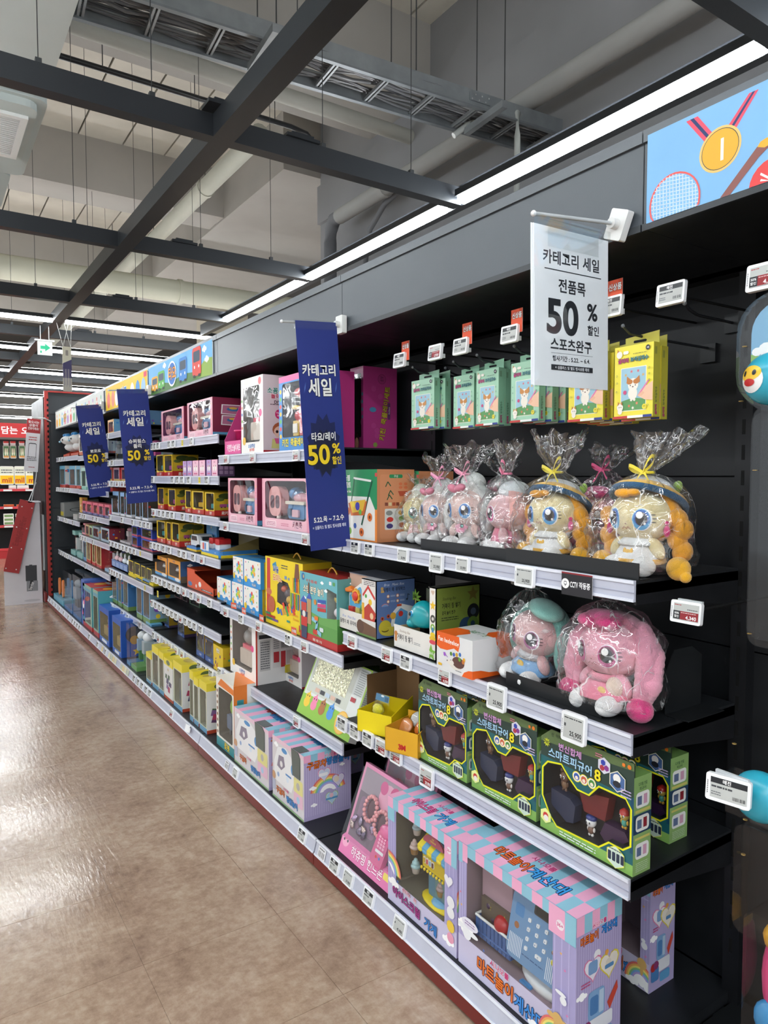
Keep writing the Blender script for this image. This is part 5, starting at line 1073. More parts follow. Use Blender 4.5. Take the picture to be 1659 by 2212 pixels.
def truck(w, d, h):
    mb = MB(); mb.box(-w / 2, w / 2, 0, d, 0, h * .25, '#3f7fc0', CARD); front(mb, w, d, h * .25).r(0, 0, 1, .45, '#e8c024'); right(mb, w, d, h * .25).r(0, 0, 1, .45, '#e8c024'); mb.box(-w / 2, w / 2, d * .9, d, 0, h * 1.5, '#4a86b8', CARD); busy(Art(mb, (-w / 2, d * .9, h * .6), (1, 0, 0), (0, 0, 1), w, h * .9), 5, 6); o = mb.build('toy_van')
    k = MB(); k.prism([(-w * .4, h * .3), (w * .42, h * .3), (w * .42, h * .6), (w * .25, h * .98), (-w * .32, h * .98), (-w * .42, h * .6)], .02, d * .8, '#d8dadb', PLAST, 'y'); k.prism([(-w * .28, h * .64), (w * .24, h * .64), (w * .18, h * .9), (-w * .25, h * .9)], .016, .02, '#2c3236', PLAST, 'y'); k.box(w * .3, w * .425, .04, d * .7, h * .66, h * .88, '#2c3236', PLAST); k.build('van_body', o)
    for x in (.12, .6):
        k = MB(); k.prism([(d * x + .012 * math.cos(R(i * 30)), h * .3 + .012 * math.sin(R(i * 30))) for i in range(12)], w * .38, w * .44, '#1c1d1f', PLAST, 'x'); k.build('wheel', o)
    return o
item(3, 4, 403, 424, 1155, .13, truck, 'white toy van on a blue-yellow base', cat='toy', h=.09)
def cartray(w, d, h):
    mb = MB(); mb.prism(rrect(-w / 2, 0, w / 2, d, .02, 3), 0, h * .34, '#3c86c8', CARD, 'z'); a = Art(mb, (-w / 2, 0, 0), (1, 0, 0), (0, 0, 1), w, h * .34); a.r(0.03, 0, .97, .42, '#ecd02a'); a.cloud(.8, .7, .1); a.cloud(.2, .65, .1); a = right(mb, w, d, h * .34); a.r(.05, 0, .95, .42, '#ecd02a')
    mb.prism([(0, h * .34), (.004, h * .34), (d, h * .95), (d, h * .34)], w / 2 - .004, w / 2, '#8a7a4a', CARD, 'x'); mb.box(-w / 2, w / 2, d - .004, d, h * .3, h * 1.0, '#7a6a44', CARD); mb.box(-w * .48, -w * .02, -.003, 0, h * .25, h * .72, '#cfe2f0', CARD)
    a = Art(mb, (-w * .48, -.003, h * .25), (1, 0, 0), (0, 0, 1), w * .46, h * .47); [a.rr(.06 + .23 * i, .1, .24 + .23 * i, .85, .1, ['#e8e0d8', '#d84a3a', '#5a8ac8', '#e8e0d8'][i]) for i in range(4)]; o = mb.build('display_tray')
    for i in range(2): k = MB(); x = -w * .2 + i * w * .33; k.rbox(x - w * .11, x + w * .12, .03, .09, h * .34, h * .62, .008, '#e4e6e8'); k.rbox(x - w * .10, x + w * .11, .028, .092, h * .6, h * .9, .01, '#c42c2c'); k.build('toy_bus', o)
    return o
item(3, 4, 433, 473, 1165, .22, cartray, 'blue and yellow tray with red-roofed toy buses', cat='toy display', h=.10, X=1.25)
def orangebox(w, d, h):
    o = winbox(w, d, h, '#e69a2e', RW(.12, .2, .88, .82, .06), '#5b5c58', lambda a: (a.r(0, 0, 1, .14, '#5aa0d8'), a.e(.75, .1, .2, .08, '#e8e8ea'), a.t('슈퍼윙스', .5, .91, .09, '#2c3d77', 1, .6)), lambda a: (a.r(0, 0, 1, 1, '#3c5f8c'), a.r(0, 0, 1, .3, '#6a5a4a'), a.e(.6, .5, .2, .15, '#8a4a3a'), a.cloud(.3, .8, .08)), lambda a: a.r(.0, 0, 1, 1, '#d99a3c'), side='#3c5f8c')
    toyblob(o, 'toy_plane', [('e', (0, d * .3, h * .5), (w * .12, d * .25, h * .13), '#c8ccd0'), ('b', (-w * .34, w * .34, d * .2, d * .3, h * .48, h * .54), '#a8acb0'), ('e', (0, d * .2, h * .6), (w * .08, d * .1, h * .08), '#7a8088')]); return o
for i, (a, b) in enumerate(((335, 361), (362.5, 390))): item(3, 5, a, b, 1207 + i * 7, .19, orangebox, 'orange-framed toy plane window box', group='orange toy plane boxes')
def redcar(w, d, h):
    mb = MB(); mb.box(-w / 2, -w * .2, 0, .004, 0, h, '#d4522a', CARD); mb.prism([(-w * .2, 0), (w / 2, 0), (w / 2, h * .35), (-w * .2, h * .85)], 0, .004, '#d4522a', CARD, 'y'); mb.box(-w / 2, w / 2, .004, d, 0, .006, '#a03a20', CARD); mb.box(-w / 2, w / 2, d - .004, d, 0, h, '#8a3420', CARD); mb.box(-w / 2, -w / 2 + .004, 0, d, 0, h, '#b8431f', CARD)
    mb.prism([(0, 0), (d, 0), (d, h), (0, h * .35)], w / 2 - .004, w / 2, '#b8431f', CARD, 'x'); mb.box(-w / 2, -w * .1, 0, d, h, h + .003, '#c24a24', CARD)
    a = Art(mb, (-w / 2, 0, 0), (1, 0, 0), (0, 0, 1), w, h); a.e(.12, .22, .08, .12, '#3a6a9a'); a.e(.5, .35, .05, .14, '#e8e8e8'); a.r(.55, .08, .95, .17, '#3a3a3a'); a.lines(.6, .9, .09, .16, 1, '#e8e8e8'); a.circ(.36, .2, .1, '#e8e0d8', 8); return mb.build('display_tray')
item(3, 5, 404, 462, 1243, .20, redcar, 'open red-orange car display carton', cat='display carton', h=.105)
def bits(c):
    def f(w, d, h): o = winbox(w, d, h, c, RW(.1, .1, .9, .9), '#3c3f40', None, None); toyblob(o, 'toy', [('rb', (-w * .25, w * .25, .02, d * .6, h * .2, h * .6), .004, '#7a4a4a')]); return o
    return f
for i, (a, b, c) in enumerate(((377, 391, '#7a5a60'), (394, 404, '#4a3c40'), (409, 432, '#3c5a44'))): item(3, 6, a, b, 1300 + i, .09, bits(c), 'small dark clear toy pack', X=1.38, h=.055)
def robotdark(col='#2c3c66'):
    def f(w, d, h):
        o = winbox(w, d, h, col, RW(.1, .24, .9, .9), '#5e6064', lambda a: (a.r(0, 0, 1, .2, '#3a5a9a' if col != '#8a4a52' else '#5c6a8a'), a.t('SUPER', .5, .1, .09, '#e8e8ea', 1, .8), a.e(.15, .85, .06, .08, '#b08a30')), lambda a: (a.r(0, 0, 1, 1, '#a8892a'), a.e(.5, .6, .3, .25, '#38405a'), a.r(0, 0, 1, .2, '#4a3a5a')), side='#a8892a')
        toyblob(o, 'toy_robot', [('rb', (-w * .2, w * .2, .02, d * .5, h * .4, h * .66), .004, '#5a6478'), ('e', (0, d * .3, h * .74), (w * .1, d * .15, h * .07), '#c8a83a'), ('b', (-w * .18, -w * .04, .02, d * .4, h * .26, h * .4), '#3c4a6a'), ('b', (w * .04, w * .18, .02, d * .4, h * .26, h * .4), '#3c4a6a')]); return o
    return f
for i, (a, b, vt) in enumerate(((334, 346, 1322), (348, 365, 1328), (384, 398, 1345), (424, 441, 1370), (443, 461, 1385))): item(3, 7, a, b, vt, .14, robotdark('#2c3c66' if i else '#8a4a52'), 'dark blue and yellow robot window box', X=1.262 if i > 2 else 1.33)
item(3, 7, 461, 482, 1402, .12, k_print('#d8b81e', '변신', 31, side='#b89a1a', pal=['#3a4a8a', '#5a3a6a', '#2a8a6a', '#b04a3a']), '', label='small yellow printed robot box in front, third bay right end', X=1.24, dz=.0)
def robotw(seed, printed):
    def f(w, d, h):
        def head(a, y=.84): a.r(0, y, 1, 1, '#e6d23a'); a.e(.5, (y + 1) / 2, .22, .06, '#5a6a3a')
        def pic(a):
            a.r(0, 0, 1, 1, '#dcdcd8'); head(a); a.r(0, 0, 1, .07, '#b0482e'); q = random.Random(seed)
            for i in range(9): x = .5 + q.uniform(-.26, .26); y = .42 + q.uniform(-.2, .2); a.poly([(x - .12, y - .04), (x + .1, y - .06), (x + .13, y + .05), (x - .06, y + .07)], ['#5a3a5e', '#34345a', '#a83a5a', '#3a5a3a', '#7a5a8a'][i % 5])
            a.t('로봇', .5, .75, .06, '#c8b060', 1, .5)
        if printed: return plainbox(w, d, h, '#dcdcd8', pic, pic, topc='#e3cf38')
        o = winbox(w, d, h, '#c9c9b0', RW(.1, .12, .9, .82), '#8a8a72', lambda a: (a.r(0, .84, 1, 1, '#e6d23a'), a.r(0, 0, 1, .1, '#6a9ab8')), pic, lambda a: (a.r(0, 0, 1, 1, '#e3cf38'), a.e(.5, .5, .3, .25, '#b8a040')), side='#dcdcd8', topc='#e3cf38')
        toyblob(o, 'toy_robot', [('rb', (-w * .25, w * .25, .02, d * .5, h * .38, h * .62), .004, '#7a7a70'), ('e', (0, d * .3, h * .7), (w * .12, d * .15, h * .07), '#9a6a5a'), ('b', (-w * .22, -w * .05, .02, d * .4, h * .16, h * .38), '#6a7a84'), ('b', (w * .05, w * .22, .02, d * .4, h * .16, h * .38), '#6a7a84')]); return o
    return f
for i, (a, b, vt, pr) in enumerate(((316, 327, 1415, 0), (329, 343, 1402, 0), (344, 354, 1412, 0), (355, 373, 1432, 1), (375, 394, 1438, 0), (410, 418, 1452, 0), (419, 429, 1468, 0), (431, 447, 1478, 0))):
    item(3, 99, a, b, vt, .14, robotw(i, pr), 'white robot box with yellow top' + (', printed front' if pr else ''), X=1.145)
def dino(w, d, h):
    o = winbox(w, d, h, '#e9e4da', RW(.14, .16, .92, .86, .05), '#5d5a50', lambda a: (a.r(0, 0, 1, .13, '#3a8a90'), a.t('로봇', .6, .07, .1, '#f0d23a', 1, .5, ol='#3a2a1a'), [a.circ(.07, .2 + .085 * i, .025, '#7a4a2a', 8) for i in range(8)], a.poly([(.1, .89), (1, .87), (1, .95), (.3, 1)], '#e07a2a')), lambda a: (a.r(0, 0, 1, 1, '#e8e4dc'), a.r(0, 0, .4, 1, '#e07a2a'), a.r(.1, .3, .3, .8, '#3a8a90')), lambda a: (a.r(0, 0, 1, 1, '#e6802e'), a.poly([(0, 0), (1, 0), (0, .6)], '#f0ece2')), side='#e8e4dc')
    toyblob(o, 'toy_robot', [('rb', (-w * .12, w * .14, .02, .06, h * .3, h * .5), .008, '#4b6484'), ('e', (w * .08, .04, h * .62), (w * .09, .02, h * .12), '#8cb83a'), ('e', (w * .2, .04, h * .52), (w * .05, .02, h * .12), '#8cb83a'), ('b', (-w * .1, -w * .02, .03, .05, h * .2, h * .32), '#3a4a5a'), ('b', (w * .06, w * .14, .03, .05, h * .2, h * .32), '#3a4a5a')], label='green and blue toy robot'); return o
item(3, 99, 468, 506, 1484, .16, dino, '', label='cream and orange window box with green robot, beside striped boxes', X=1.145)

# ---- second bay
item(2, 2, 493.4, 555.8, 1033, .22, k_pinkkitchen, '', label='pink kitchen play box beside the green shopping set, left one', group='pink kitchen play boxes', X=1.25)
item(2, 2, 566.6, 671, 1034, .22, k_pinkkitchen, '', label='pink kitchen play box touching the green shopping set', group='pink kitchen play boxes', X=1.245)
def magdisp(w, d, h):
    mb = MB()
    for x in (-w / 2, w / 2 - .003): mb.prism([(0, 0), (d, 0), (d, h), (d * .75, h), (0, h * .22)], x, x + .003, '#b8417c', CARD, 'x')
    mb.box(-w / 2, w / 2, 0, .003, 0, h * .2, '#d83f8c', CARD); mb.box(-w / 2, w / 2, 0, d, 0, .004, '#c03a78', CARD); mb.box(-w / 2, w / 2, d - .003, d, 0, h, '#c03a78', CARD); a = Art(mb, (-w / 2, 0, 0), (1, 0, 0), (0, 0, 1), w, h * .2); a.t('키친청소놀이세트', .55, .5, .5, '#f4e6ee', 1, .8); o = mb.build('display_carton')
    k = MB(); k.lathe([(.0, 0), (.035, 0), (.045, .09), (.05, .09), (.05, .097), (.042, .097)], (0, .06, .02), '#e0307a', PLAST, 18); k.build('bucket', o); return o
item(2, 1, 485, 521, 826, .16, magdisp, '', label='magenta open carton holding a pink toy bucket', cat='display carton', X=1.24)
def diyfront(a, t1='소꼼주방', t2='놀이세트'):
    a.e(.3, .95, .2, .04, '#f0d8d0'); a.circ(.86, .93, .05, '#e05a60', 14); a.circ(.88, .52, .05, '#e04a8a', 14); a.circ(.14, .17, .055, '#e8b83a', 14)
    for i in range(5): a.circ(.045, .35 + .09 * i, .022, ['#e07a5a', '#6ab04a', '#5a90d0'][i % 3], 8)
    a.t(t1, .48, .1, .055, '#3a7ac0', 1, .4, ol='#ffffff'); a.t(t2, .5, .05, .04, '#e05a50', 1, .4)
def diyside(a):
    a.r(0, 0, 1, 1, '#e3d7db'); a.t('소꼼주방', .42, .80, .075, '#4aa090', 1, .7, ol='#ffffff'); a.t('놀이세트', .48, .73, .065, '#e0647a', 1, .7, ol='#ffffff'); a.t('DIY', .40, .655, .05, '#3a3034', 1); a.lines(.2, .6, .61, .635, 1, '#5a4a50'); a.circ(.45, .5, .062, '#d8307a', 18); a.t('Happy', .45, .52, .03, '#f4e0ea', 1, .3); a.t('days', .45, .485, .03, '#f4e0ea', 1, .3)
    a.e(.5, .30, .25, .10, '#b0643c'); a.e(.48, .27, .19, .08, '#f1d0b8'); a.circ(.38, .275, .02, '#2a2020', 10); a.circ(.58, .275, .02, '#2a2020', 10); a.e(.48, .235, .05, .02, '#c8404a'); a.poly([(.25, .18), (.7, .18), (.75, .06), (.22, .06)], '#dfe08a'); a.poly([(.3, .19), (.66, .19), (.6, .12), (.35, .12)], '#e06a9a'); a.r(0, 0, 1, .035, '#b8343a')
def infoside(a):
    a.r(0, 0, 1, 1, '#d9d6d4'); a.bars(.12, .80, .42, .92, '#3a3a3c', 12); a.r(.1, .2, .36, .66, '#b9b6b4'); a.lines(.12, .34, .22, .64, 12, '#55555a', 3); a.r(.42, .22, .60, .95, '#cfcac8'); a.lines(.44, .58, .5, .93, 14, '#6a6a6e', 5); a.r(.44, .30, .58, .46, '#b8323a'); a.r(.62, .5, .96, .95, '#a8a5a2'); a.lines(.64, .94, .52, .93, 20, '#5c5a5a', 7); a.r(.62, .22, .74, .46, '#b8323a'); a.r(.76, .26, .96, .46, '#c4c0bc'); a.r(.72, .12, .92, .24, '#d8c43a'); a.r(0, 0, .04, 1, '#c84a3a'); a.r(.08, .68, .4, .74, '#2a2a2e')
def diybox(w, d, h, sd=None):
    o = winbox(w, d, h, '#f0ece8', RW(.10, .15, .86, .88, .05), '#77706a', diyfront, sd or diyside, side='#e3d7db', topc='#e6e0dc')
    toyblob(o, 'toy_kitchen', [('rb', (-w * .25, w * .2, .02, .07, h * .18, h * .42), .01, '#d8c8b8'), ('b', (-w * .22, w * .25, .03, .08, h * .42, h * .48), '#e8667a'), ('e', (-w * .05, .05, h * .6), (w * .18, .03, h * .12), '#9a9490'), ('e', (w * .1, .05, h * .75), (w * .12, .03, h * .06), '#b8b0ac')]); return o
item(2, 1, 521.5, 569, 808, .17, diybox, '', label='white play set box with window beside the magenta carton', X=1.24)
def cookbox(w, d, h):
    def fr(a):
        a.r(0, .92, 1, 1, '#e0559c'); [a.circ(.05, .2 + .1 * i, .03, ['#e8c030', '#d84a3a', '#5ab04a'][i % 3], 10) for i in range(7)]; a.t('키친&쿡플레이', .40, .11, .10, '#f0e03a', 1, .62, ol='#2a3a2a'); a.e(.8, .1, .06, .05, '#d8a070'); a.e(.92, .1, .05, .05, '#e8e0d0')
    o = winbox(w, d, h, '#2f86cc', RW(.10, .18, .97, .90, .04), '#23201f', fr, None, side='#c23a84', topc='#d04a90')
    toyblob(o, 'toy_pots', [('e', (-w * .15, .05, h * .78), (w * .12, .03, h * .07), '#c8202c'), ('e', (w * .12, .05, h * .80), (w * .1, .03, h * .06), '#3a3a3c'), ('e', (w * .1, .04, h * .58), (w * .17, .03, h * .11), '#cf1f30'), ('e', (-w * .08, .04, h * .46), (w * .13, .03, h * .09), '#d02434'), ('e', (-w * .2, .03, h * .58), (w * .09, .015, h * .03), '#e8c82a')])
    toyblob(o, 'toy_cartons', [('b', (-w * .22, -w * .06, .02, .05, h * .2, h * .40), '#dcb42a'), ('b', (-w * .04, w * .07, .02, .05, h * .2, h * .42), '#c8262c'), ('b', (w * .1, w * .26, .02, .05, h * .2, h * .36), '#e6dcc8'), ('b', (-w * .2, -w * .08, .015, .02, h * .24, h * .36), '#efe8d8')]); return o
item(2, 1, 603, 682, 795, .17, cookbox, '', label='blue-framed play cooking box with red pots, half behind the banner', X=1.24)
def magbox(w, d, h):
    def sd(a):
        a.r(0, 0, 1, 1, '#b33a80'); a.circ(.55, .86, .06, '#7e2a58', 20); a.circ(.55, .86, .054, '#a23674', 20); a.t('3+', .55, .88, .035, '#5c1d40', 1); a.t('세트', .55, .845, .025, '#5c1d40', 1)
        a.t('키친&쿡플레이세트', .63, .45, .075, '#c9b43c', 1, ol='#3a2a20', rot=82); a.rr(.72, .38, .80, .58, .01, '#6a3a6a'); a.t('Kitchen', .76, .48, .03, '#e0c8d8', 1, 1, rot=88); a.circ(.35, .07, .03, '#8aa04a', 12); a.e(.28, .49, .1, .03, '#4a8ab0')
        for i, y in enumerate((.3, .24, .65, .74, .18)): a.circ(.3 + .1 * (i % 3), y, .035, '#bb468a', 12)
    def fr(a): a.r(0, 0, .06, 1, '#b33a80'); [a.circ(.93, .4 + .09 * i, .022, '#3a6a7a', 10) for i in range(4)]; a.e(.5, .12, .2, .1, '#2a1a1a'); a.e(.5, .09, .15, .07, '#c89078')
    o = winbox(w, d, h, '#8e2c64', RW(.12, .16, .84, .92), '#1c1a1a', fr, sd, side='#b33a80', topc='#a83576'); toyblob(o, 'toy_pots', [('e', (0, .05, h * .6), (w * .2, .03, h * .1), '#3a2422'), ('e', (0, .05, h * .35), (w * .2, .03, h * .1), '#3c3420')]); return o
Yk = yat(733, 1.45, 1.5)
o = item(2, 1, 705, 735, 772, .12, magbox, '', label='magenta boxed play set just right of the large blue banner', X=1.46, h=.33)
o = item(2, 1, 757, 785, 772, .16, magbox, '', label='magenta boxed play set farthest right on the top shelf', X=1.46, h=.33)
def shopcart(w, d, h):
    def fr(a):
        a.r(0, 0, 1, .45, '#e28538'); a.r(.10, .0, .34, .60, '#e28538'); a.r(0, .46, 1, 1, '#2e8a58'); a.r(0, 0, .34, .46, '#e28538')
        a.poly([(.36, .02), (.97, .02), (.97, .45), (.9, .62), (.36, .62)], '#e3e2dc'); a.rr(.97, .90, 1, .95, .01, '#d04a4a')
        a.t('소꼽 쇼핑', .50, .88, .085, '#f0f0ea', 1, .5); a.t('놀이세트', .52, .78, .085, '#f0f0ea', 1, .42); a.t('Mart Playing Set', .53, .69, .04, '#e8e8e0', 1, .42)
        for x, y, c, q_ in ((.40, .36, '#c9763a', .055), (.50, .28, '#d8413a', .04), (.47, .14, '#4c3a80', .055), (.60, .12, '#74ac3a', .05), (.56, .40, '#a8893a', .03), (.68, .2, '#4a6ab0', .04)): a.circ(x, y, q_, c, 14)
        a.line([(.66, .88), (.92, .84)], .03, '#e8e8e4'); a.line([(.67, .87), (.62, .50)], .022, '#2a5a44'); a.line([(.93, .84), (.78, .22)], .035, '#24563f'); a.poly([(.58, .52), (.86, .56), (.82, .36), (.62, .34)], '#c86a34'); a.poly([(.60, .54), (.84, .58), (.80, .42), (.64, .38)], '#e0b840'); a.circ(.72, .48, .06, '#4a4ab0', 12); a.circ(.66, .5, .04, '#e8d23a', 10); a.circ(.76, .4, .04, '#6ab04a', 10)
        for x, y in ((.57, .40), (.90, .34), (.78, .12)): a.circ(x, y, .06, '#d87232', 14); a.circ(x, y, .025, '#7a3a1a', 10)
    def sd(a):
        a.r(0, 0, 1, 1, '#c9855c'); a.rr(.08, .05, .92, .93, .03, '#d08c64'); a.rr(.32, .88, .68, .93, .02, '#2e8a58'); a.t('구성', .5, .905, .035, '#e8e8e0', 1, .25)
        a.rr(.2, .17, .82, .46, .02, '#d9dad4')
        for x, y, c in ((.32, .40, '#8a8c88'), (.65, .40, '#d8a93a'), (.34, .31, '#c8322c'), (.66, .32, '#5a9a3a'), (.33, .22, '#3a3470'), (.66, .23, '#a85a2c')): a.e(x, y, .09, .035, c)
        for x, y in ((.28, .8), (.35, .68), (.32, .62)): a.line([(x - .06, y - .04), (x, y + .03), (x + .08, y - .03)], .015, '#2c5a3c')
        for x in (.62, .76):
            for y in (.80, .75): a.e(x, y, .05, .02, '#d8754a')
        a.poly([(.55, .70), (.83, .70), (.78, .63), (.6, .63)], '#b04a30'); [a.r(.2 + .1 * i, .5, .28 + .1 * i, .545, ['#7a3a2a', '#d8c89a', '#a84a30'][i % 3]) for i in range(6)]
    o = winbox(w, d, h, '#2e8a58', RW(.06, .14, .30, .52, .04), '#4a3a2c', fr, sd, side='#c9855c', topc='#2a7d50')
    toyblob(o, 'toy_vegetables', [('e', (-w * .33, .03, h * .22), (w * .06, .025, h * .07), '#2f9a3a'), ('e', (-w * .28, .03, h * .34), (w * .06, .025, h * .08), '#b8a03c'), ('e', (-w * .36, .03, h * .40), (w * .05, .025, h * .06), '#c8b45a'), ('e', (-w * .24, .03, h * .2), (w * .05, .025, h * .06), '#d8c05a')]); return o
item(1, 1, 680, 815, 1014, .15, shopcart, '', label='green and orange shopping cart play set in front of its twin', X=1.25)
Yx = span(680, 815, 1.25, 1.2)
o = shopcart(Yx[1] * .96, .15, .235); put(o, 1.408, yat(866, 1.408, 1.2) + Yx[1] * .48 - .105, RAILS[1][0] + .044, 0); tag(o, 'orange-sided shopping cart play set standing behind its twin', 'toy box')

def flowerbox(w, d, h):
    def fr(a):
        a.r(0, 0, 1, .24, '#3a96d8'); [a.e(.1 + .2 * i, .24, .1, .05, '#3a96d8' if i % 2 else '#f2efe9') for i in range(5)]
        for i, c in enumerate(('#e04a4a', '#5ab0e0', '#8acb4a', '#5ab0e0', '#f2a63a', '#b4d84a')): t = R(90 + i * 60); a.circ(.56 + .15 * math.cos(t) * a.h / a.w, .60 + .17 * math.sin(t), .085, c, 12)
        a.circ(.56, .60, .08, '#f0cc30', 12); a.circ(.53, .62, .012, '#3a2a1a', 6); a.circ(.59, .62, .012, '#3a2a1a', 6)
        for x, y, c in ((.12, .9, '#c83a8a'), (.16, .6, '#e05a80'), (.86, .9, '#e8b43a'), (.9, .75, '#7a5ac0'), (.88, .5, '#58b04c'), (.3, .92, '#58b0a0'), (.2, .4, '#3e8fd6'), (.9, .35, '#e8483c')): a.circ(x, y, .035, c, 8)
        a.e(.13, .25, .09, .12, '#f0c82c'); a.circ(.1, .28, .012, '#222222', 6); a.circ(.16, .28, .012, '#222222', 6); a.t('말랑이나라', .58, .1, .12, '#f4f2ee', 1, .65, ol='#1c5a9a')
    def sd(a): a.r(0, 0, 1, 1, '#c9ac2c'); a.r(0, 0, .15, 1, '#3a96d8'); [a.rr(.25, .12 + .28 * i, .75, .34 + .28 * i, .04, '#b8b48a') for i in range(3)]
    return plainbox(w, d, h, '#f2efe9', fr, sd, side='#c9ac2c', topc='#3f94d0')
ZS = RAILS[2][2] + .043
for i, (a, b, up) in enumerate(((469, 499, 0), (501, 525, 0), (526.5, 559, 0), (504, 526, 1), (527.5, 563.5, 1))):
    item(2, 3, a, b, 0, .12, flowerbox, '', h=.123, dz=.124 * up, X=1.262 + (.0 if not up else .004), label='white flower-print toy box, %s of the stack' % ['lower left', 'lower middle', 'lower right', 'upper left', 'upper right'][i], group='stacked white flower-print boxes')
def handle(o, x, y, z, col, w_=.07):
    k = MB(); k.tube([(x - w_ / 2 + w_ * t / 10, y, z + .022 * math.sin(math.pi * t / 10)) for t in range(11)], .0035, col, PLAST, 8); k.build('handle', o)
def domino(w, d, h):
    def fr(a):
        a.poly([(.03, .12), (.14, .10), (.14, .98), (.05, .98)], '#c8342c'); a.e(.1, .48, .08, .05, '#c86a4a'); a.poly([(.2, .9), (.30, .95), (.34, .84), (.24, .8)], '#2a8ab0')
        a.t('자동', .30, .83, .095, '#2a4a9a', 1, .24, ol='#f4f0d8'); a.t('도미노', .34, .71, .10, '#e0702a', 1, .36, ol='#f4f0d8'); a.t('180pcs', .60, .75, .055, '#8ab0d8', 1, .22, ol='#3a5a8a'); a.lines(.45, .62, .86, .93, 2, '#4a4a50')
        a.poly([(.78, .72), (.92, .74), (.90, .98), (.82, .98)], '#7a4a2c'); q = random.Random(2)
        for i in range(16): x = .30 + q.random() * .45; y = .26 + q.random() * .12; a.poly([(x, y), (x + .05, y + .02), (x + .09, y - .06), (x + .04, y - .08)], ['#d8402c', '#3a9a4a', '#2a6ab8', '#e89a2a'][i % 4])
        for i in range(6): a.r(.70 + i * .045, .34, .725 + i * .045, .56, ['#3a9a4a', '#2a6ab8', '#d8402c'][i % 3]); a.r(.75 + i * .035, .58, .772 + i * .035, .78, ['#e89a2a', '#3a9a4a', '#2a6ab8', '#d8402c'][i % 4])
        a.r(.02, .10, .28, .135, '#a82a24'); a.r(.02, .06, .2, .095, '#2a7a4a'); a.r(.2, .06, .36, .095, '#5a3a8a'); a.r(.02, .135, .15, .17, '#2a7a4a'); a.t('Automatic', .80, .26, .05, '#d8702a', 0, .24, slant=.3); a.t('Domino', .84, .20, .05, '#d8702a', 0, .2, slant=.3); a.r(.91, .05, .99, .14, '#c8342c')
        a.e(.18, .30, .1, .12, '#b85a3a'); a.r(.6, .12, .68, .15, '#2a8a7a'); a.r(.75, .06, .83, .085, '#2a8a7a')
    o = winbox(w, d, h, '#f0d21c', [(.33, .36), (.63, .30), (.68, .44), (.68, .60), (.62, .68), (.45, .70), (.34, .62)], '#3a3034', fr, None, side='#b8a01c', topc='#8a7a24')
    toyblob(o, 'toy_train', [('e', (0, .03, h * .5), (w * .1, .02, h * .08), '#4a3c44'), ('e', (w * .06, .02, h * .42), (w * .06, .015, h * .06), '#d8a82a'), ('e', (-w * .08, .02, h * .56), (w * .05, .015, h * .05), '#c8502a')]); handle(o, 0, d * .5, h, '#c8942a'); return o
item(2, 3, 574, 655, 1219, .13, domino, '', label='tall yellow carry box with tower and coloured domino print', X=1.25)
def rescue(w, d, h):
    def fr(a):
        a.r(0, .1, 1, .40, '#5d9a4c'); a.poly([(0, .38), (.3, .44), (.6, .40), (1, .45), (1, .3), (0, .3)], '#6aa656'); a.r(0, 0, 1, .11, '#b8302e'); a.circ(.10, .93, .055, '#2f6aa8', 16); a.t('출동', .10, .93, .05, '#e8c84a', 1, .1)
        a.t('소방 본부 놀이', .38, .76, .115, '#f2ead0', 1, .56, ol='#3a2a24'); a.t('미니카 용품 세트', .34, .885, .045, '#d8503c', 1, .36); a.rr(.80, .90, .86, .95, .01, '#e8e8e8'); a.rr(.89, .90, .95, .95, .01, '#5aa05a')
        for x, y in ((.62, .9), (.72, .8), (.15, .62), (.55, .60)): a.cloud(x, y, .03)
        for i, c in enumerate(('#2f5aa8', '#c8447a', '#c03a34')): a.poly([(.50, .60 - .06 * i), (.72, .62 - .06 * i), (.72, .67 - .06 * i), (.50, .65 - .06 * i)], c)
        a.r(.05, .25, .2, .56, '#c8443a'); a.r(.22, .25, .33, .62, '#b8946a'); a.poly([(.2, .62), (.35, .62), (.28, .72)], '#3a5ab0'); a.poly([(.02, .55), (.22, .55), (.12, .65)], '#3a5ab0'); a.r(.25, .70, .28, .86, '#7a4a34'); a.circ(.44, .60, .04, '#d88a3a', 12)
        a.line([(.35, .35), (.5, .32), (.46, .2), (.6, .15)], .06, '#8ac0d8'); a.rr(.42, .34, .52, .40, .02, '#e8762a'); a.rr(.56, .20, .66, .26, .02, '#d8e0e4'); a.rr(.38, .13, .50, .2, .02, '#c83a2c')
        a.poly([(.06, .02), (.2, .02), (.24, .42), (.04, .42)], '#2c3a5a'); a.r(.05, .20, .22, .34, '#c8342c'); a.circ(.13, .38, .05, '#e8e4dc', 12); a.t('용품 세트 구성', .5, .05, .04, '#e8e0d0', 1, .4)
    def sd(a):
        a.r(0, .1, 1, .45, '#4f8a44'); a.r(0, .45, 1, 1, '#5b9a98'); a.r(0, 0, 1, .1, '#b8302e'); a.cloud(.5, .93, .03); a.cloud(.7, .7, .025); a.rr(.45, .03, .9, .07, .01, '#c04a44')
    o = winbox(w, d, h, '#69b2bc', [(.74, .16), (.985, .12), (.985, .80), (.74, .84)], '#8a9a94', fr, sd, side='#5b9a98', topc='#a8302c')
    toyblob(o, 'toy_cars', [('e', (w * .38, .03, h * .70), (w * .07, .02, h * .06), '#b8a04a'), ('e', (w * .40, .025, h * .52), (w * .06, .02, h * .07), '#e8dce0'), ('e', (w * .38, .02, h * .38), (w * .05, .02, h * .05), '#e08a2c'), ('e', (w * .42, .02, h * .2), (w * .05, .02, h * .04), '#e0a83a'), ('e', (w * .38, .03, h * .74), (w * .05, .02, h * .02), '#3a3230')]); handle(o, 0, d * .5, h, '#c8942a'); return o
item(2, 3, 648, 729, 1253, .13, rescue, '', label='blue-green and red carry box with town print and open window', X=1.24)
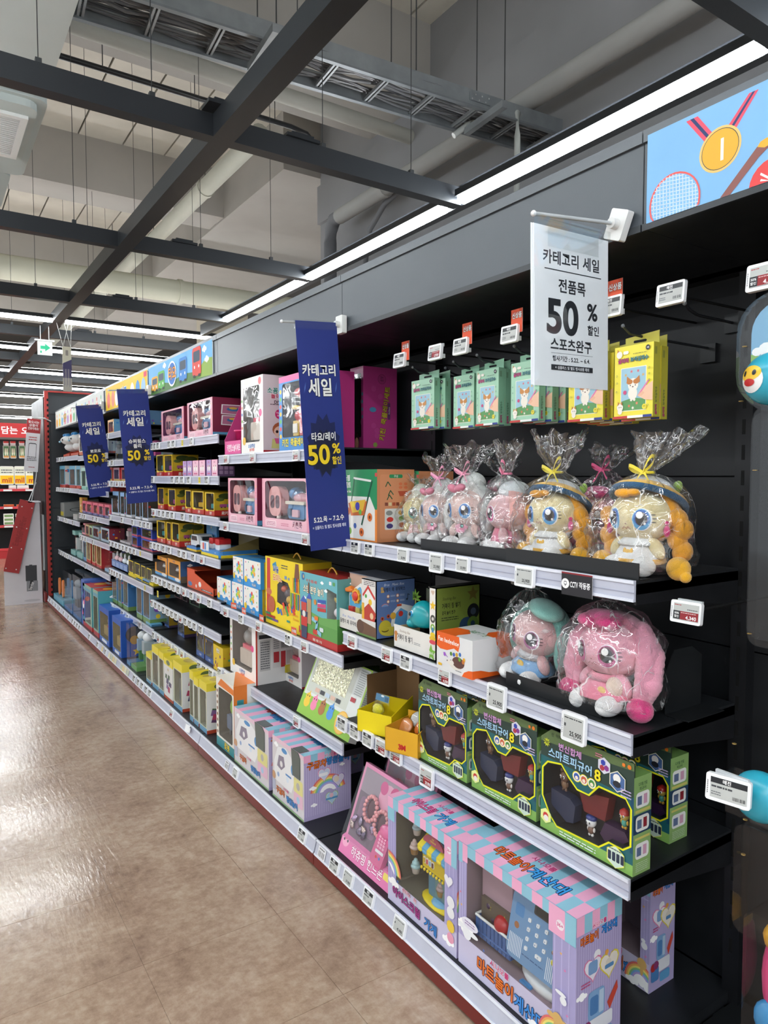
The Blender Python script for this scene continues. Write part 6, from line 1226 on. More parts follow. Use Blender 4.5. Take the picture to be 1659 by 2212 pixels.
item(2, 4, 497.5, 553, 1336, .20, lambda w, d, h: diybox(w, d, h, infoside), '', label='tall white play set box under the orange cards, front one', X=1.25)
item(2, 4, 607, 652, 1360, .20, diybox, '', label='white play set box standing deep behind the tilted calendar box', X=1.40, h=.245)
def calendar(w, d, h):
    mb = MB(); mb.box(-w / 2, w / 2, 0, d, 0, h, '#e6e6e0', CARD); mb.box(-w / 2, w / 2, 0, d, 0, h, '#8fae3c', CARD, skip='fblud'); a = front(mb, w, d, h)
    a.r(0, 0, 1, 1, '#9cc24a'); a.r(.02, .3, .98, .98, '#d9dcd8'); a.r(.04, .35, .80, .96, '#c9ccc0'); a.poly([(0, 0), (1, 0), (1, .25), (.5, .32), (0, .3)], '#8cbc3c')
    for x, c in ((.12, '#ecc42e'), (.26, '#ec84a8'), (.42, '#a86a34'), (.58, '#4a92d8')): a.e(x, .2, .055, .075, c); a.e(x, .28, .05, .055, c); a.circ(x - .02, .29, .013, '#222222', 8); a.circ(x + .02, .29, .013, '#222222', 8); a.poly([(x - .01, .33), (x + .02, .33), (x + .015, .38)], c)
    a.circ(.80, .18, .16, '#e3aa3c', 24); a.circ(.80, .18, .145, '#eec05a', 24); a.t('데일리', .80, .25, .055, '#7a4a1a', 1, .2, ol='#f4ecc8'); a.t('캘린더', .80, .15, .09, '#4a7ac8', 1, .25, ol='#f4ecd8')
    for i in range(5): a.r(.2 + .1 * i, .39, .28 + .1 * i, .45, ['#d8b4a0', '#3a3a40', '#b8c8d8'][i % 3])
    a.r(.82, .5, .9, .56, '#a83238'); a.lines(.84, .96, .60, .96, 12, '#a0a4a4')
    a = right(mb, w, d, h); a.r(0, 0, 1, 1, '#b9bcb8'); a.lines(.1, .9, .35, .8, 16, '#8a8e8e'); a.e(.5, .88, .25, .05, '#8a8e8c'); a.e(.5, .88, .2, .04, '#b9bcb8')
    o = mb.build('calendar_box'); k = MB(); k.box(-w * .42, w * .22, -.0012, -.0004, h * .50, h * .93, '#d8d6b8', FOIL); k.build('foil_panel', o); return o
o = item(2, 4, 640, 752, 1430, .035, calendar, '', label='tilted green calendar toy box with glittering foil panel', X=1.25, h=.265, tilt=R(-24)); 
def greenbox(w, d, h):
    def sd(a): a.r(0, 0, 1, 1, '#57722c'); a.e(.5, .62, .3, .1, '#3f5a8a'); a.e(.5, .4, .3, .1, '#7a4a2c'); a.e(.4, .2, .3, .1, '#a8962c'); a.e(.6, .28, .2, .08, '#8a4a6a'); a.circ(.42, .64, .02, '#d8d8d8', 8); a.circ(.58, .64, .02, '#d8d8d8', 8)
    return plainbox(w, d, h, '#6a862f', sd, sd, side='#4e6828')
o = item(2, 4, 745, 775, 1470, .10, greenbox, '', label='dark green box behind the tilted calendar box, nearer one', X=1.43, h=.25); o = item(2, 4, 705, 742, 1455, .10, greenbox, '', label='dark green box behind the tilted calendar box, farther one', X=1.44, h=.25)

# ---- ambulance boxes on the bottom shelf
STR = ('#eeaccb', '#8fc3d6')
def stripes(a, n=9, c1=STR[0], c2=STR[1], vert=True):
    for i in range(n): a.r(i / n, 0, (i + 1) / n, 1, c1 if i % 2 else c2); a.k -= 1
    a.k += 1
def heartpic(a, x, y, r_, c, inner): a.heart(x, y, r_, c); a.heart(x, y, r_ * .88, '#f2eef2'); a.heart(x, y, r_ * .82, inner)
def purple_side(a, t1, t2, regs=True):
    a.r(0, 0, 1, 1, '#b0a4cc')
    for i in range(22): a.r(i / 22, .06, i / 22 + .014, .86, '#c3b9da'); a.k -= 1
    a.k += 1
    for i in range(7): a.r(i / 7, .89, (i + 1) / 7, 1, STR[i % 2]); a.k -= 1
    a.k += 1
    a.t('시나모롤', .55, .935 if not regs else .905, .05, '#d84a84', 1, .34, ol='#ffffff'); a.t(t1, .27, .83, .11, '#e0762c', 1, .42, ol='#7a2a1a', slant=.1); a.t(t2, .72, .84, .11, '#3a8ad0', 1, .50, ol='#1c3a6a', slant=.1)
    a.rainbow(.5, .36, .28, a0=10, a1=170, fx=1.1); a.circ(.5, .30, .12, '#b0a4cc', 18)
    heartpic(a, .42, .66, .12, '#dc90b4', '#cdd8ea'); heartpic(a, .72, .52, .12, '#9a84c0', '#d8d2e4'); heartpic(a, .58, .27, .12, '#a4c49a', '#b4d4e6')
    a.rr(.3, .63, .5, .68, .03, '#f4f4f6'); a.circ(.68, .53, .045, '#e8d8c4', 12); a.r(.45, .24, .7, .27, '#5a9ac8'); a.circ(.57, .3, .035, '#eec0cc', 12); a.cloud(.8, .74, .03); a.cloud(.2, .22, .035); a.cloud(.18, .48, .04)
def ambulance(w, d, h):
    mb = MB(); mb.box(-w / 2, w / 2, 0, d, 0, h, '#d9d4cf', CARD); a = front(mb, w, d, h)
    a.r(0, 0, 1, 1, '#d6d0d2'); a.r(.0, .93, 1, 1, '#e6c4d2'); a.cloud(.13, .88, .05)
    a.poly([(.05, .3), (.62, .28), (.72, .5), (.66, .82), (.45, .92), (.18, .86), (.06, .6)], '#ecebec'); a.poly([(.16, .55), (.30, .52), (.42, .62), (.38, .76), (.22, .74)], '#8a7f90'); a.circ(.30, .62, .05, '#e8e4e4', 12); a.e(.40, .86, .09, .04, '#4f8cc4'); a.e(.66, .66, .05, .08, '#5a94c8'); a.circ(.2, .42, .04, '#8fa8d0', 10); a.circ(.5, .45, .05, '#dce6f0', 12); a.r(.44, .5, .62, .53, '#5a8ac0')
    a.rr(.70, .36, .97, .58, .03, '#e0d890'); a.circ(.83, .47, .06, '#b9b4ac', 12); a.rr(.70, .16, .97, .36, .03, '#e2b8cc'); a.circ(.83, .26, .055, '#a8c8e0', 12); a.circ(.05, .36, .07, '#c89a74', 12); a.r(0, .12, .1, .3, '#b4b8cc')
    a.t('구급차', .27, .17, .10, '#e0762c', 1, .34, ol='#7a2a1a'); a.t('병원놀이', .64, .14, .10, '#3a8ad0', 1, .36, ol='#1c3a6a'); a.t('시나모롤', .45, .26, .045, '#d84a84', 1, .3, ol='#ffffff'); a.r(0, 0, 1, .03, '#9ab88a')
    purple_side(right(mb, w, d, h), '구급차', '병원놀이', False); t_ = top(mb, w, d, h); stripes(Art(mb, (-w / 2, 0, h), (1, 0, 0), (0, 1, 0), w, d), 9); t_.k = 12; t_.t('구급차', .42, .62, .16, '#d8443c', 1, .3, ol='#5a1a2a'); t_.t('병원놀이', .68, .56, .16, '#2f8ad0', 1, .36, ol='#1a3a5a')
    o = mb.build('toy_box'); k = MB(); k.prism([(w * .18, h * .60), (w * .40, h * .60), (w * .40, h * .93), (w * .34, h), (w * .14, h)], -.0035, -.0008, '#4c554e', PLAST, 'y'); k.box(w * .16, w * .38, 0, .04, h + .0008, h + .002, '#46504a', PLAST); k.build('window', o); return o
item(2, 99, 506.6, 581, 1560, .17, ambulance, '', label='pastel striped hospital play box, farther of the two', X=1.14, h=.245, yaw=0)
item(2, 99, 589, 657, 1638, .20, ambulance, '', label='pastel striped hospital play box, nearer one with purple side', X=1.14, h=.245)
item(2, 99, 700, 742, 1660, .10, lambda w, d, h: plainbox(w, d, h, '#7a6a90', lambda a: purple_side(a, '구급차', '병원놀이', False), lambda a: purple_side(a, '구급차', '병원놀이', False), topc='#7a6a90'), '', label='dim purple play box deep behind the nearer hospital box', X=1.46, h=.245)
# ================================================================ NEAREST BAY
Z2 = RAILS[1][1] + .043; Z3 = RAILS[1][2] + .043; Z1 = RAILS[1][0] + .043
# music house box with low front tray
def musicbox(w, d, h):
    mb = MB(); mb.box(-w / 2, w / 2, 0, d, 0, .003, '#cfc8bc', CARD); mb.box(-w / 2, w / 2, d - .003, d, 0, h, '#8a7a6c', CARD); mb.box(-w / 2, -w / 2 + .003, d * .25, d, 0, h * .9, '#a59484', CARD); mb.box(-w / 2, w / 2, 0, .003, 0, h * .36, '#dad6cf', CARD); mb.box(-w / 2, -w / 2 + .003, 0, d * .3, 0, h * .36, '#b99c74', CARD)
    mb.box(w / 2 - .003, w / 2, 0, d, 0, h, '#5b74a4', CARD); mb.box(w * .14, w / 2, 0, .003, h * .30, h, '#e2ded8', CARD); mb.box(-w / 2, w / 2, d * .28, d, h - .003, h, '#6a6f7c', CARD); mb.box(w * .14, w / 2, 0, d * .28, h - .003, h, '#c9c9cc', CARD); mb.prism([(-w / 2, h * .62), (-w * .1, h * .62), (w * .14, h), (-w / 2, h)], d * .3, d * .3 + .003, '#c2a08c', CARD, 'y')
    a = Art(mb, (-w / 2, 0, 0), (1, 0, 0), (0, 0, 1), w, h * .36); a.t('Brush Music Box', .30, .70, .16, '#5a7ac0', 0, .44, slant=.3); a.t('달팽이 패니뮤직박스', .30, .42, .22, '#2c2c30', 1, .5); a.poly([(.56, .05), (1, .0), (1, .55), (.62, .72)], '#6a4a34'); a.circ(.60, .42, .33, '#5a3c2c', 16); a.r(.5, 0, 1, .1, '#6a8a4a')
    a = Art(mb, (w * .14, 0, h * .30), (1, 0, 0), (0, 0, 1), w * .36, h * .70); a.lines(.15, .9, .84, .96, 3, '#3a3a40'); a.poly([(.1, .62), (.45, .82), (.9, .6), (.8, .3), (.2, .3)], '#e9e6e0'); a.poly([(.05, .6), (.45, .86), (.95, .58), (.9, .52), (.45, .77), (.1, .55)], '#c8342c'); a.circ(.6, .45, .08, '#e8c030', 12); a.poly([(.0, .2), (.5, .42), (1, .2), (.9, 0), (.1, 0)], '#b83a2c'); a.circ(.7, .12, .08, '#e8c49a', 12); a.r(.02, 0, .18, .4, '#e0a82c'); a.circ(.3, .58, .05, '#4a9a3a', 10)
    a = right(mb, w, d, h); a.t('Brush Music Box', .46, .92, .055, '#dfe4ee', 0, .52, slant=.3); a.t('달팽이 패니뮤직박스', .46, .835, .07, '#1f2634', 1, .56); a.circ(.15, .86, .03, '#c8a05a', 10); a.r(.12, .79, .2, .83, '#c8a05a')
    for i, (x, y) in enumerate(((.3, .72), (.54, .72), (.3, .63), (.54, .63))): a.circ(x, y, .03, '#d07a3a', 14); a.circ(x, y, .02, '#f0e8dc', 12); a.lines(x + .06, x + .18, y - .015, y + .02, 2, '#b8c4d8', i)
    a.circ(.78, .64, .018, '#1f2634', 10); a.line([(.80, .64), (.80, .73), (.85, .71)], .012, '#1f2634'); a.rainbow(.22, .5, .1, ('#d87a6a', '#8fa8d0', '#7a9ac8'), 40, 140)
    a.poly([(.35, .18), (.42, .45), (.60, .58), (.95, .50), (.95, .1)], '#dfe0de'); a.poly([(.45, .2), (.5, .42), (.62, .50), (.8, .42), (.78, .2)], '#5a9ac8'); a.circ(.62, .40, .05, '#c8342c', 12); a.r(.52, .53, .64, .57, '#c8502c'); a.circ(.22, .19, .13, '#c9b83a', 20); a.e(.34, .12, .22, .08, '#d4c44a'); a.circ(.15, .35, .035, '#c8502c', 12); a.circ(.30, .38, .035, '#c8502c', 12); a.circ(.15, .35, .018, '#222222', 8); a.circ(.30, .38, .018, '#222222', 8); a.e(.22, .15, .09, .035, '#5a4a1a'); a.e(.22, .165, .09, .03, '#c9b83a'); a.circ(.42, .38, .06, '#d8a83a', 14)
    o = mb.build('toy_box')
    k = MB(); k.prism([(-w * .40, h * .20), (w * .12, h * .20), (w * .12, h * .62), (-w * .08, h * .86), (-w * .40, h * .64)], .03, .08, '#e6e4de', PLAST, 'y'); k.prism([(-w * .36, h * .42), (w * .06, h * .42), (w * .06, h * .60), (-w * .09, h * .79), (-w * .36, h * .60)], .026, .03, '#57a8d4', PLAST, 'y'); k.build('toy_house', o)
    k = MB(); P = [(-w * .15 + w * .11 * (1 if i % 2 else .8) * math.cos(R(i * 20)), h * .62 + w * .11 * (1 if i % 2 else .8) * math.sin(R(i * 20))) for i in range(18)]; k.prism(P, .018, .026, '#e8a62c', PLAST, 'y'); k.ell((-w * .15, .018, h * .62), (w * .07, .008, w * .07), '#cf3a28', PLAST, 12, 8); k.build('sun_gear', o)
    k = MB(); k.rbox(-w * .34, -w * .22, .018, .03, h * .25, h * .42, .005, '#b8342c'); k.rbox(-w * .15, -w * .04, .018, .03, h * .25, h * .42, .005, '#b8ac5a'); k.ell((w * .06, .02, h * .45), (w * .07, .01, h * .08), '#3f8f3c', PLAST, 10, 7); k.build('piano_key', o)
    k = MB(); k.lathe([(.0, 0), (w * .09, 0), (w * .09, h * .05), (0, h * .10)], (-w * .34, .03, h * .68), '#e07a2a', PLAST, 12); k.ell((-w * .34, .015, h * .70), (.007, .004, .007), '#1e1e1e', PLAST, 8, 6); k.build('snail_eye', o); return o
Yw = (yat(731, 1.25, Z2 + .05), yat(812.7, 1.25, Z2 + .05))
item(1, 2, 731, 812.7, 1256, .16, musicbox, '', label='blue-sided snail music house box with open white tray', X=1.25)
# ring-stacking box with turquoise whale tray
def ringbox(w, d, h):
    mb = MB(); th = h * .34
    mb.box(-w / 2, w / 2, 0, d, 0, .003, '#cfc8bc', CARD); mb.box(-w / 2, w * .36, 0, .003, 0, th, '#dedbd4', CARD); mb.box(w * .36, w / 2, 0, .003, 0, h, '#e2dfd8', CARD); mb.box(w / 2 - .003, w / 2, 0, d, 0, h, '#66762f', CARD); mb.box(-w / 2, w / 2, d - .003, d, 0, h, '#3a3630', CARD); mb.box(-w / 2, -w / 2 + .003, 0, d * .6, 0, th * .9, '#b99c74', CARD); mb.box(w * .33, w / 2, 0, d, h - .003, h, '#3f3f3a', CARD); mb.box(-w * .1, w * .33, .07, .073, th, th + .003, '#a98c64', CARD)
    a = Art(mb, (-w / 2, 0, 0), (1, 0, 0), (0, 0, 1), w * .86, th); a.t('Stacking Bat', .33, .80, .13, '#7a5a3a', 0, .34, slant=.3); a.t('거북이 링 쌓기', .33, .52, .26, '#2a2a2c', 1, .44); a.lines(.58, .76, .38, .5, 2, '#77777a'); a.circ(.07, .62, .12, '#b8763a', 12); a.r(.04, .3, .1, .55, '#b8763a')
    a = Art(mb, (w * .36, 0, 0), (1, 0, 0), (0, 0, 1), w * .14, h)
    a.heart(.5, .93, .04, '#c8b09a'); a.star(.5, .75, .07, '#e8bc2c'); a.circ(.5, .57, .055, '#4a4a44', 16); a.circ(.5, .57, .025, '#d8d4cc', 12); a.circ(.5, .45, .05, '#7aa83a', 14); a.circ(.5, .46, .02, '#d8e0d0', 10); a.r(.35, .36, .65, .45, '#3f7fb0'); a.e(.5, .35, .38, .035, '#e4c22c'); a.e(.5, .30, .5, .035, '#e0b52a'); a.e(.5, .25, .55, .03, '#d84a5a')
    a.star(.25, .10, .12, '#7fb640'); a.k = 30; a.t('2in1', .3, .10, .05, '#e8f0dc', 1, .75)
    a = right(mb, w, d, h); a.t('Stacking Bat', .30, .84, .05, '#1e2412', 0, .3, slant=.3); a.t('거북이 링 쌓기', .34, .74, .075, '#1e2412', 1, .42); a.t('감각 놀이 친구', .28, .645, .05, '#1e2412', 1, .3); a.lines(.12, .5, .53, .59, 2, '#2c3418')
    a.rr(.52, .12, .95, .55, .12, '#243a52'); a.star(.83, .87, .11, '#5c5424'); a.circ(.84, .62, .11, '#16181a', 20); a.circ(.84, .62, .05, '#3a4450', 16); a.circ(.83, .45, .10, '#4c6426', 20); a.circ(.83, .45, .04, '#1e3348', 14); a.e(.82, .34, .09, .04, '#24507a'); a.e(.82, .28, .11, .035, '#8a7a24'); a.e(.82, .22, .13, .035, '#7a6a20'); a.circ(.3, .3, .10, '#c8c8b8', 16); a.circ(.3, .3, .085, '#66762f', 16)
    o = mb.build('toy_box')
    k = MB()
    def fn(p): return Vector((p.x * (1 - .12 * max(0, p.z)), p.y, p.z if p.z > -.55 else -.55 + (p.z + .55) * .2))
    k.ell((-w * .02, .042, th * 1.48), (w * .25, .038, h * .23), '#17959c', PLAST, 20, 14, fn=fn); k.ell((-w * .20, .036, th * 1.15), (w * .10, .03, h * .08), '#17959c', PLAST, 14, 9); k.ell((w * .30, .05, th * 1.3), (w * .05, .02, h * .07), '#17959c', PLAST, 10, 7); k.build('whale_toy', o)
    k = MB(); k.ell((-w * .10, .0095, th * 1.62), (w * .045, .006, h * .05), '#e6eef0', PLAST, 12, 8); k.ell((-w * .10, .005, th * 1.62), (w * .035, .005, h * .042), '#2f8fc0', PLAST, 12, 8); k.ell((-w * .10, .0005, th * 1.62), (w * .022, .004, h * .028), '#14181c', PLAST, 12, 8); k.build('whale_eye', o); return o
item(1, 2, 850, 942, 1271, .17, ringbox, '', label='olive-sided ring stacking box with turquoise whale in its tray', X=1.25)
# palm shaped card
mb = MB()
for t in range(7):
    a_ = R(-20 + t * 37); mb.prism([(0, .075), (.012 * math.cos(a_ + .5), .075 + .012 * math.sin(a_ + .5)), (.034 * math.cos(a_), .075 + .030 * math.sin(a_)), (.012 * math.cos(a_ - .5), .075 + .012 * math.sin(a_ - .5))], 0, .002, '#8fc04c', CARD, 'y')
mb.prism([(-.003, 0), (.004, 0), (.003, .08), (-.002, .08)], 0, .002, '#b8b06a', CARD, 'y'); mb.box(-.012, .012, -.01, .03, -.055, 0, '#2b2c2a', CARD)
o = tag(mb.build('palm_card'), 'pale green palm tree cut-out behind the turquoise whale', 'display card'); put(o, 1.40, yat(897, 1.40, .95), Z2 + .056)
mb = MB(); mb.box(-.05, .05, 0, .09, 0, .15, '#3a3c38', CARD); mb.box(-.05, -.01, -.001, 0, .09, .15, '#a8b09c', CARD); o = tag(mb.build('toy_box'), 'dark grey box behind the ring stacking box', 'toy box'); put(o, 1.48, yat(950, 1.50, .95), Z2 + .001)
def hedgehog(w, d, h):
    def blob(a, P, c): a.poly(P, c)
    mb = MB(); mb.box(-w / 2, w / 2, 0, d, 0, h, '#dcdcdc', CARD); a = front(mb, w, d, h)
    O = '#e4601e'; a.poly([(0, .62), (.10, .55), (.3, .56), (.5, .66), (.62, .60), (.66, .8), (.64, 1), (0, 1)], O); a.poly([(.72, 0), (.78, .12), (.9, .2), (1, .22), (1, 0)], O); a.t('Fun hedgehog', .34, .82, .15, '#f4ece4', 1, .60, rot=-2)
    a.e(.55, .24, .18, .13, '#dcd6cc'); a.e(.62, .32, .17, .15, '#5b3a34'); a.e(.40, .27, .10, .07, '#e2dcd2'); a.circ(.31, .29, .02, '#222222', 10); a.circ(.41, .33, .014, '#222222', 8)
    for x, y, c, r1 in ((.42, .50, '#5a8a3c', 70), (.50, .50, '#3a5ab0', 90), (.58, .52, '#c8a02a', 90), (.67, .55, '#3a6ab0', 80), (.66, .42, '#6aa040', 20), (.78, .44, '#e0a82a', 10), (.24, .44, '#9a5ac0', 120), (.76, .38, '#c8783a', 0)): a.e(x, y, .035, .055, c, 12)
    a.line([(.20, .48), (.33, .38)], .02, '#9a5ac0'); a.rr(.05, .10, .16, .17, .03, '#e0b02c'); a.lines(.55, .72, .08, .12, 1, '#777777')
    a = right(mb, w, d, h); a.poly([(1, 1), (.55, 1), (.58, .80), (.66, .66), (.62, .5), (.72, .42), (.9, .45), (1, .4)], O); a.poly([(0, .22), (.2, .20), (.4, .12), (.6, .10), (.68, 0), (0, 0)], O)
    a = top(mb, w, d, h); a.poly([(0, 0), (0, .5), (.3, .55), (.55, .35), (.5, .1), (.55, 0)], O); a.poly([(1, 1), (1, .5), (.8, .5), (.65, .7), (.7, 1)], O); a.t('BABY TOYS', .62, .50, .2, '#4a8a5a', 1, .5, rot=-8)
    return mb.build('toy_box')
item(1, 2, 943, 1021, 1372, .15, hedgehog, '', label='white and orange hedgehog toy box in front of the olive box', X=1.215, zs=Z2, h=.105)

# lower shelf: smart figure boxes
WOUT = [(.04, .33), (.04, .60), (.09, .66), (.24, .69), (.32, .60), (.42, .52), (.56, .52), (.66, .64), (.92, .64), (.96, .58), (.96, .26), (.90, .21), (.76, .21), (.66, .12), (.20, .10), (.13, .17)]
def figurebox(w, d, h):
    hb = h * .86; mb = MB(); GR = '#7fa85c'
    mb.box(-w / 2, w / 2, .002, d, 0, hb, GR, CARD, skip='f')
    out = [(-w / 2, 0), (w / 2, 0), (w / 2, h * .985), (-w * .38, h), (-w / 2, h * .90)]
    inner = [(-w / 2 + p[0] * w, p[1] * h) for p in WOUT]; mb.hole(out, inner, 0, d - .004, '#1f5f66', '#23262a', CARD, '#2a2c30'); mb.prism(out, .0006, .002, '#2a3a34', CARD, 'y') if 0 else None
    mb.add([(p[0], .002, p[1]) for p in out if p[1] > hb - .001 or 1][:0] or [(-w / 2, .003, hb), (w / 2, .003, hb), (w / 2, .003, h * .985), (-w * .38, .003, h), (-w / 2, .003, h * .90)], [(4, 3, 2, 1, 0)], '#3a4038', CARD)
    a = front(mb, w, d, h); a.r(0, 0, 1, .10, '#87b45c'); a.poly([(.0, .10), (.18, .10), (.10, .18), (0, .3)], '#2f7a6a')
    a.poly([(0, .72), (1, .68), (1, .985), (.12, 1), (0, .9)], '#2c4038'); a.poly([(0, .86), (1, .92), (1, .985), (.12, 1), (0, .9)], '#5c7046')
    a.poly([(.97, .2), (1, .2), (1, .7), (.97, .66)], '#164a66'); a.poly([(0, .3), (.03, .33), (.03, .62), (0, .7)], '#1c6a5a')
    a.ring(WOUT, .026, '#e6e41c', .024); a.ring(WOUT, .008, '#1c2a1c', .007)
    a.star(.07, .86, .045, '#b8c030', 9, .6); a.t('NEW', .085, .86, .034, '#1c2420', 1, .1, rot=-12)
    a.t('신비아파트', .20, .955, .035, '#2a3a24', 1, .2); a.t('변신합체', .34, .865, .068, '#d9a6d8', 1, .38, ol='#241c34', rot=-1); a.t('스마트피규어', .34, .77, .088, '#a9d4ec', 1, .50, ol='#1a2440', rot=-2); a.t('8', .645, .755, .125, '#ecdc2c', 1, ol='#3a2c1a')
    for i, (x, c) in enumerate(((.42, '#3a5aa8'), (.50, '#c8603a'), (.585, '#4a8a3a'))): a.circ(x, .655, .050, '#ecdc2c', 16); a.circ(x, .655, .043, '#e8e8ea', 16); a.circ(x, .655, .033, c, 14); a.e(x, .645, .018, .018, '#f0e0d0', 8)
    H6 = lambda x, y, r_: [(x + r_ * 1.0 * math.cos(R(i * 60 + 30)) * a.h / a.w, y + r_ * math.sin(R(i * 60 + 30))) for i in range(6)]
    a.poly(H6(.71, .865, .075), '#d8d8e4'); a.poly(H6(.70, .89, .028), '#3a4ab0'); a.poly(H6(.735, .85, .028), '#8a3a8a'); a.poly(H6(.69, .84, .028), '#b03a4a')
    a.poly(H6(.845, .775, .095), '#e8e6d0'); a.poly(H6(.845, .775, .086), '#48689a'); a.circ(.84, .80, .04, '#f0eeea', 12); a.e(.84, .75, .04, .03, '#2a2c34', 10); a.lines(.88, .98, .66, .74, 3, '#c8b8e0'); a.lines(.62, .69, .92, .96, 2, '#e07a9a'); a.rr(.89, .93, .92, .96, .01, '#e07a2a'); a.circ(.96, .945, .02, '#e07a2a', 10)
    a.poly(H6(.84, .10, .105), '#e6e65c'); a.poly(H6(.84, .10, .095), '#cfe0d0'); [a.rr(.765 + i * .042, .06, .797 + i * .042, .14, .008, '#2a3448') for i in range(4)]; a.lines(.78, .90, .155, .175, 1, '#3a4a4a')
    a.poly(H6(.075, .14, .075), '#e4ec9a'); a.circ(.075, .14, .035, '#c83a3a', 10); a.e(.08, .12, .03, .03, '#ece6e0', 8); a.lines(.24, .64, .025, .075, 2, '#e4ecec')
    a = right(mb, w, d, hb); a.r(0, 0, 1, 1, '#86a866'); a.r(0, .42, 1, .62, '#27405a'); a.t('디지털 연결', .5, .92, .035, '#3a5a3a', 1, .5); a.t('피규어', .5, .875, .035, '#3a5a3a', 1, .4)
    for y in (.68, .44, .16): a.rr(.12, y, .88, y + .16, .04, '#e0e2de'); a.r(.2, y + .03, .45, y + .12, '#5a6a8a'); a.r(.55, y + .03, .75, y + .13, ['#8a2a34', '#c89ab0', '#6a4a3a'][int(y * 7) % 3])
    a.r(.08, .635, .92, .665, '#c8c06a'); a.r(.08, .36, .92, .385, '#c8c06a'); a.lines(.15, .85, .03, .13, 5, '#b8ccaa')
    o = mb.build('toy_box')
    k = MB(); k.add([(p[0], .0012, p[1]) for p in inner], [tuple(range(len(inner)))], '#ffffff', WINDOW); k.build('window', o)
    def fig(x, z, head, body, extra, s=1):
        k = MB(); k.ell((x, .02, z), (.0125 * s, .011, .0125 * s), head, PLAST, 14, 10); k.ell((x, .02, z - .019 * s), (.008 * s, .007, .010 * s), body, PLAST, 10, 7)
        for sx in (-1, 1): k.ell((x + sx * .0085 * s, .02, z - .017 * s), (.003, .003, .006 * s), extra, PLAST, 8, 5); k.ell((x + sx * .004 * s, .02, z - .030 * s), (.0035, .004, .004), extra, PLAST, 8, 5); k.ell((x + sx * .0045 * s, .0098, z + .001), (.0028 * s, .002, .004 * s), '#f0f0f0', PLAST, 8, 5); k.ell((x + sx * .0045 * s, .0082, z + .001), (.0016 * s, .0012, .0028 * s), '#16181c', PLAST, 8, 5)
        return k
    k = fig(-w * .28, h * .56, '#6a4a34', '#7a5a40', '#5a3c2c', 1.05)
    for sx in (-1, 1): k.ell((-w * .28 + sx * .010, .021, h * .56 + .011), (.005, .003, .005), '#6a4a34', PLAST, 8, 6)
    k.build('brown_figure', o)
    k = fig(w * .02, h * .25, '#e6e4e4', '#7a5a4a', '#e2dcd8'); k.ell((w * .02, .021, h * .25 + .009), (.014, .0115, .008), '#2c3878', PLAST, 12, 8); k.build('blue_hat_figure', o)
    k = fig(w * .36, h * .46, '#c8b050', '#4a9a8a', '#d8a83a', .9); k.lathe([(.0118, 0), (.011, .006), (.004, .012), (0, .013)], (w * .36, .02, h * .46 + .003), '#b02a24', PLAST, 14); k.build('red_helmet_figure', o)
    k = MB(); k.prism([(-w * .10, h * .50), (w * .22, h * .56), (w * .18, h * .33), (-w * .04, h * .33)], .014, .04, '#6e2024', PLAST, 'y'); k.build('red_case', o)
    k = MB(); k.prism([(-w * .42, h * .40), (-w * .20, h * .38), (-w * .14, h * .33), (-w * .16, h * .16), (-w * .24, h * .14), (-w * .42, h * .24)], .014, .04, '#24304c', PLAST, 'y'); k.build('blue_case', o)
    k = MB(); k.prism([(w * .18, h * .32), (w * .38, h * .32), (w * .42, h * .26), (w * .30, h * .15), (w * .18, h * .15), (w * .13, h * .2)], .014, .04, '#3a2444', PLAST, 'y'); k.build('purple_case', o); return o
item(1, 3, 903.5, 1009, 1482, .060, figurebox, '', label='green-black figure box with yellow-edged window, left of three, beside the orange carton', X=1.25, h=.247)
item(1, 3, 1018.5, 1159, 1545, .060, figurebox, '', label='green-black figure box with yellow-edged window, middle of the front three', X=1.25, h=.247)
item(1, 3, 1167, 1368, 1640, .060, figurebox, '', label='green-black figure box with yellow-edged window, largest and nearest', X=1.245, h=.250)
item(1, 3, 1262, 1447, 1640, .070, figurebox, '', label='shaded green-black figure box standing farther back on the shelf', X=1.43, h=.235)
o = item(1, 3, 985, 1080, 1500, .060, figurebox, '', label='figure box mostly hidden behind the front row, under the rail', X=1.42, h=.235)
# yellow cartons
def carton(col, col2, front_txt=None):
    def f(w, d, h):
        mb = MB(); t = .002
        mb.box(-w / 2, w / 2, 0, t, 0, h, col, CARD); mb.box(w / 2 - t, w / 2, 0, d, 0, h, col2, CARD); mb.box(-w / 2, -w / 2 + t, 0, d, 0, h, col2, CARD); mb.box(-w / 2, w / 2, d - t, d, 0, h * 1.25, col2, CARD); mb.box(-w / 2, w / 2, 0, d, 0, t, col2, CARD)
        mb.prism([(.0, h), (d, h), (d, h * 1.5)], w / 2 - t, w / 2, col2, CARD, 'x')
        if front_txt: front(mb, w, d, h).t(front_txt, .52, .30, .26, '#c02a22', 1, .6, ol='#c02a22')
        return mb.build('open_carton')
    return f
o1 = item(1, 3, 784, 834, 0, .13, carton('#e5cf17', '#d4bd12'), '', label='bright yellow open carton holding a yellow foam ball pack', X=1.235, h=.073, cat='carton', yaw=R(22), zs=Z3)
o2 = item(1, 3, 842, 893, 0, .13, carton('#dca526', '#cf9620', '3M'), '', label='orange-yellow open carton with red 3M print', X=1.215, h=.075, cat='carton', yaw=R(20), zs=Z3)
k = MB(); k.prism(rrect(-.035, 0, .035, .085, .012), 0, .0012, '#5f86a0', BLISTER, 'y'); a = Art(k, (-.032, -.0002, .06), (1, 0, 0), (0, 0, 1), .064, .022); a.r(0, 0, 1, 1, '#4f7ea0'); a.bars(.7, .1, .95, .8); a.e(.5, .8, .12, .15, '#dfe6ea'); r_ = k.build('blister_pack')
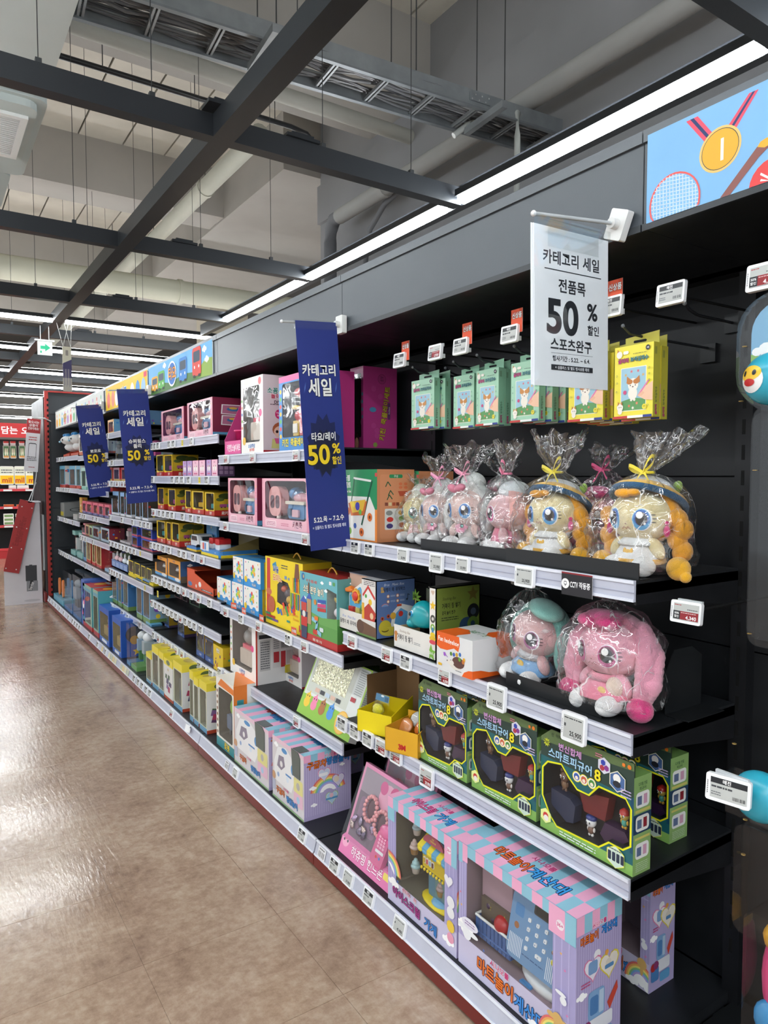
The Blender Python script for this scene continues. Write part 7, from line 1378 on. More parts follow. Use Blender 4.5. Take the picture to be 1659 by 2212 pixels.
k = MB(); k.ell((0, -.012, .032), (.024, .014, .020), '#e0d60e', PLUSH, 16, 10, fn=lambda p: p * (1 + .12 * math.sin(9 * p.x) * math.cos(8 * p.z))); k.build('foam_ball', r_); k = MB(); k.ell((0, -.013, .033), (.028, .018, .026), '#ffffff', BLISTER, 14, 10); k.build('bubble', r_)
put(r_, 1.285, yat(822, 1.29, .57), Z3 + .030, R(10), R(-12)); tag(r_, 'clear pack with a fluffy yellow foam ball in the yellow carton', 'pack')
for i, (u, v, c, yw) in enumerate(((872, .038, '#d98a4a', 25), (888, .046, '#e0742a', -15), (880, .056, '#c9c6c2', 40))):
    k = MB(); k.ell((0, 0, .022), (.026, .006, .026), c, PLAST, 12, 8, fn=lambda p: Vector((p.x, p.y * (1 + .3 * math.sin(7 * p.x)), p.z))); k.ell((0, -.001, .022), (.029, .009, .029), '#ffffff', BLISTER, 12, 8)
    o = tag(k.build('foil_pack'), ['tan clear-wrapped pack', 'orange clear-wrapped pack', 'white clear-wrapped pack'][i] + ' lying inside the orange-yellow carton', 'pack'); put(o, 1.27 + .02 * i, yat(u, 1.27, .55), Z3 + v, R(yw), R(-35))
mb = MB(); mb.box(-.07, .07, 0, .003, 0, .215, '#8a6a48', CARD); mb.box(-.07, -.067, -.13, 0, 0, .14, '#7a5c3e', CARD); o = tag(mb.build('brown_carton'), 'brown cardboard panel standing behind the yellow cartons', 'cardboard'); put(o, 1.46, yat(880, 1.46, .58), Z3 + .001)

# bottom shelf
def phoneset(w, d, h):
    mb = MB(); mb.box(-w / 2, w / 2, .012, d, 0, h, '#d98cae', CARD); mb.prism([(0, 0), (.012, 0), (.012, h * .2), (0, h * .17)], -w / 2, w / 2, '#e27fae', CARD, 'x')
    a = Art(mb, (-w / 2, .012, 0), (1, 0, 0), (0, 0, 1), w, h); a.r(.04, .18, .96, .96, '#75626e'); a.r(.04, .70, .96, .96, '#9a8a94'); a.circ(.55, .76, .16, '#e0a0b8', 20); a.circ(.66, .84, .09, '#c8487e', 16); a.circ(.45, .86, .07, '#d05a8c', 16); a.rr(.1, .3, .5, .66, .05, '#8a6a80')
    a = Art(mb, (-w / 2, 0, 0), (1, 0, 0), (0, .001, .99), w, h * .17); a.t('하츄핑 핸드폰', .54, .58, .62, '#f4dfe8', 1, .62, ol='#b83a72'); a.circ(.09, .9, .42, '#eea8c4', 18); a.circ(.09, 1.2, .25, '#d8487e', 14); a.circ(.06, .9, .09, '#3a2030', 8); a.circ(.13, .9, .09, '#3a2030', 8); a.rr(.86, .5, .98, .9, .1, '#ecd86a')
    o = mb.build('toy_blister')
    for s, (x, z) in enumerate(((-w * .14, h * .60), (w * .10, h * .53))):
        k = MB()
        for i in range(16): t = R(i * 22.5); k.ell((x + w * .11 * math.cos(t), .0, z + w * .11 * math.sin(t) * 1.15), (w * .024, w * .024, w * .024), '#e59a9c', PLAST, 8, 6)
        k.ell((x, .006, z), (w * .09, .003, w * .10), '#5a3038', PLAST, 14, 8); k.build('bead_lens', o)
    k = MB(); k.prism([(p[0] * math.cos(.12) + p[1] * math.sin(.12) + w * .24, -p[0] * math.sin(.12) + p[1] * math.cos(.12) + h * .34) for p in rrect(-w * .11, -h * .19, w * .11, h * .15, .012, 4)], -.012, .006, '#d4608e', PLAST, 'y'); k.ell((w * .26, -.004, h * .50), (w * .13, .014, h * .08), '#d86f9a', PLAST, 14, 9)
    a = Art(k, (w * .13, -.0125, h * .18), (1, 0, 0), (0, 0, 1), w * .24, h * .3)
    for i in range(12): a.rr(.22 + .19 * (i % 3), .50 + .11 * (i // 3), .36 + .19 * (i % 3), .58 + .11 * (i // 3), .02, '#e9a9c2')
    a.rr(.2, .34, .8, .44, .03, '#e4e0e4'); a.circ(.35, .2, .05, '#d8442c', 10); a.circ(.6, .2, .05, '#4a7ac8', 10); k.build('toy_phone', o)
    k = MB(); q = random.Random(2)
    for i in range(9): k.ell((-w * .22 + q.uniform(-.2, .2) * w, .004, h * .34 + q.uniform(-.09, .09) * h), (.018, .006, .010), ['#9a8aa0', '#b49ab8', '#6a5a70', '#c0a8a0'][i % 4], FOIL, 8, 5, rot=Matrix.Rotation(q.uniform(0, 3), 3, 'Y'))
    k.build('foil_bow', o); k = MB(); k.add([(-w * .46, -.016, h * .17), (w * .46, -.016, h * .17), (w * .46, -.002, h * .96), (-w * .46, -.002, h * .96)], [(0, 1, 2, 3)], '#ffffff', WINDOW); k.build('window', o); return o
item(1, 99, 730, 838, 1690, .03, phoneset, '', label='pink toy phone set in tilted blister, left of the ice cream shop box', X=1.15, h=.30, tilt=R(-20))
item(1, 99, 800, 905, 1690, .03, phoneset, '', label='second pink blister set leaning half hidden behind the first', X=1.33, h=.27, tilt=R(-16))
def corner_stripe(a, x0, x1, y0, y1):
    a.r(x0, y0, (x0 + x1) / 2, y1, STR[0]); a.r((x0 + x1) / 2, y0, x1, y1, STR[1])
def purplefront(a, wout):
    a.r(0, 0, wout[0], 1, '#a7a0cc'); a.r(wout[2], 0, 1, 1, '#a7a0cc')
    for i in range(3): a.r(.01 + i * wout[0] / 3.2, 0, .018 + i * wout[0] / 3.2, 1, '#bdb6dc'); a.r(wout[2] + .01 + i * (1 - wout[2]) / 3.2, 0, wout[2] + .018 + i * (1 - wout[2]) / 3.2, 1, '#bdb6dc')
    a.r(0, 0, 1, wout[1], '#c9c4de'); a.r(0, wout[3], 1, 1, '#8fc3d6')
    n = 12
    for i in range(n): a.r(i / n, wout[3], (i + 1) / n, 1, STR[i % 2])
def topstripes(mb, w, d, h, t1, t2, f=.40):
    a = Art(mb, (-w / 2, 0, h), (1, 0, 0), (0, 1, 0), w, d)
    for i in range(13): a.r(i / 13, 0, (i + 1) / 13, f, STR[i % 2]); a.k -= 1
    a.k += 1
    for i in range(13): a.r(i / 13, f, (i + 1) / 13, 1, STR[(i + 1) % 2]); a.k -= 1
    a.k += 2; a.t(t1, .36, .36, .26, '#e2682a' if '마트' in t1 else '#e04a8c', 1, .3, ol='#2a1a2a'); a.t(t2, .66, .36, .26, '#3d9be0', 1, .3, ol='#1a2a4a'); a.t('시나모롤', .52, .66, .12, '#c83a78', 1, .2)
def icecream(w, d, h):
    W_ = (.13, .22, .84, .90)
    def fr(a):
        purplefront(a, W_); a.poly([(0, .90), (.11, .90), (.11, .78), (0, .78)], STR[1]); a.poly([(.84, .76), (1, .76), (1, 1), (.84, 1)], STR[0]); a.r(.93, .76, 1, 1, STR[1]); a.circ(.90, .88, .03, '#f0e4ea', 12); a.t('36+', .90, .88, .03, '#d05a8c', 1, .08)
        a.rainbow(.02, .28, .2, fx=1.0, a0=0, a1=95); a.cloud(.10, .20, .055); a.cloud(.9, .1, .05); a.circ(.93, .45, .05, '#e9e9ec', 14); a.circ(.93, .36, .05, '#e9e9ec', 14); a.circ(.93, .24, .05, '#ecc84a', 14); a.circ(.93, .14, .045, '#e8a0b8', 14); a.heart(.90, .62, .06, '#eceaf0')
        a.t('산리오캐릭터즈', .36, .205, .042, '#c83a6a', 1, .34, ol='#ffffff', rot=-3); a.t('아이스크림', .30, .12, .085, '#b03a8a', 1, .44, ol='#3a1a4a', rot=-4); a.t('가게', .66, .085, .09, '#3a86d0', 1, .22, ol='#1a2a5a', rot=-4); a.star(.17, .245, .02, '#4a6ab0')
    mb = None; o = winbox(w, d, h, '#b7afd3', RW(*W_, .02), '#6c685c', fr, lambda a: purple_side(a, '아이스크림', '가게'), None, side='#b0a4cc', topc='#8fc3d6', backcol='#5a564c')
    k = MB(); topstripes(k, w, d, h + .0004, '아이스크림', '가게'); k.build('top_print', o)
    k = MB(); x0, x1 = -w * .08, w * .30; k.rbox(x0 + .004, x1 - .004, .025, .06, h * .50, h * .66, .004, '#e2c81f'); k.rbox(x0 + .008, x1 - .008, .022, .025, h * .53, h * .63, .003, '#d4b81c')
    for i, c in enumerate(('#c8a02a', '#c84a5a', '#8fb4d4', '#5a3030')): k.prism(rrect(x0 + .014 + i * .0125, h * .55, x0 + .024 + i * .0125, h * .61, .003, 2), .020, .022, '#ece8e0', PLAST, 'y'); k.prism(rrect(x0 + .0155 + i * .0125, h * .556, x0 + .0225 + i * .0125, h * .60, .002, 2), .019, .020, c, PLAST, 'y')
    for i in range(9): k.ell((x0 + .006 + i * (x1 - x0 - .012) / 8, .020, h * .495), (.0045, .004, .005), '#e6cc20', PLAST, 8, 5)
    k.build('toy_shop', o); k = MB()
    n = 6
    for i in range(n):
        a0 = x0 - .004 + (x1 - x0 + .008) * i / n; a1 = x0 - .004 + (x1 - x0 + .008) * (i + 1) / n; c = '#ecd425' if i % 2 == 0 else '#5ba6cf'
        k.add([(a0, .060, h * .80), (a1, .060, h * .80), (a1, .012, h * .70), (a0, .012, h * .70), (a0, .012, h * .665), (a1, .012, h * .665)], [(3, 2, 1, 0), (4, 5, 2, 3)], c, PLAST); k.ell(((a0 + a1) / 2, .0125, h * .668), ((a1 - a0) / 2, .003, h * .018), c, PLAST, 8, 6)
    k.build('awning', o)
    k = MB(); k.prism([(-w * .0 + w * .12 + w * .14 * math.cos(R(t)), h * .77 + h * .085 * math.sin(R(t))) for t in range(0, 181, 15)], .015, .02, '#b04a62', PLAST, 'y'); a = Art(k, (-w * .02, .015, h * .77), (1, 0, 0), (0, 0, 1), w * .28, h * .08); a.t('ICE', .5, .72, .22, '#e0c84a', 1, .4); a.t('CREAM', .5, .42, .26, '#e0c84a', 1, .6); k.build('shop_sign', o)
    k = MB(); k.rbox(w * .0, w * .34, .03, .06, h * .27, h * .50, .004, '#4f7d94'); k.box(w * .10, w * .26, .028, .03, h * .30, h * .47, '#6a8a8a', PLAST); k.lathe([(0, 0), (.035, 0), (.04, .006), (.03, .012), (0, .012)], (w * .16, .05, h * .24), '#79b2d8', PLAST, 20); k.build('shop_base', o)
    k = MB(); k.ell((w * .14, .045, h * .235), (w * .25, .04, h * .035), '#e4cb1e', PLAST, 18, 8); k.build('yellow_stand', o)
    for i, (x, z, c, c2) in enumerate(((-w * .18, h * .80, '#a8b8c0', '#d8d0d0'), (-w * .22, h * .60, '#c0a8a0', '#b88a4a'), (-w * .20, h * .43, '#9fc0c4', '#e4dedc'), (w * .17, h * .40, '#a08a88', '#c89a4a'))):
        k = MB(); k.lathe([(.0, 0), (.010, 0), (.013, .016), (.015, .018)], (x, .032, z - .022), c2, PLAST, 12)
        for q_, (r1, zz) in enumerate(((.016, 0), (.012, .009), (.007, .016))): k.ell((x, .032, z - .002 + zz), (r1, r1 * .9, .008), c, PLAST, 14, 8)
        k.build('toy_ice_cream', o)
    return o
o_ic = item(1, 99, 838, 987, 1722, .13, icecream, '', label='purple ice cream shop play box with yellow striped awning', X=1.14, h=.315)
def register(w, d, h, dim=False):
    W_ = (.08, .24, .83, .91)
    def fr(a):
        purplefront(a, W_); a.poly([(0, .86), (.09, .86), (.09, 1), (0, 1)], STR[0]); a.r(0, .84, .04, 1, STR[1]); a.r(.80, .80, .92, 1, STR[0]); a.r(.92, .80, 1, 1, STR[1]); a.circ(.885, .885, .035, '#f2e6ec', 14); a.t('36+', .885, .885, .032, '#d05a8c', 1, .06)
        a.cloud(.06, .33, .07); a.circ(.09, .29, .05, '#eef0f4', 16); a.e(.04, .33, .05, .02, '#eef0f4'); a.e(.15, .31, .05, .02, '#eef0f4'); a.e(.12, .38, .08, .045, '#e4e2ee'); a.lines(.07, .17, .36, .40, 2, '#8a6aa0')
        a.t('시나모롤', .40, .215, .05, '#d84a84', 1, .22, ol='#ffffff', rot=-2); a.t('마트놀이', .36, .12, .115, '#e8762a', 1, .34, ol='#5a1a2a', rot=-3); a.t('계산대', .66, .085, .115, '#3d8fe0', 1, .26, ol='#14305a', rot=-3)
        a.rainbow(.86, .04, .17, fx=.9); a.cloud(.70, .03, .04); a.cloud(.98, .05, .05); a.circ(.88, .22, .045, '#d8b06a', 14); a.e(.83, .22, .03, .02, '#d8b06a'); a.e(.93, .22, .03, .02, '#d8b06a'); a.e(.88, .16, .03, .04, '#d8b06a'); a.circ(.92, .38, .03, '#eef0f4', 12); a.e(.90, .42, .04, .015, '#eef0f4'); a.star(.26, .27, .015, '#4a6ab0')
        for x, y, c in ((.03, .6, '#e07a8a'), (.04, .5, '#e8b45a'), (.93, .6, '#e07ab0'), (.9, .7, '#e8b45a'), (.95, .3, '#e07ab0')): a.star(x, y, .012, c)
    def sd(a):
        a.r(0, 0, 1, 1, '#a89cc6')
        for i in range(20): a.r(i / 20, 0, i / 20 + .016, .86, '#b9aed2'); a.k -= 1
        a.k += 1
        for i in range(6): a.r(i / 6, .87, (i + 1) / 6, 1, STR[i % 2]); a.k -= 1
        a.k += 1; a.t('시나모롤', .5, .895, .035, '#d84a84', 1, .34, ol='#ffffff'); a.t('마트놀이', .28, .82, .065, '#e8762a', 1, .40, ol='#5a1a2a', rot=2); a.t('계산대', .72, .835, .065, '#3d8fe0', 1, .36, ol='#14305a', rot=2)
        a.circ(.45, .68, .035, '#e8e8ec', 14); a.heart(.36, .60, .10, '#d87aa0'); a.heart(.36, .60, .088, '#e4e0ea'); a.rr(.26, .56, .46, .65, .02, '#7a9cc4'); a.heart(.72, .57, .11, '#e0cc4a'); a.heart(.72, .57, .096, '#e4dcd0'); a.circ(.7, .58, .03, '#d8d0c0', 10); a.rr(.62, .54, .82, .57, .01, '#5a8ab8'); a.circ(.66, .66, .02, '#e0a04a', 8)
        a.cloud(.12, .44, .035); a.rr(.26, .24, .62, .44, .03, '#7fa4cc'); a.rr(.30, .27, .48, .40, .02, '#4f7cb0'); a.r(.5, .26, .6, .42, '#b4c8dc'); a.rr(.2, .14, .8, .24, .02, '#e0e0e6'); a.poly([(.68, .3), (.9, .42), (.92, .36), (.74, .24)], '#c84a3a'); a.rr(.06, .08, .36, .2, .02, '#4a7ab0'); a.circ(.14, .2, .035, '#b03030', 10); a.circ(.25, .21, .035, '#8a3a6a', 10); a.rr(.4, .05, .8, .13, .02, '#5f9cc8'); a.lines(.1, .3, .49, .53, 2, '#c84a7a')
    o = winbox(w, d, h, '#b7afd3', RW(*W_, .02), '#8f7c84', fr, sd, None, side='#a89cc6', topc='#8fc3d6', backcol='#6b5f68')
    k = MB(); topstripes(k, w, d, h + .0004, '마트놀이', '계산대'); k.build('top_print', o)
    if dim: return o
    k = MB(); k.box(-w * .38, -w * .10, .04, .10, h * .50, h * .86, '#a98c98', CARD); k.box(-w * .36, w * .0, .03, .09, h * .26, h * .60, '#5c5246', CARD); a = Art(k, (-w * .36, .03, h * .5), (1, 0, 0), (0, 0, 1), w * .36, h * .1); a.star(.2, .5, .3, '#b8a83a'); a.star(.6, .4, .3, '#b8a83a'); k.build('inner_card', o)
    for i, (x, c) in enumerate(((-w * .10, '#9fb8d4'), (w * .02, '#c8643c'))):
        k = MB(); k.lathe([(0, 0), (.014, 0), (.015, .03), (.012, .04), (.006, .045), (.006, .055), (0, .056)], (x, .06, h * .64), c, PLAST, 16); k.lathe([(.0152, .006), (.0155, .016)], (x, .06, h * .64), '#e4e2e0', PLAST, 16); k.build('toy_bottle', o)
    # crate with fruit
    k = MB(); x0, x1 = -w * .37, -w * .05; z0, z1 = h * .30, h * .46
    k.prism([(x0 + .004, .02), (x1 - .004, .02), (x1 - .004, .075), (x0 + .004, .075)], z0, z0 + .003, '#33507c', PLAST, 'z')
    for (a_, b_) in (((x0, .015), (x1, .015)), ((x1, .015), (x1, .08)), ((x1, .08), (x0, .08)), ((x0, .08), (x0, .015))):
        n = 9
        for i in range(n):
            t = (i + .5) / n; px_ = a_[0] + (b_[0] - a_[0]) * t; py_ = a_[1] + (b_[1] - a_[1]) * t; dx = abs(b_[0] - a_[0]) / n * .32 + .0012; dy = abs(b_[1] - a_[1]) / n * .32 + .0012; k.box(px_ - dx, px_ + dx, py_ - dy, py_ + dy, z0, z1, '#3f629a', PLAST)
        k.tube([(a_[0], a_[1], z1), (b_[0], b_[1], z1)], .0035, '#d8d8d6', PLAST, 8); k.tube([(a_[0], a_[1], z0 + .012), (b_[0], b_[1], z0 + .012)], .003, '#3f629a', PLAST, 6)
    k.build('fruit_crate', o)
    k = MB(); k.ell((-w * .16, .035, h * .485), (.026, .025, .024), '#a8141c', PLAST, 18, 12); k.tube([(-w * .16, .035, h * .485 + .022), (-w * .16, .035, h * .485 + .029)], .0015, '#3a5a2a', PLAST, 6); k.build('toy_tomato', o)
    k = MB(); k.ell((-w * .12, .065, h * .56), (.026, .02, .024), '#1f6a34', PLAST, 14, 10, fn=lambda p: p * (1 + .10 * math.cos(4 * math.atan2(p.y, p.x)))); k.build('toy_pepper', o)
    k = MB(); q = random.Random(3)
    for i in range(13): k.ell((-w * .28 + q.uniform(-.014, .014), .045 + q.uniform(-.012, .012), h * .50 + q.uniform(-.018, .022)), (.0085, .0085, .0085), '#3a2342', PLAST, 10, 7)
    k.build('toy_grapes', o); k = MB(); k.ell((-w * .035, .055, h * .50), (.018, .016, .016), '#d9b81c', PLAST, 12, 9); k.build('toy_lemon', o)
    # register body: inclined blue console
    M = Matrix.Translation((w * .15, .022, h * .61)) @ Matrix.Rotation(R(-12), 4, 'X')
    k = MB(); k.T = M; hw, hh = w * .225, h * .245; k.prism(rrect(-hw, -hh, hw, hh, .022, 5), 0, .03, '#6f94bb', PLAST, 'y'); k.prism(rrect(-hw * .55, hh * .5, hw * .55, hh * 1.12, .02, 5), .006, .028, '#7fa2c4', PLAST, 'y')
    a = Art(k, (-hw, 0, -hh), (1, 0, 0), (0, 0, 1), 2 * hw, 2 * hh, PLAST)
    for i in range(9): a.r(.04 + i * .028, .06, .052 + i * .028, .34, '#dfe8f0'); a.r(.72 + i * .028, .05, .732 + i * .028, .36, '#dfe8f0'); a.k -= 2
    a.k += 2; a.rr(.08, .62, .24, .80, .03, '#4f86bc'); a.circ(.14, .48, .05, '#a06a44', 12); a.circ(.84, .52, .05, '#8a5a3c', 12); a.circ(.8, .46, .03, '#8a5a3c', 10); a.rr(.40, .79, .80, .93, .03, '#3b3a38'); a.rr(.43, .81, .77, .91, .02, '#23231f')
    a.lines(.30, .68, .13, .17, 1, '#3f628c')
    k.build('toy_register', o)
    k = MB(); k.T = M
    for r_ in range(4):
        for c_ in range(3):
            if r_ == 3 and c_ == 2: continue
            wd = .0042 if not (r_ == 3 and c_ == 1) else .009; cx = -hw * .28 + c_ * hw * .30 + (hw * .15 if wd > .005 else 0); cz = hh * .34 - r_ * hh * .27; k.prism(rrect(cx - wd, cz - .0042, cx + wd, cz + .0042, .0015, 2), -.0035, 0, '#e8e9ea', PLAST, 'y'); a = Art(k, (cx - .004, -.0036, cz - .004), (1, 0, 0), (0, 0, 1), .008, .008, PLAST); a.t('123456789-C='[r_ * 3 + c_], .5, .5, .6, '#4a6a90', 1)
    k.build('register_keys', o)
    k = MB(); k.T = M
    for r_, s in enumerate('+-='): cz = hh * .28 - r_ * hh * .30; k.lathe([(0, -.003), (.006, -.003), (.0062, 0)], (0, 0, 0), '#e0cf1c', PLAST, 12) if 0 else k.ell((hw * .66, -.001, cz), (.0068, .004, .0068), '#dccb1a', PLAST, 14, 8); a = Art(k, (hw * .66 - .005, -.0052, cz - .005), (1, 0, 0), (0, 0, 1), .010, .010, PLAST); a.t(s, .5, .5, .7, '#a07a10', 1)
    k.build('yellow_keys', o)
    k = MB(); k.rbox(w * .08, w * .30, .03, .075, h * .28, h * .42, .008, '#7d9dbd'); k.rbox(w * .09, w * .17, .026, .03, h * .31, h * .385, .004, '#3b6ea6'); k.rbox(w * .20, w * .29, .026, .03, h * .33, h * .35, .002, '#3b6ea6'); k.build('card_reader', o)
    k = MB(); P = [(.0, 0), (.02, .0), (.062, .008), (.068, .02), (.06, .028), (0, .031)]
    k.lathe(P, (0, 0, 0), '#cfd0d3', PLAST, 28); o2 = k.build('scale_base', o); o2.location = (w * .20, .052, h * .215); o2.scale = (1.22, .66, 1)
    k = MB(); k.rbox(w * .06, w * .15, .0035, .012, h * .225, h * .26, .004, '#3f7fb8'); k.build('blue_button', o); return o
item(1, 99, 990, 1243, 1900, .15, register, '', label='big purple cash register play box, nearest on the bottom shelf', X=1.14, h=.322)
item(1, 99, 1290, 1403, 1940, .10, lambda w, d, h: register(w, d, h, True), '', label='second purple cash register box standing behind the nearest one', X=1.45, h=.305)
# dark boxes behind the front row on the bottom shelf
item(1, 99, 930, 1010, 1750, .10, lambda w, d, h: plainbox(w, d, h, '#4a3a4a', None, None), '', label='dark toy box hidden behind the ice cream shop box', X=1.46, h=.24)

# plush shelf dividers and bookend
def divider(uL, uR, z, hgt, label, X0=1.262):
    Y, L = span(uL, uR, X0, z + .02); mb = MB(); mb.box(-L / 2, L / 2, 0, .0022, 0, hgt, '#16181a', CARD); mb.box(-L / 2, L / 2, .0022, .04, 0, .0012, '#16181a', CARD); o = tag(mb.build('shelf_divider'), label, 'divider'); put(o, X0, Y, z + .0006)
divider(909, 1093, Z1, .030, 'black front edge strip before the white plush toys'); divider(1093, 1380, Z1, .036, 'black front edge strip before the yellow-haired plush toys', 1.245)
divider(1093, 1299, Z2, .035, 'black front edge strip before the teal and pink plush toys', 1.262)
mb = MB(); mb.prism([(0, 0), (.14, 0), (.14, .12), (.10, .145), (.03, .145), (0, .1)], 0, .0015, '#1b1d1f', BLACK, 'x'); mb.box(-.0, .06, 0, .14, 0, .0015, '#1b1d1f', BLACK); o = tag(mb.build('bookend'), 'black metal bookend standing right of the pink plush', 'bookend'); put(o, 1.40, yat(1436, 1.40, .85), Z2 + .0006)

# ================================================================ CRAFT KITS ON PEGS
def kit(col, c2, cat_col, w=.108, h=.165, d=.024):
    mb = MB(); mb.box(-w / 2, w / 2, 0, d, 0, h, col, CARD); mb.prism([(-w * .38, h), (w * .48, h), (w * .48, h + .028), (-w * .38, h + .022)], d - .002, d - .001, c2, CARD, 'y'); mb.prism(rrect(-.018, h + .008, .018, h + .014, .003), d - .0024, d - .002, '#14161a', MATTE, 'y')
    a = front(mb, w, d, h); a.rr(.17, .10, .83, .70, .01, '#efe9d8'); a.rr(.185, .11, .815, .69, .01, '#9cc4d6'); a.poly([(.185, .11), (.815, .11), (.815, .25), (.5, .28), (.185, .24)], '#5f9a5c')
    for x, y, c in ((.3, .6, '#d8b06a'), (.45, .64, '#d8707a'), (.62, .64, '#d8707a'), (.75, .58, '#d8b06a'), (.4, .17, '#e07a5a'), (.6, .2, '#e08a6a'), (.5, .14, '#f0f0e0')): a.star(x, y, .028, c, 6, .4)
    a.e(.49, .34, .12, .09, '#f0e9dc', 18); a.circ(.50, .46, .088, '#f2ebdf', 20); a.poly([(.33, .48), (.34, .58), (.44, .53)], cat_col); a.poly([(.67, .48), (.66, .58), (.56, .53)], cat_col); a.e(.41, .50, .08, .035, cat_col); a.e(.58, .50, .08, .035, cat_col)
    for x in (.43, .56): a.circ(x, .45, .009, '#2c2420', 8)
    a.e(.495, .43, .02, .008, '#5a3a34'); a.circ(.29, .36, .03, '#c84a78', 8); a.circ(.46, .25, .02, '#f0e9dc', 8); a.circ(.54, .25, .02, '#f0e9dc', 8)
    a.poly([(.62, .30), (.70, .38), (1, .48), (1, .22), (.80, .24)], '#eec3a4'); a.line([(.64, .30), (.90, .50)], .022, '#e07aa8'); a.poly([(.62, .30), (.72, .29), (.80, .33), (.74, .36)], '#e8b494')
    a.circ(.17, .16, .055, '#f2ebdf', 14); a.e(.17, .10, .06, .04, '#f2ebdf'); a.poly([(.10, .18), (.12, .24), (.16, .21)], cat_col); a.poly([(.24, .18), (.22, .24), (.18, .21)], cat_col); a.circ(.15, .16, .007, '#2c2420', 6); a.circ(.2, .16, .007, '#2c2420', 6)
    a.circ(.80, .145, .038, '#e6d63c', 12); a.circ(.785, .15, .006, '#2c2420', 6); a.circ(.81, .15, .006, '#2c2420', 6)
    a.circ(.14, .89, .05, '#f2ebdf', 14); a.poly([(.08, .92), (.09, .97), (.13, .94)], cat_col); a.rr(.24, .885, .38, .93, .02, '#f4f0e4'); a.t('글리터', .25, .80, .062, '#c83a78', 1, .28, ol='#2c2c44'); a.t('보석십자수', .66, .805, .062, '#3a8a8c', 1, .46, ol='#2c2c44'); a.lines(.50, .84, .87, .885, 1, '#3c3c3c'); a.circ(.87, .935, .035, '#2c2e34', 14); a.t('+8', .87, .935, .03, '#f0f0f0', 1, .1)
    for x, y in ((.08, .6), (.09, .5), (.08, .38), (.91, .66), (.92, .58), (.92, .5), (.90, .16)): a.circ(x, y, .013, '#3c5a5a', 8); a.circ(x, y, .009, col, 8)
    a.r(.0, 0, .38, .035, '#c83a34'); a.r(.38, 0, .78, .035, '#eeeeea'); a.r(.78, 0, 1, .035, '#2c3c8a')
    a = right(mb, w, d, h); a.r(0, 0, 1, 1, c2); a.t('글리터', .45, .10, .045, '#c83a78', 1, rot=90, ol='#2c2c44'); a.t('보석십자수', .45, .30, .042, '#3a5a44', 1, rot=90); a.bars(.2, .84, .5, .94, '#5a6a4a', 5)
    return mb.build('craft_kit')
KG = KY = None; KITN = 0
def hang_kit(color, uL, uR, vT, X, n, lab, dstep=.026, shift=0):
    global KG, KY
    zq = 1.62; Y, w_ = span(uL, uR, X, zq); zt = zat(vT, X, Y - w_ / 2); ht = .165; z0 = zt - ht
    for i in range(n):
        if color == 'g': o = KG if i == 0 and KG and False else (copy_tree(KG) if KG else kit('#a5d3b6', '#86b89a', '#c98a4a')); KG = KG or o
        else: o = copy_tree(KY) if KY else kit('#efe04a', '#b3ab3c', '#c07a3c'); KY = KY or o
        put(o, X + i * dstep, Y + (shift * i), z0 - .002 * i, 0); o.scale = (w_ / .108, 1, 1)
        tag(o, (lab if i == 0 else '%s kit directly behind the %s' % (ORD[i + 1], ' '.join(lab.split()[:7]))), 'craft kit', ('green' if color == 'g' else 'yellow') + ' craft kits on the pegs')
    Yp = Y - .004; mb = MB(); x0 = X + .02; mb.tube([(XB, 0, 0), (x0, 0, 0), (X - .02, 0, .002), (X - .045, 0, .016)], .0032, '#25282c', GREY, 8); mb.ell((X - .045, 0, .016), (.0045, .0045, .0045), '#6f7478', GREY, 8, 6); o = mb.build('peg_hook'); k = MB(); k.box(XB - .012, XB, -.02, .02, -.035, .01, '#1d1f22', GREY); k.build('mount', o)
    o.location = (0, Yp, z0 + ht + .0205); tag(o, 'black peg hook carrying the ' + ' '.join(lab.split()[:8]), 'hook')
hang_kit('g', 889, 938, 815, 1.42, 2, 'green craft kit hanging leftmost, on its own peg', .030, -.02)
hang_kit('g', 980, 1024, 806, 1.43, 2, 'green craft kit hanging second from left, left of a pair')
hang_kit('g', 1029, 1077, 793, 1.41, 2, 'green craft kit hanging third, right of a pair')
hang_kit('g', 1104, 1165, 775, 1.40, 3, 'green craft kit partly behind the white sale sign', .034, -.016)
hang_kit('y', 1229, 1304, 757, 1.38, 4, 'yellow craft kit below the white sale sign', .030, -.006)
hang_kit('y', 1328, 1412, 737, 1.36, 2, 'yellow craft kit hanging rightmost, fully visible', .05, .015)
# ================================================================ PLUSH TOYS IN CLEAR BAGS
from mathutils import noise
def patch(mb, c, r, az, el, wx, wz, col, lift=.004, n=20, mat=PLAST, a0=0, a1=360):
    # flat shape laid on an ellipsoid; az 0 looks to local -y, angles in degrees
    def P(a, e, l): d = Vector((math.sin(R(a)) * math.cos(R(e)), -math.cos(R(a)) * math.cos(R(e)), math.sin(R(e)))); return (c[0] + d.x * (r[0] + l), c[1] + d.y * (r[1] + l), c[2] + d.z * (r[2] + l))
    V = [P(az, el, lift * 1.0)]; rings = 3
    for k in range(1, rings + 1):
        for i in range(n): t = R(a0 + (a1 - a0) * i / n); V.append(P(az + wx * k / rings * math.cos(t), el + wz * k / rings * math.sin(t), lift))
    FF = [(0, 1 + i, 1 + (i + 1) % n) for i in range(n)]
    for k in range(rings - 1):
        for i in range(n): a = 1 + k * n + i; b = 1 + k * n + (i + 1) % n; FF.append((a, a + n, b + n, b))
    mb.add(V, FF, col, mat, True)
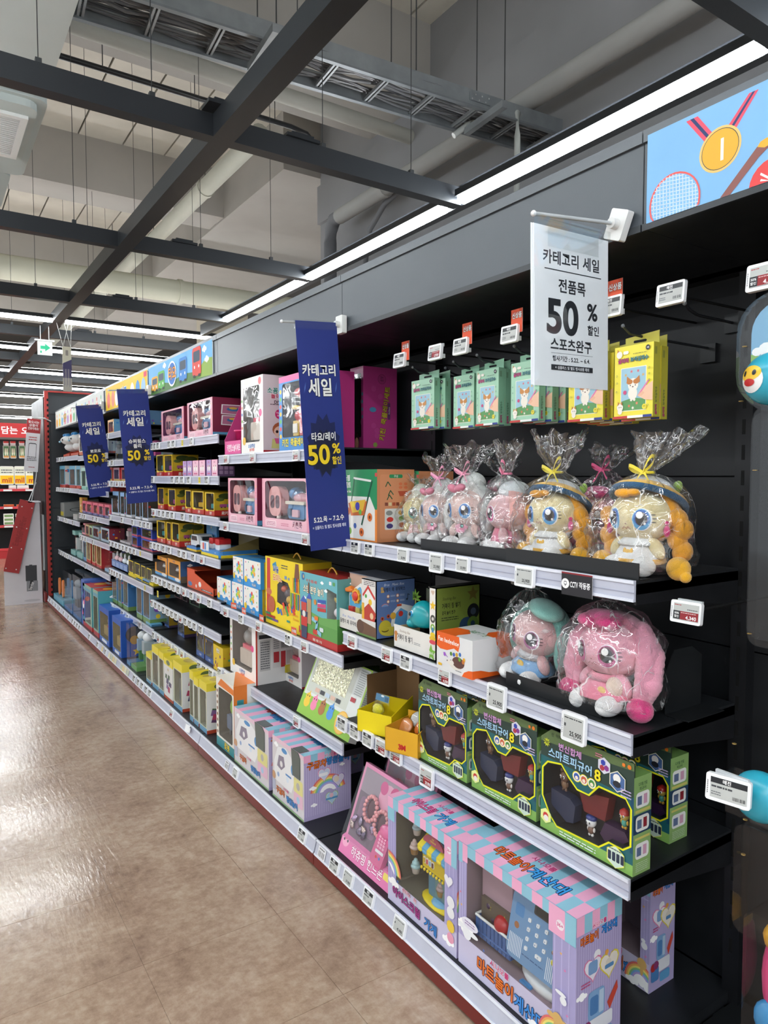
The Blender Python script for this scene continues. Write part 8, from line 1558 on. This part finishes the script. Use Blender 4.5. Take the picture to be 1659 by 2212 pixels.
def eye(mb, c, r, az, el, s, iris, lash=True, flip=1):
    patch(mb, c, r, az, el, 14 * s, 19 * s, '#f3f4f6', .0004); patch(mb, c, r, az - flip * 1 * s, el, 12.5 * s, 17.5 * s, iris[0], .0008); patch(mb, c, r, az - flip * 1 * s, el + 3 * s, 10.5 * s, 13 * s, iris[1], .0012)
    patch(mb, c, r, az - flip * 1 * s, el + 1.5 * s, 8 * s, 11 * s, '#0e1014', .0016); patch(mb, c, r, az - 3.5 * s, el + 7.5 * s, 4.6 * s, 5.6 * s, '#f4f4f4', .002); patch(mb, c, r, az + 3.5 * s, el - 6 * s, 1.7 * s, 2.2 * s, '#f4f4f4', .002, 10)
    if lash:
        for i, (da, de) in enumerate(((15, 8), (16.5, 2), (16, -4))): patch(mb, c, r, az + flip * da * s, el + de * s, 3.6 * s, .7 * s, '#20222c', .0012, 8)
def chain(mb, pts, rad, col, n=5):
    for i in range(len(pts) - 1):
        a, b = Vector(pts[i]), Vector(pts[i + 1])
        for k in range(n): t = k / n; p = a.lerp(b, t); r_ = rad[i] * (1 - t) + rad[i + 1] * t; mb.ell(p, (r_, r_, r_), col, PLUSH, 12, 8)
def braid(mb, pts, rad, col):
    for i, p in enumerate(pts):
        s = 1 if i % 2 else -1; mb.ell((p[0] + s * rad * .28, p[1], p[2]), (rad, rad * .9, rad * 1.15), col, PLUSH, 16, 12, rot=Matrix.Rotation(R(28 * s), 3, 'Y'))
def plush(kind, s=1.0):
    K = {'yellow': ('#ead9a6', '#f0a72a', ('#4fa3d8', '#2a62b8')), 'white': ('#eac8c0', '#e9ecea', ('#5b9fd8', '#2a66b8')), 'cream': ('#ecdfa0', '#e6eade', ('#4fa08c', '#3a4a4a')), 'pinkback': ('#e6b8bc', '#efb4ae', ('#d85a9a', '#7a2a50')),
         'teal': ('#dcb0b0', '#7fb9b0', ('#b06a9a', '#4a2030')), 'pink': ('#eda9bb', '#f0a4bb', ('#c45a90', '#6a1c40'))}[kind]
    skin, hair, iris = K; r0 = empty('plush_toy'); hc = (0, 0, .120); hr = (.066, .058, .056)
    mb = MB(); mb.ell((0, .004, .045), (.036, .030, .046), '#eceae6' if kind in ('yellow', 'white', 'cream') else '#e9b6c0' if kind in ('pink', 'pinkback') else '#dcb0b0', PLUSH, 20, 14)
    mb.build('body', r0)
    mb = MB(); hs = lambda p: Vector((p.x * (1 + .06 * max(0, -p.z)), p.y, p.z * (1 if p.z > 0 else .92))); mb.ell(hc, hr, skin, PLUSH, 32, 22, fn=hs); mb.build('head', r0)
    mb = MB(); eye(mb, hc, hr, 30, -3, 1.28, iris, True, 1); eye(mb, hc, hr, -30, -3, 1.28, iris, True, -1); patch(mb, hc, hr, 0, -12, 1.6, 1.2, '#b07a70', .0008, 10)
    for i in range(9): patch(mb, hc, hr, -8 + 2 * i, -21 - 2.2 * math.cos(R(i * 90)), 1.6, .8, '#b0645e', .0008, 8)
    mb.build('face_embroidery', r0)
    for sx in (-1, 1):
        mb = MB(); c_ = '#f1f1f0'; mb.ell((sx * .032, -.042, .021), (.021, .034, .021), c_, PLUSH, 18, 12); mb.build('leg', r0)
        mb = MB(); mb.ell((sx * .044, -.014, .058), (.014, .014, .025), skin, PLUSH, 14, 10, rot=Matrix.Rotation(R(-35 * sx), 3, 'Y')); mb.build('arm', r0)
    back = lambda p: Vector((p.x, max(p.y, -.42), p.z))
    if kind == 'yellow':
        mb = MB(); mb.ell((0, .018, .126), (.074, .060, .064), hair, PLUSH, 26, 18, fn=lambda p: Vector((p.x, p.y if p.y > -.25 else -.25, p.z))); mb.ell((-.01, -.052, .170), (.020, .010, .010), hair, PLUSH, 14, 8); mb.ell((.012, -.050, .172), (.016, .010, .008), hair, PLUSH, 12, 8); mb.build('hair', r0)
        mb = MB(); mb.T = Matrix.Translation((0, .012, .128)) @ Matrix.Rotation(R(-27), 4, 'X'); mb.lathe([(.060, .036), (.078, .030), (.081, .033), (.074, .042), (.060, .050), (.03, .066), (0, .070)], (0, 0, 0), '#eebc52', PLUSH, 30); mb.lathe([(.081, .033), (.082, .024), (.076, .020), (.058, .030)], (0, 0, 0), '#2f5a7e', PLUSH, 30); mb.lathe([(.058, .050), (.042, .068), (.0, .080)], (0, 0, 0), '#e6e8ec', PLUSH, 24); mb.ell((.05, .01, .066), (.010, .010, .014), '#a9cf5a', PLUSH, 10, 8); mb.build('hat', r0)
        for sx in (-1, 1):
            mb = MB(); braid(mb, [(sx * .080, .012, .118 - .022 * i) for i in range(4)], .020, '#f0a72a'); mb.build('braid', r0)
            k = MB(); k.lathe([(.013, 0), (.016, .006), (.013, .012)], (sx * .083, .006, .028), '#ee9fb2', PLUSH, 16); k.build('hair_band', r0)
            k = MB(); k.ell((sx * .088, -.006, .020), (.024, .022, .024), '#f2b52e', PLUSH, 18, 12); k.ell((sx * .106, -.012, .006), (.012, .012, .012), '#f2b52e', PLUSH, 12, 8); k.build('hair_tuft', r0)
            k = MB(); k.ell((sx * .066, -.014, .094), (.007, .006, .012), '#d8347a', PLUSH, 12, 8); k.ell((sx * .066, -.014, .110), (.005, .005, .005), '#d8347a', PLUSH, 10, 7); k.build('earring', r0)
        mb = MB(); mb.lathe([(.026, .045), (.046, .014), (.052, .0), (.050, -.006), (.040, .006)], (0, -.004, .034), '#eceae8', PLUSH, 26); mb.lathe([(.052, .002), (.055, -.006), (.050, -.010)], (0, -.004, .034), '#efb43a', PLUSH, 26); mb.lathe([(.030, .012), (.044, .0), (.046, .004), (.030, .018)], (0, -.002, .062), '#e6e8e8', PLUSH, 24)
        mb.ell((0, -.047, .045), (.012, .003, .010), '#f0b828', PLUSH, 12, 8); mb.ell((-.008, -.046, .050), (.004, .003, .008), '#f0b828', PLUSH, 8, 6); mb.ell((.008, -.046, .050), (.004, .003, .008), '#f0b828', PLUSH, 8, 6); mb.build('dress', r0)
    elif kind in ('white', 'cream'):
        mb = MB(); mb.ell((0, .016, .130), (.078, .064, .070), hair, PLUSH, 26, 18, fn=lambda p: Vector((p.x, p.y if p.y > -.30 else -.30, p.z))); mb.ell((.0, .02, .196), (.040, .036, .034), hair, PLUSH, 18, 12)
        for sx in (-1, 1): mb.ell((sx * .074, .0, .10), (.020, .024, .05), hair, PLUSH, 14, 10)
        mb.build('hair', r0)
        if kind == 'white':
            k = MB(); k.ell((-.012, -.054, .182), (.021, .012, .012), '#c9788e', SATIN, 16, 10, rot=Matrix.Rotation(R(20), 3, 'Y')); k.ell((.016, -.054, .184), (.021, .012, .012), '#c9788e', SATIN, 16, 10, rot=Matrix.Rotation(R(-14), 3, 'Y')); k.build('heart_bow', r0)
            k = MB(); k.ell((0, -.030, .068), (.026, .008, .010), '#ec9fb8', PLUSH, 16, 9); k.ell((.008, -.036, .072), (.007, .005, .006), '#8fc6c0', FOIL, 8, 6); k.ell((0, -.034, .058), (.018, .008, .008), '#ec8fb0', PLUSH, 14, 8); k.build('collar_bow', r0)
        else: k = MB(); k.lathe([(.028, .02), (.040, -.02), (.036, -.03)], (0, 0, .05), '#eab9b8', PLUSH, 20); k.build('dress', r0)
    elif kind == 'pinkback':
        mb = MB(); mb.ell((.012, .012, .128), (.072, .062, .062), hair, PLUSH, 26, 18, fn=lambda p: Vector((p.x, p.y if p.y > -.2 else -.2, p.z))); mb.ell((0, .02, .18), (.05, .045, .03), '#e4ebee', PLUSH, 16, 10); mb.build('hair', r0)
        k = MB(); k.lathe([(.030, .03), (.042, .0), (.046, -.018), (.040, -.018)], (0, 0, .055), '#e87f9e', PLUSH, 22); k.build('dress', r0)
    elif kind == 'teal':
        mb = MB(); mb.ell((0, .016, .130), (.076, .062, .068), hair, PLUSH, 26, 18, fn=lambda p: Vector((p.x, p.y if p.y > -.30 else -.30, p.z))); mb.ell((.03, -.01, .188), (.045, .04, .020), '#8cc4ba', PLUSH, 16, 10, rot=Matrix.Rotation(R(14), 3, 'Y'))
        for sx in (-1, 1): mb.ell((sx * .076, .01, .10), (.018, .022, .052), hair, PLUSH, 14, 10)
        mb.build('hair', r0); k = MB(); k.lathe([(.026, .045), (.042, .020), (.056, .004), (.052, -.004), (.040, .006)], (0, -.004, .030), '#7fb2e0', PLUSH, 26); k.lathe([(.030, .012), (.042, .0), (.030, .018)], (0, -.002, .064), '#e6e8ee', PLUSH, 24); k.ell((0, -.045, .050), (.011, .004, .009), '#e8bc3c', PLUSH, 12, 8); k.build('dress', r0)
    else:
        mb = MB(); mb.ell((0, .018, .128), (.074, .060, .066), hair, PLUSH, 26, 18, fn=lambda p: Vector((p.x, p.y if p.y > -.25 else -.25, p.z))); mb.build('hair', r0)
        k = MB(); k.ell((-.02, -.035, .178), (.030, .022, .016), '#d0457e', PLUSH, 16, 10); k.ell((.02, -.035, .180), (.030, .022, .016), '#c93a76', PLUSH, 16, 10); k.ell((0, -.02, .188), (.04, .03, .014), '#d85a90', PLUSH, 16, 10); k.build('hair_bow', r0)
        for sx in (-1, 1):
            k = MB(); chain(k, [(sx * .056, .02, .160), (sx * .082, .012, .12), (sx * .088, .0, .07), (sx * .080, -.008, .035)], [.022, .028, .026, .018], hair, 4); k.build('pigtail', r0)
            k = MB(); k.ell((sx * .084, -.018, .022), (.026, .024, .024), '#dc3a80', PLUSH, 16, 11); k.build('hair_tuft', r0)
        k = MB(); V_ = [(.026, .045), (.040, .024), (.058, .006), (.060, .002), (.040, .008)]; k.lathe(V_, (0, -.008, .030), '#f08aa4', PLUSH, 30); k.lathe([(.032, .008), (.044, .002), (.032, .014)], (0, -.002, .062), '#f29ab0', PLUSH, 24); k.ell((.018, -.048, .048), (.010, .005, .008), '#f0c46a', PLUSH, 10, 7); k.ell((.034, -.030, .055), (.018, .014, .020), '#efd9c8', PLUSH, 14, 10); k.build('dress', r0)
    for ch in r0.children: pass
    r0.scale = (s, s, s); return r0
def bag(parent_loc, yaw, w, d, hn, hf, neck, seed, ribbon, label, flare=.05, lean=(0, 0), bottom=.0):
    # clear film bag: body up to the tied neck, crumpled flare above
    q = random.Random(seed); nu, nv = 64, 44; mb = MB(); V = []; FF = []
    for j in range(nv + 1):
        t = j / nv
        if t < .62: k = t / .62; z = hn * k; rr = (min(1, (k / .10) ** .5) if k < .10 else 1) * (1 if k < .55 else (math.cos((k - .55) / .45 * math.pi / 2) ** .75) * (1 - .09) + .09); lx = lean[0] * k ** 3; rr = max(rr, .09)
        else: k = (t - .62) / .38; z = hn + hf * k; rr = .09 + (flare / w) * math.sin(k * math.pi * .5) * (.75 + .35 * math.cos(th0 * 2 + seed)) if 0 else .09 + (flare / w) * k ** .8; lx = lean[0] + lean[1] * k
        for i in range(nu):
            th = 2 * math.pi * i / nu; c_, s_ = math.cos(th), math.sin(th); e_ = .72; cx = math.copysign(abs(c_) ** e_, c_); sy = math.copysign(abs(s_) ** e_, s_)
            pl = math.cos(11 * th + seed) * (.30 if t > .5 else .05 + .2 * max(0, t - .3)) * min(rr, .5)
            p = Vector((cx * w * (rr + pl * .5), sy * d * (rr + pl * .5), z)); n1 = noise.noise(p * 26 + Vector((seed, 0, 0))); n2 = abs(noise.noise(p * 70 + Vector((0, seed, 0)))); m = (.012 * n1 + .006 * n2) * min(1, rr * 2 + .35)
            p += Vector((cx, sy, 0)) * m
            if t > .9: p.z += .030 * noise.noise(Vector((c_ * 2, s_ * 2, seed)))
            V.append((p.x + lx, p.y, max(p.z, .0006)))
    for j in range(nv):
        for i in range(nu): a = j * nu + i; b = j * nu + (i + 1) % nu; FF.append((a, b, b + nu, a + nu))
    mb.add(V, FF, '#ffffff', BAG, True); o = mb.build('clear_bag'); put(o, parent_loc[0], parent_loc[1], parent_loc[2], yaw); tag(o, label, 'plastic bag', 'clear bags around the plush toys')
    if ribbon:
        k = MB(); N = (lean[0], 0, hn); rn = .09 * w + .004
        k.tube([(N[0] + rn * math.cos(R(a)), rn * math.sin(R(a)), hn) for a in range(0, 361, 30)], .0035, ribbon, SATIN, 6, cap=False)
        def strip(P, wd=.004):
            V = []; [V.extend([(p[0], p[1] - .0, p[2] - wd), (p[0], p[1] + .001, p[2] + wd)]) for p in P]; k.add(V, [(2 * i, 2 * i + 2, 2 * i + 3, 2 * i + 1) for i in range(len(P) - 1)], ribbon, SATIN, True)
        for sx, L, up in ((-1, .034, .012), (1, .026, .034)):
            strip([(N[0] + sx * L * math.sin(math.pi * t / 10) * 1.0, -rn - .004 - .006 * math.sin(2 * math.pi * t / 10), hn + up * math.sin(math.pi * t / 10) + .006 * math.sin(2 * math.pi * t / 10)) for t in range(11)])
        for sx, dz_ in ((-1, -.03), (1, -.022)): strip([(N[0] + sx * .004 * t, -rn - .004 - .001 * t, hn + dz_ * t / 6 + .003 * math.sin(t)) for t in range(7)], .0035)
        k.build('ribbon', o)
    return o
def doll(kind, u, X, zs, s, yaw, label, bw=.085, bd=.07, hn=.215, hf=.055, ribbon='#e6d12c', seed=1, lean=(0, .02), blabel='', flare=.045, tilt=0, bdx=0):
    Y = yat(u, X, zs + .1); r0 = plush(kind, s); put(r0, X, Y, zs + .0012, yaw); r0.rotation_euler.y = tilt; tag(r0, label, 'plush toy', None)
    if blabel: bag((X + bdx, Y, zs + .0006), yaw, bw, bd, hn, hf, 0, seed, ribbon, blabel, flare, lean)
XP = 1.345
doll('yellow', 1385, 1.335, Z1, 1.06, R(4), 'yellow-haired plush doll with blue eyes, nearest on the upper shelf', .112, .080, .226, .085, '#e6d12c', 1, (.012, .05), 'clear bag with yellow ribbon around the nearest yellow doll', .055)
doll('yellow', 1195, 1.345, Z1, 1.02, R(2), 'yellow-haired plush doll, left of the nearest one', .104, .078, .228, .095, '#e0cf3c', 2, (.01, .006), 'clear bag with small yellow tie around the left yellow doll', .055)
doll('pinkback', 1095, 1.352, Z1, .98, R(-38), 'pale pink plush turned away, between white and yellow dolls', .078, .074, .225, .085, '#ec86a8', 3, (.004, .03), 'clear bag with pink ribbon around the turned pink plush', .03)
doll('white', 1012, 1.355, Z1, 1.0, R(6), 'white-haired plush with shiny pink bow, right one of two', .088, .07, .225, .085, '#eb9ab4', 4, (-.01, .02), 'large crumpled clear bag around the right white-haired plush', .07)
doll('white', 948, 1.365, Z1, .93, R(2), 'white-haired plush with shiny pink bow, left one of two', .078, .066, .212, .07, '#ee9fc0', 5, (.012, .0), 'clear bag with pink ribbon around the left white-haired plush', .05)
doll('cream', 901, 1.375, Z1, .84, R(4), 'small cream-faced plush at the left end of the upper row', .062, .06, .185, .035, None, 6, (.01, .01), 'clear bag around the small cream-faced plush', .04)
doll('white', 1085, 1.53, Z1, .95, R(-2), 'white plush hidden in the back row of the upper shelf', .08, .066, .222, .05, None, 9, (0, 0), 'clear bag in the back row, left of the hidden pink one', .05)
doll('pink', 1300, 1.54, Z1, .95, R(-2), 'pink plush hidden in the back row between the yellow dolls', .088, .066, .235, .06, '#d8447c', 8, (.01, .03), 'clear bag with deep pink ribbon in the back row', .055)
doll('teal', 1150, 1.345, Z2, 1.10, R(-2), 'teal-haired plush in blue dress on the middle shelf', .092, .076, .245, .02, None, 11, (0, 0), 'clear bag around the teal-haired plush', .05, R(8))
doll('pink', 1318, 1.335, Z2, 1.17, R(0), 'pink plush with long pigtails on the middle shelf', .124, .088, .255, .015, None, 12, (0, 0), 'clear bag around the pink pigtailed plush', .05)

# ================================================================ RIGHT EDGE: blister packs on pegs
def fish_blister(u0, vt, vb, Xb, label, full=True):
    Y0 = yat(u0, Xb, 1.3); zt = zat(vt, Xb, Y0); zb = zat(vb, Xb, Y0); h = zt - zb; W = .26
    r0 = empty('blister_toy', (Xb, Y0, zb)); r0.rotation_euler.z = -math.pi / 2; tag(r0, label, 'toy')
    hh = h
    out = rrect(0, hh * .66, W, hh, .07, 6) if full else rrect(0, hh * .5, W, hh, .06, 6)
    k = MB(); k.prism(out, -.002, .001, '#dfe6ea', BLISTER, 'y'); k.prism(rrect(.012, hh * .672, W - .012, hh - .012, .06, 6), -.030, -.002, '#dfe6ea', BLISTER, 'y')
    if full: k.prism(rrect(.028, 0, W - .03, hh * .68, .02, 4), -.002, .001, '#dfe6ea', BLISTER, 'y'); k.prism(rrect(.044, .02, W - .046, hh * .66, .02, 4), -.034, -.002, '#dfe6ea', BLISTER, 'y')
    else: k.prism(rrect(.03, -.11, W - .03, hh * .52, .02, 4), -.03, .001, '#dfe6ea', BLISTER, 'y')
    k.build('clear_shell', r0)
    k = MB(); y0 = hh * .69; k.prism(rrect(.022, y0, W - .022, hh - .02, .05, 6), -.001, 0, '#7fb4d8', CARD, 'y'); a = Art(k, (.022, -.001, y0), (1, 0, 0), (0, 0, 1), W - .044, hh - .02 - y0); a.poly([(0, .05), (1, .05), (1, .35), (.5, .48), (.2, .42), (0, .5)], '#8fbe5c'); a.cloud(.12, .52, .09); a.cloud(.8, .7, .08); a.t('♪', .2, .6, .1, '#c84a7a'); a.circ(.2, .62, .03, '#c84a7a', 8); a.r(.22, .62, .235, .72, '#c84a7a'); a.t('핑', .30, .80, .08, '#c83a3a', 1); a.t('상어', .52, .78, .16, '#7a4ac8', 1, .3, ol='#f0f0f0'); k.build('card', r0)
    c = (.078, -.036, y0 + .035); k = MB(); k.ell(c, (.046, .034, .044), '#2fa0b8', PLAST, 22, 16); rr_ = (.046, .034, .044); patch(k, c, rr_, -30, -2, 34, 30, '#e9eaea', .0005); patch(k, c, rr_, -30, 12, 30, 17, '#f0c02c', .0009); patch(k, c, rr_, -30, -8, 16, 8, '#c42c2c', .0013)
    for s in (-14, 14): patch(k, c, rr_, -30 + s, 12, 5, 6, '#1c1c20', .0014)
    k.build('toy_ball', r0)
    if full:
        k = MB(); k.lathe([(0, 0), (.030, 0), (.034, .01), (.034, .12), (.028, .19), (.020, .22), (.018, .26), (0, .265)], (.125, -.02, .03), '#2f9fc4', PLAST, 20); k.lathe([(.0345, .095), (.0345, .15), (.0285, .192), (.0205, .222)], (.125, -.02, .03), '#c83a6a', PLAST, 20); c2 = (.125, -.02, .15); patch(k, c2, (.0345, .0345, .05), -35, 0, 20, 16, '#f0e8ec', .0006); patch(k, c2, (.0345, .0345, .05), -35, 0, 11, 10, '#1c1c20', .001)
        a = Art(k, (.092, -.0415, .055), (.86, -.5, 0), (0, 0, 1), .05, .05); a.t('BABY', .3, .5, .4, '#e6f0f4', 1, 1.0); k.build('toy_bottle', r0)
    for x, z in ((.012, y0 + .10), (.008, y0 + .005), (.036, hh * .5), (.034, .02)):
        k = MB(); k.lathe([(.0015, -.0), (.004, 0), (.004, .0015), (.0015, .0015)], (x, -.004, z), '#b89a5a', GALV, 10); o = k.build('rivet', r0)
    k = MB(); k.tube([(W / 2, XB - Xb, hh - .03), (W / 2, -.05, hh - .03), (W / 2, -.07, hh - .022)], .0035, '#25282c', GREY, 8); k.build('peg', r0)
fish_blister(1588, 640, 1385, 1.22, 'tall clear blister toy pack at the right picture edge, upper')
fish_blister(1588, 1655, 1850, 1.24, 'clear blister toy pack low at the right picture edge', False)
def orange_edge():
    mb = MB(); mb.ell((0, 0, .11), (.05, .05, .11), '#d8447a', PLAST, 18, 12); mb.ell((0, -.01, .19), (.045, .045, .03), '#e8a82c', PLAST, 16, 10); mb.ell((-.01, -.035, .04), (.04, .02, .04), '#3a8ac0', PLAST, 14, 9); o = tag(mb.build('toy_figure'), 'pink and orange toy figure cut off at the lower right edge', 'toy'); put(o, 1.30, yat(1712, 1.30, .45), .33)
    k = MB(); k.prism(rrect(-.06, -.01, .06, .24, .02), -.06, .06, '#ffffff', BLISTER, 'y'); k.build('clear_shell', o)
    k = MB(); k.tube([(0, .0, .25), (0, XB - 1.30, .25)], .0035, '#25282c', GREY, 8); k.build('peg', o)
orange_edge()
# ================================================================ labels
groups = {}
for o, bay, sh, y, desc, kind in PLACED: groups.setdefault((bay, sh, kind), []).append((y, o, desc))
for (bay, sh, kind), L in groups.items():
    L.sort(key=lambda t: -t[0])
    for i, (y, o, desc) in enumerate(L):
        n = len(L); pos = ('only one' if n == 1 else ORD[i + 1] + ' from left' if i < 20 else 'last from left')
        if n > 4 and n - i <= 3 and i > 6: pos = ['rightmost', 'second from right', 'third from right'][n - i - 1]
        shw = 'bottom rail' if sh == 99 and kind == 'tag' else 'bottom shelf' if sh == 99 else 'pegs' if sh == 50 else ORD[sh] + (' rail down' if kind == 'tag' else ' shelf down')
        o['label'] = '%s, %s, %s, %s' % (desc, pos, shw, BAYW[bay])
for o in list(COL.objects):                    # shells, bags and film cast no wrong doubles: nothing hidden, nothing camera-only
    pass
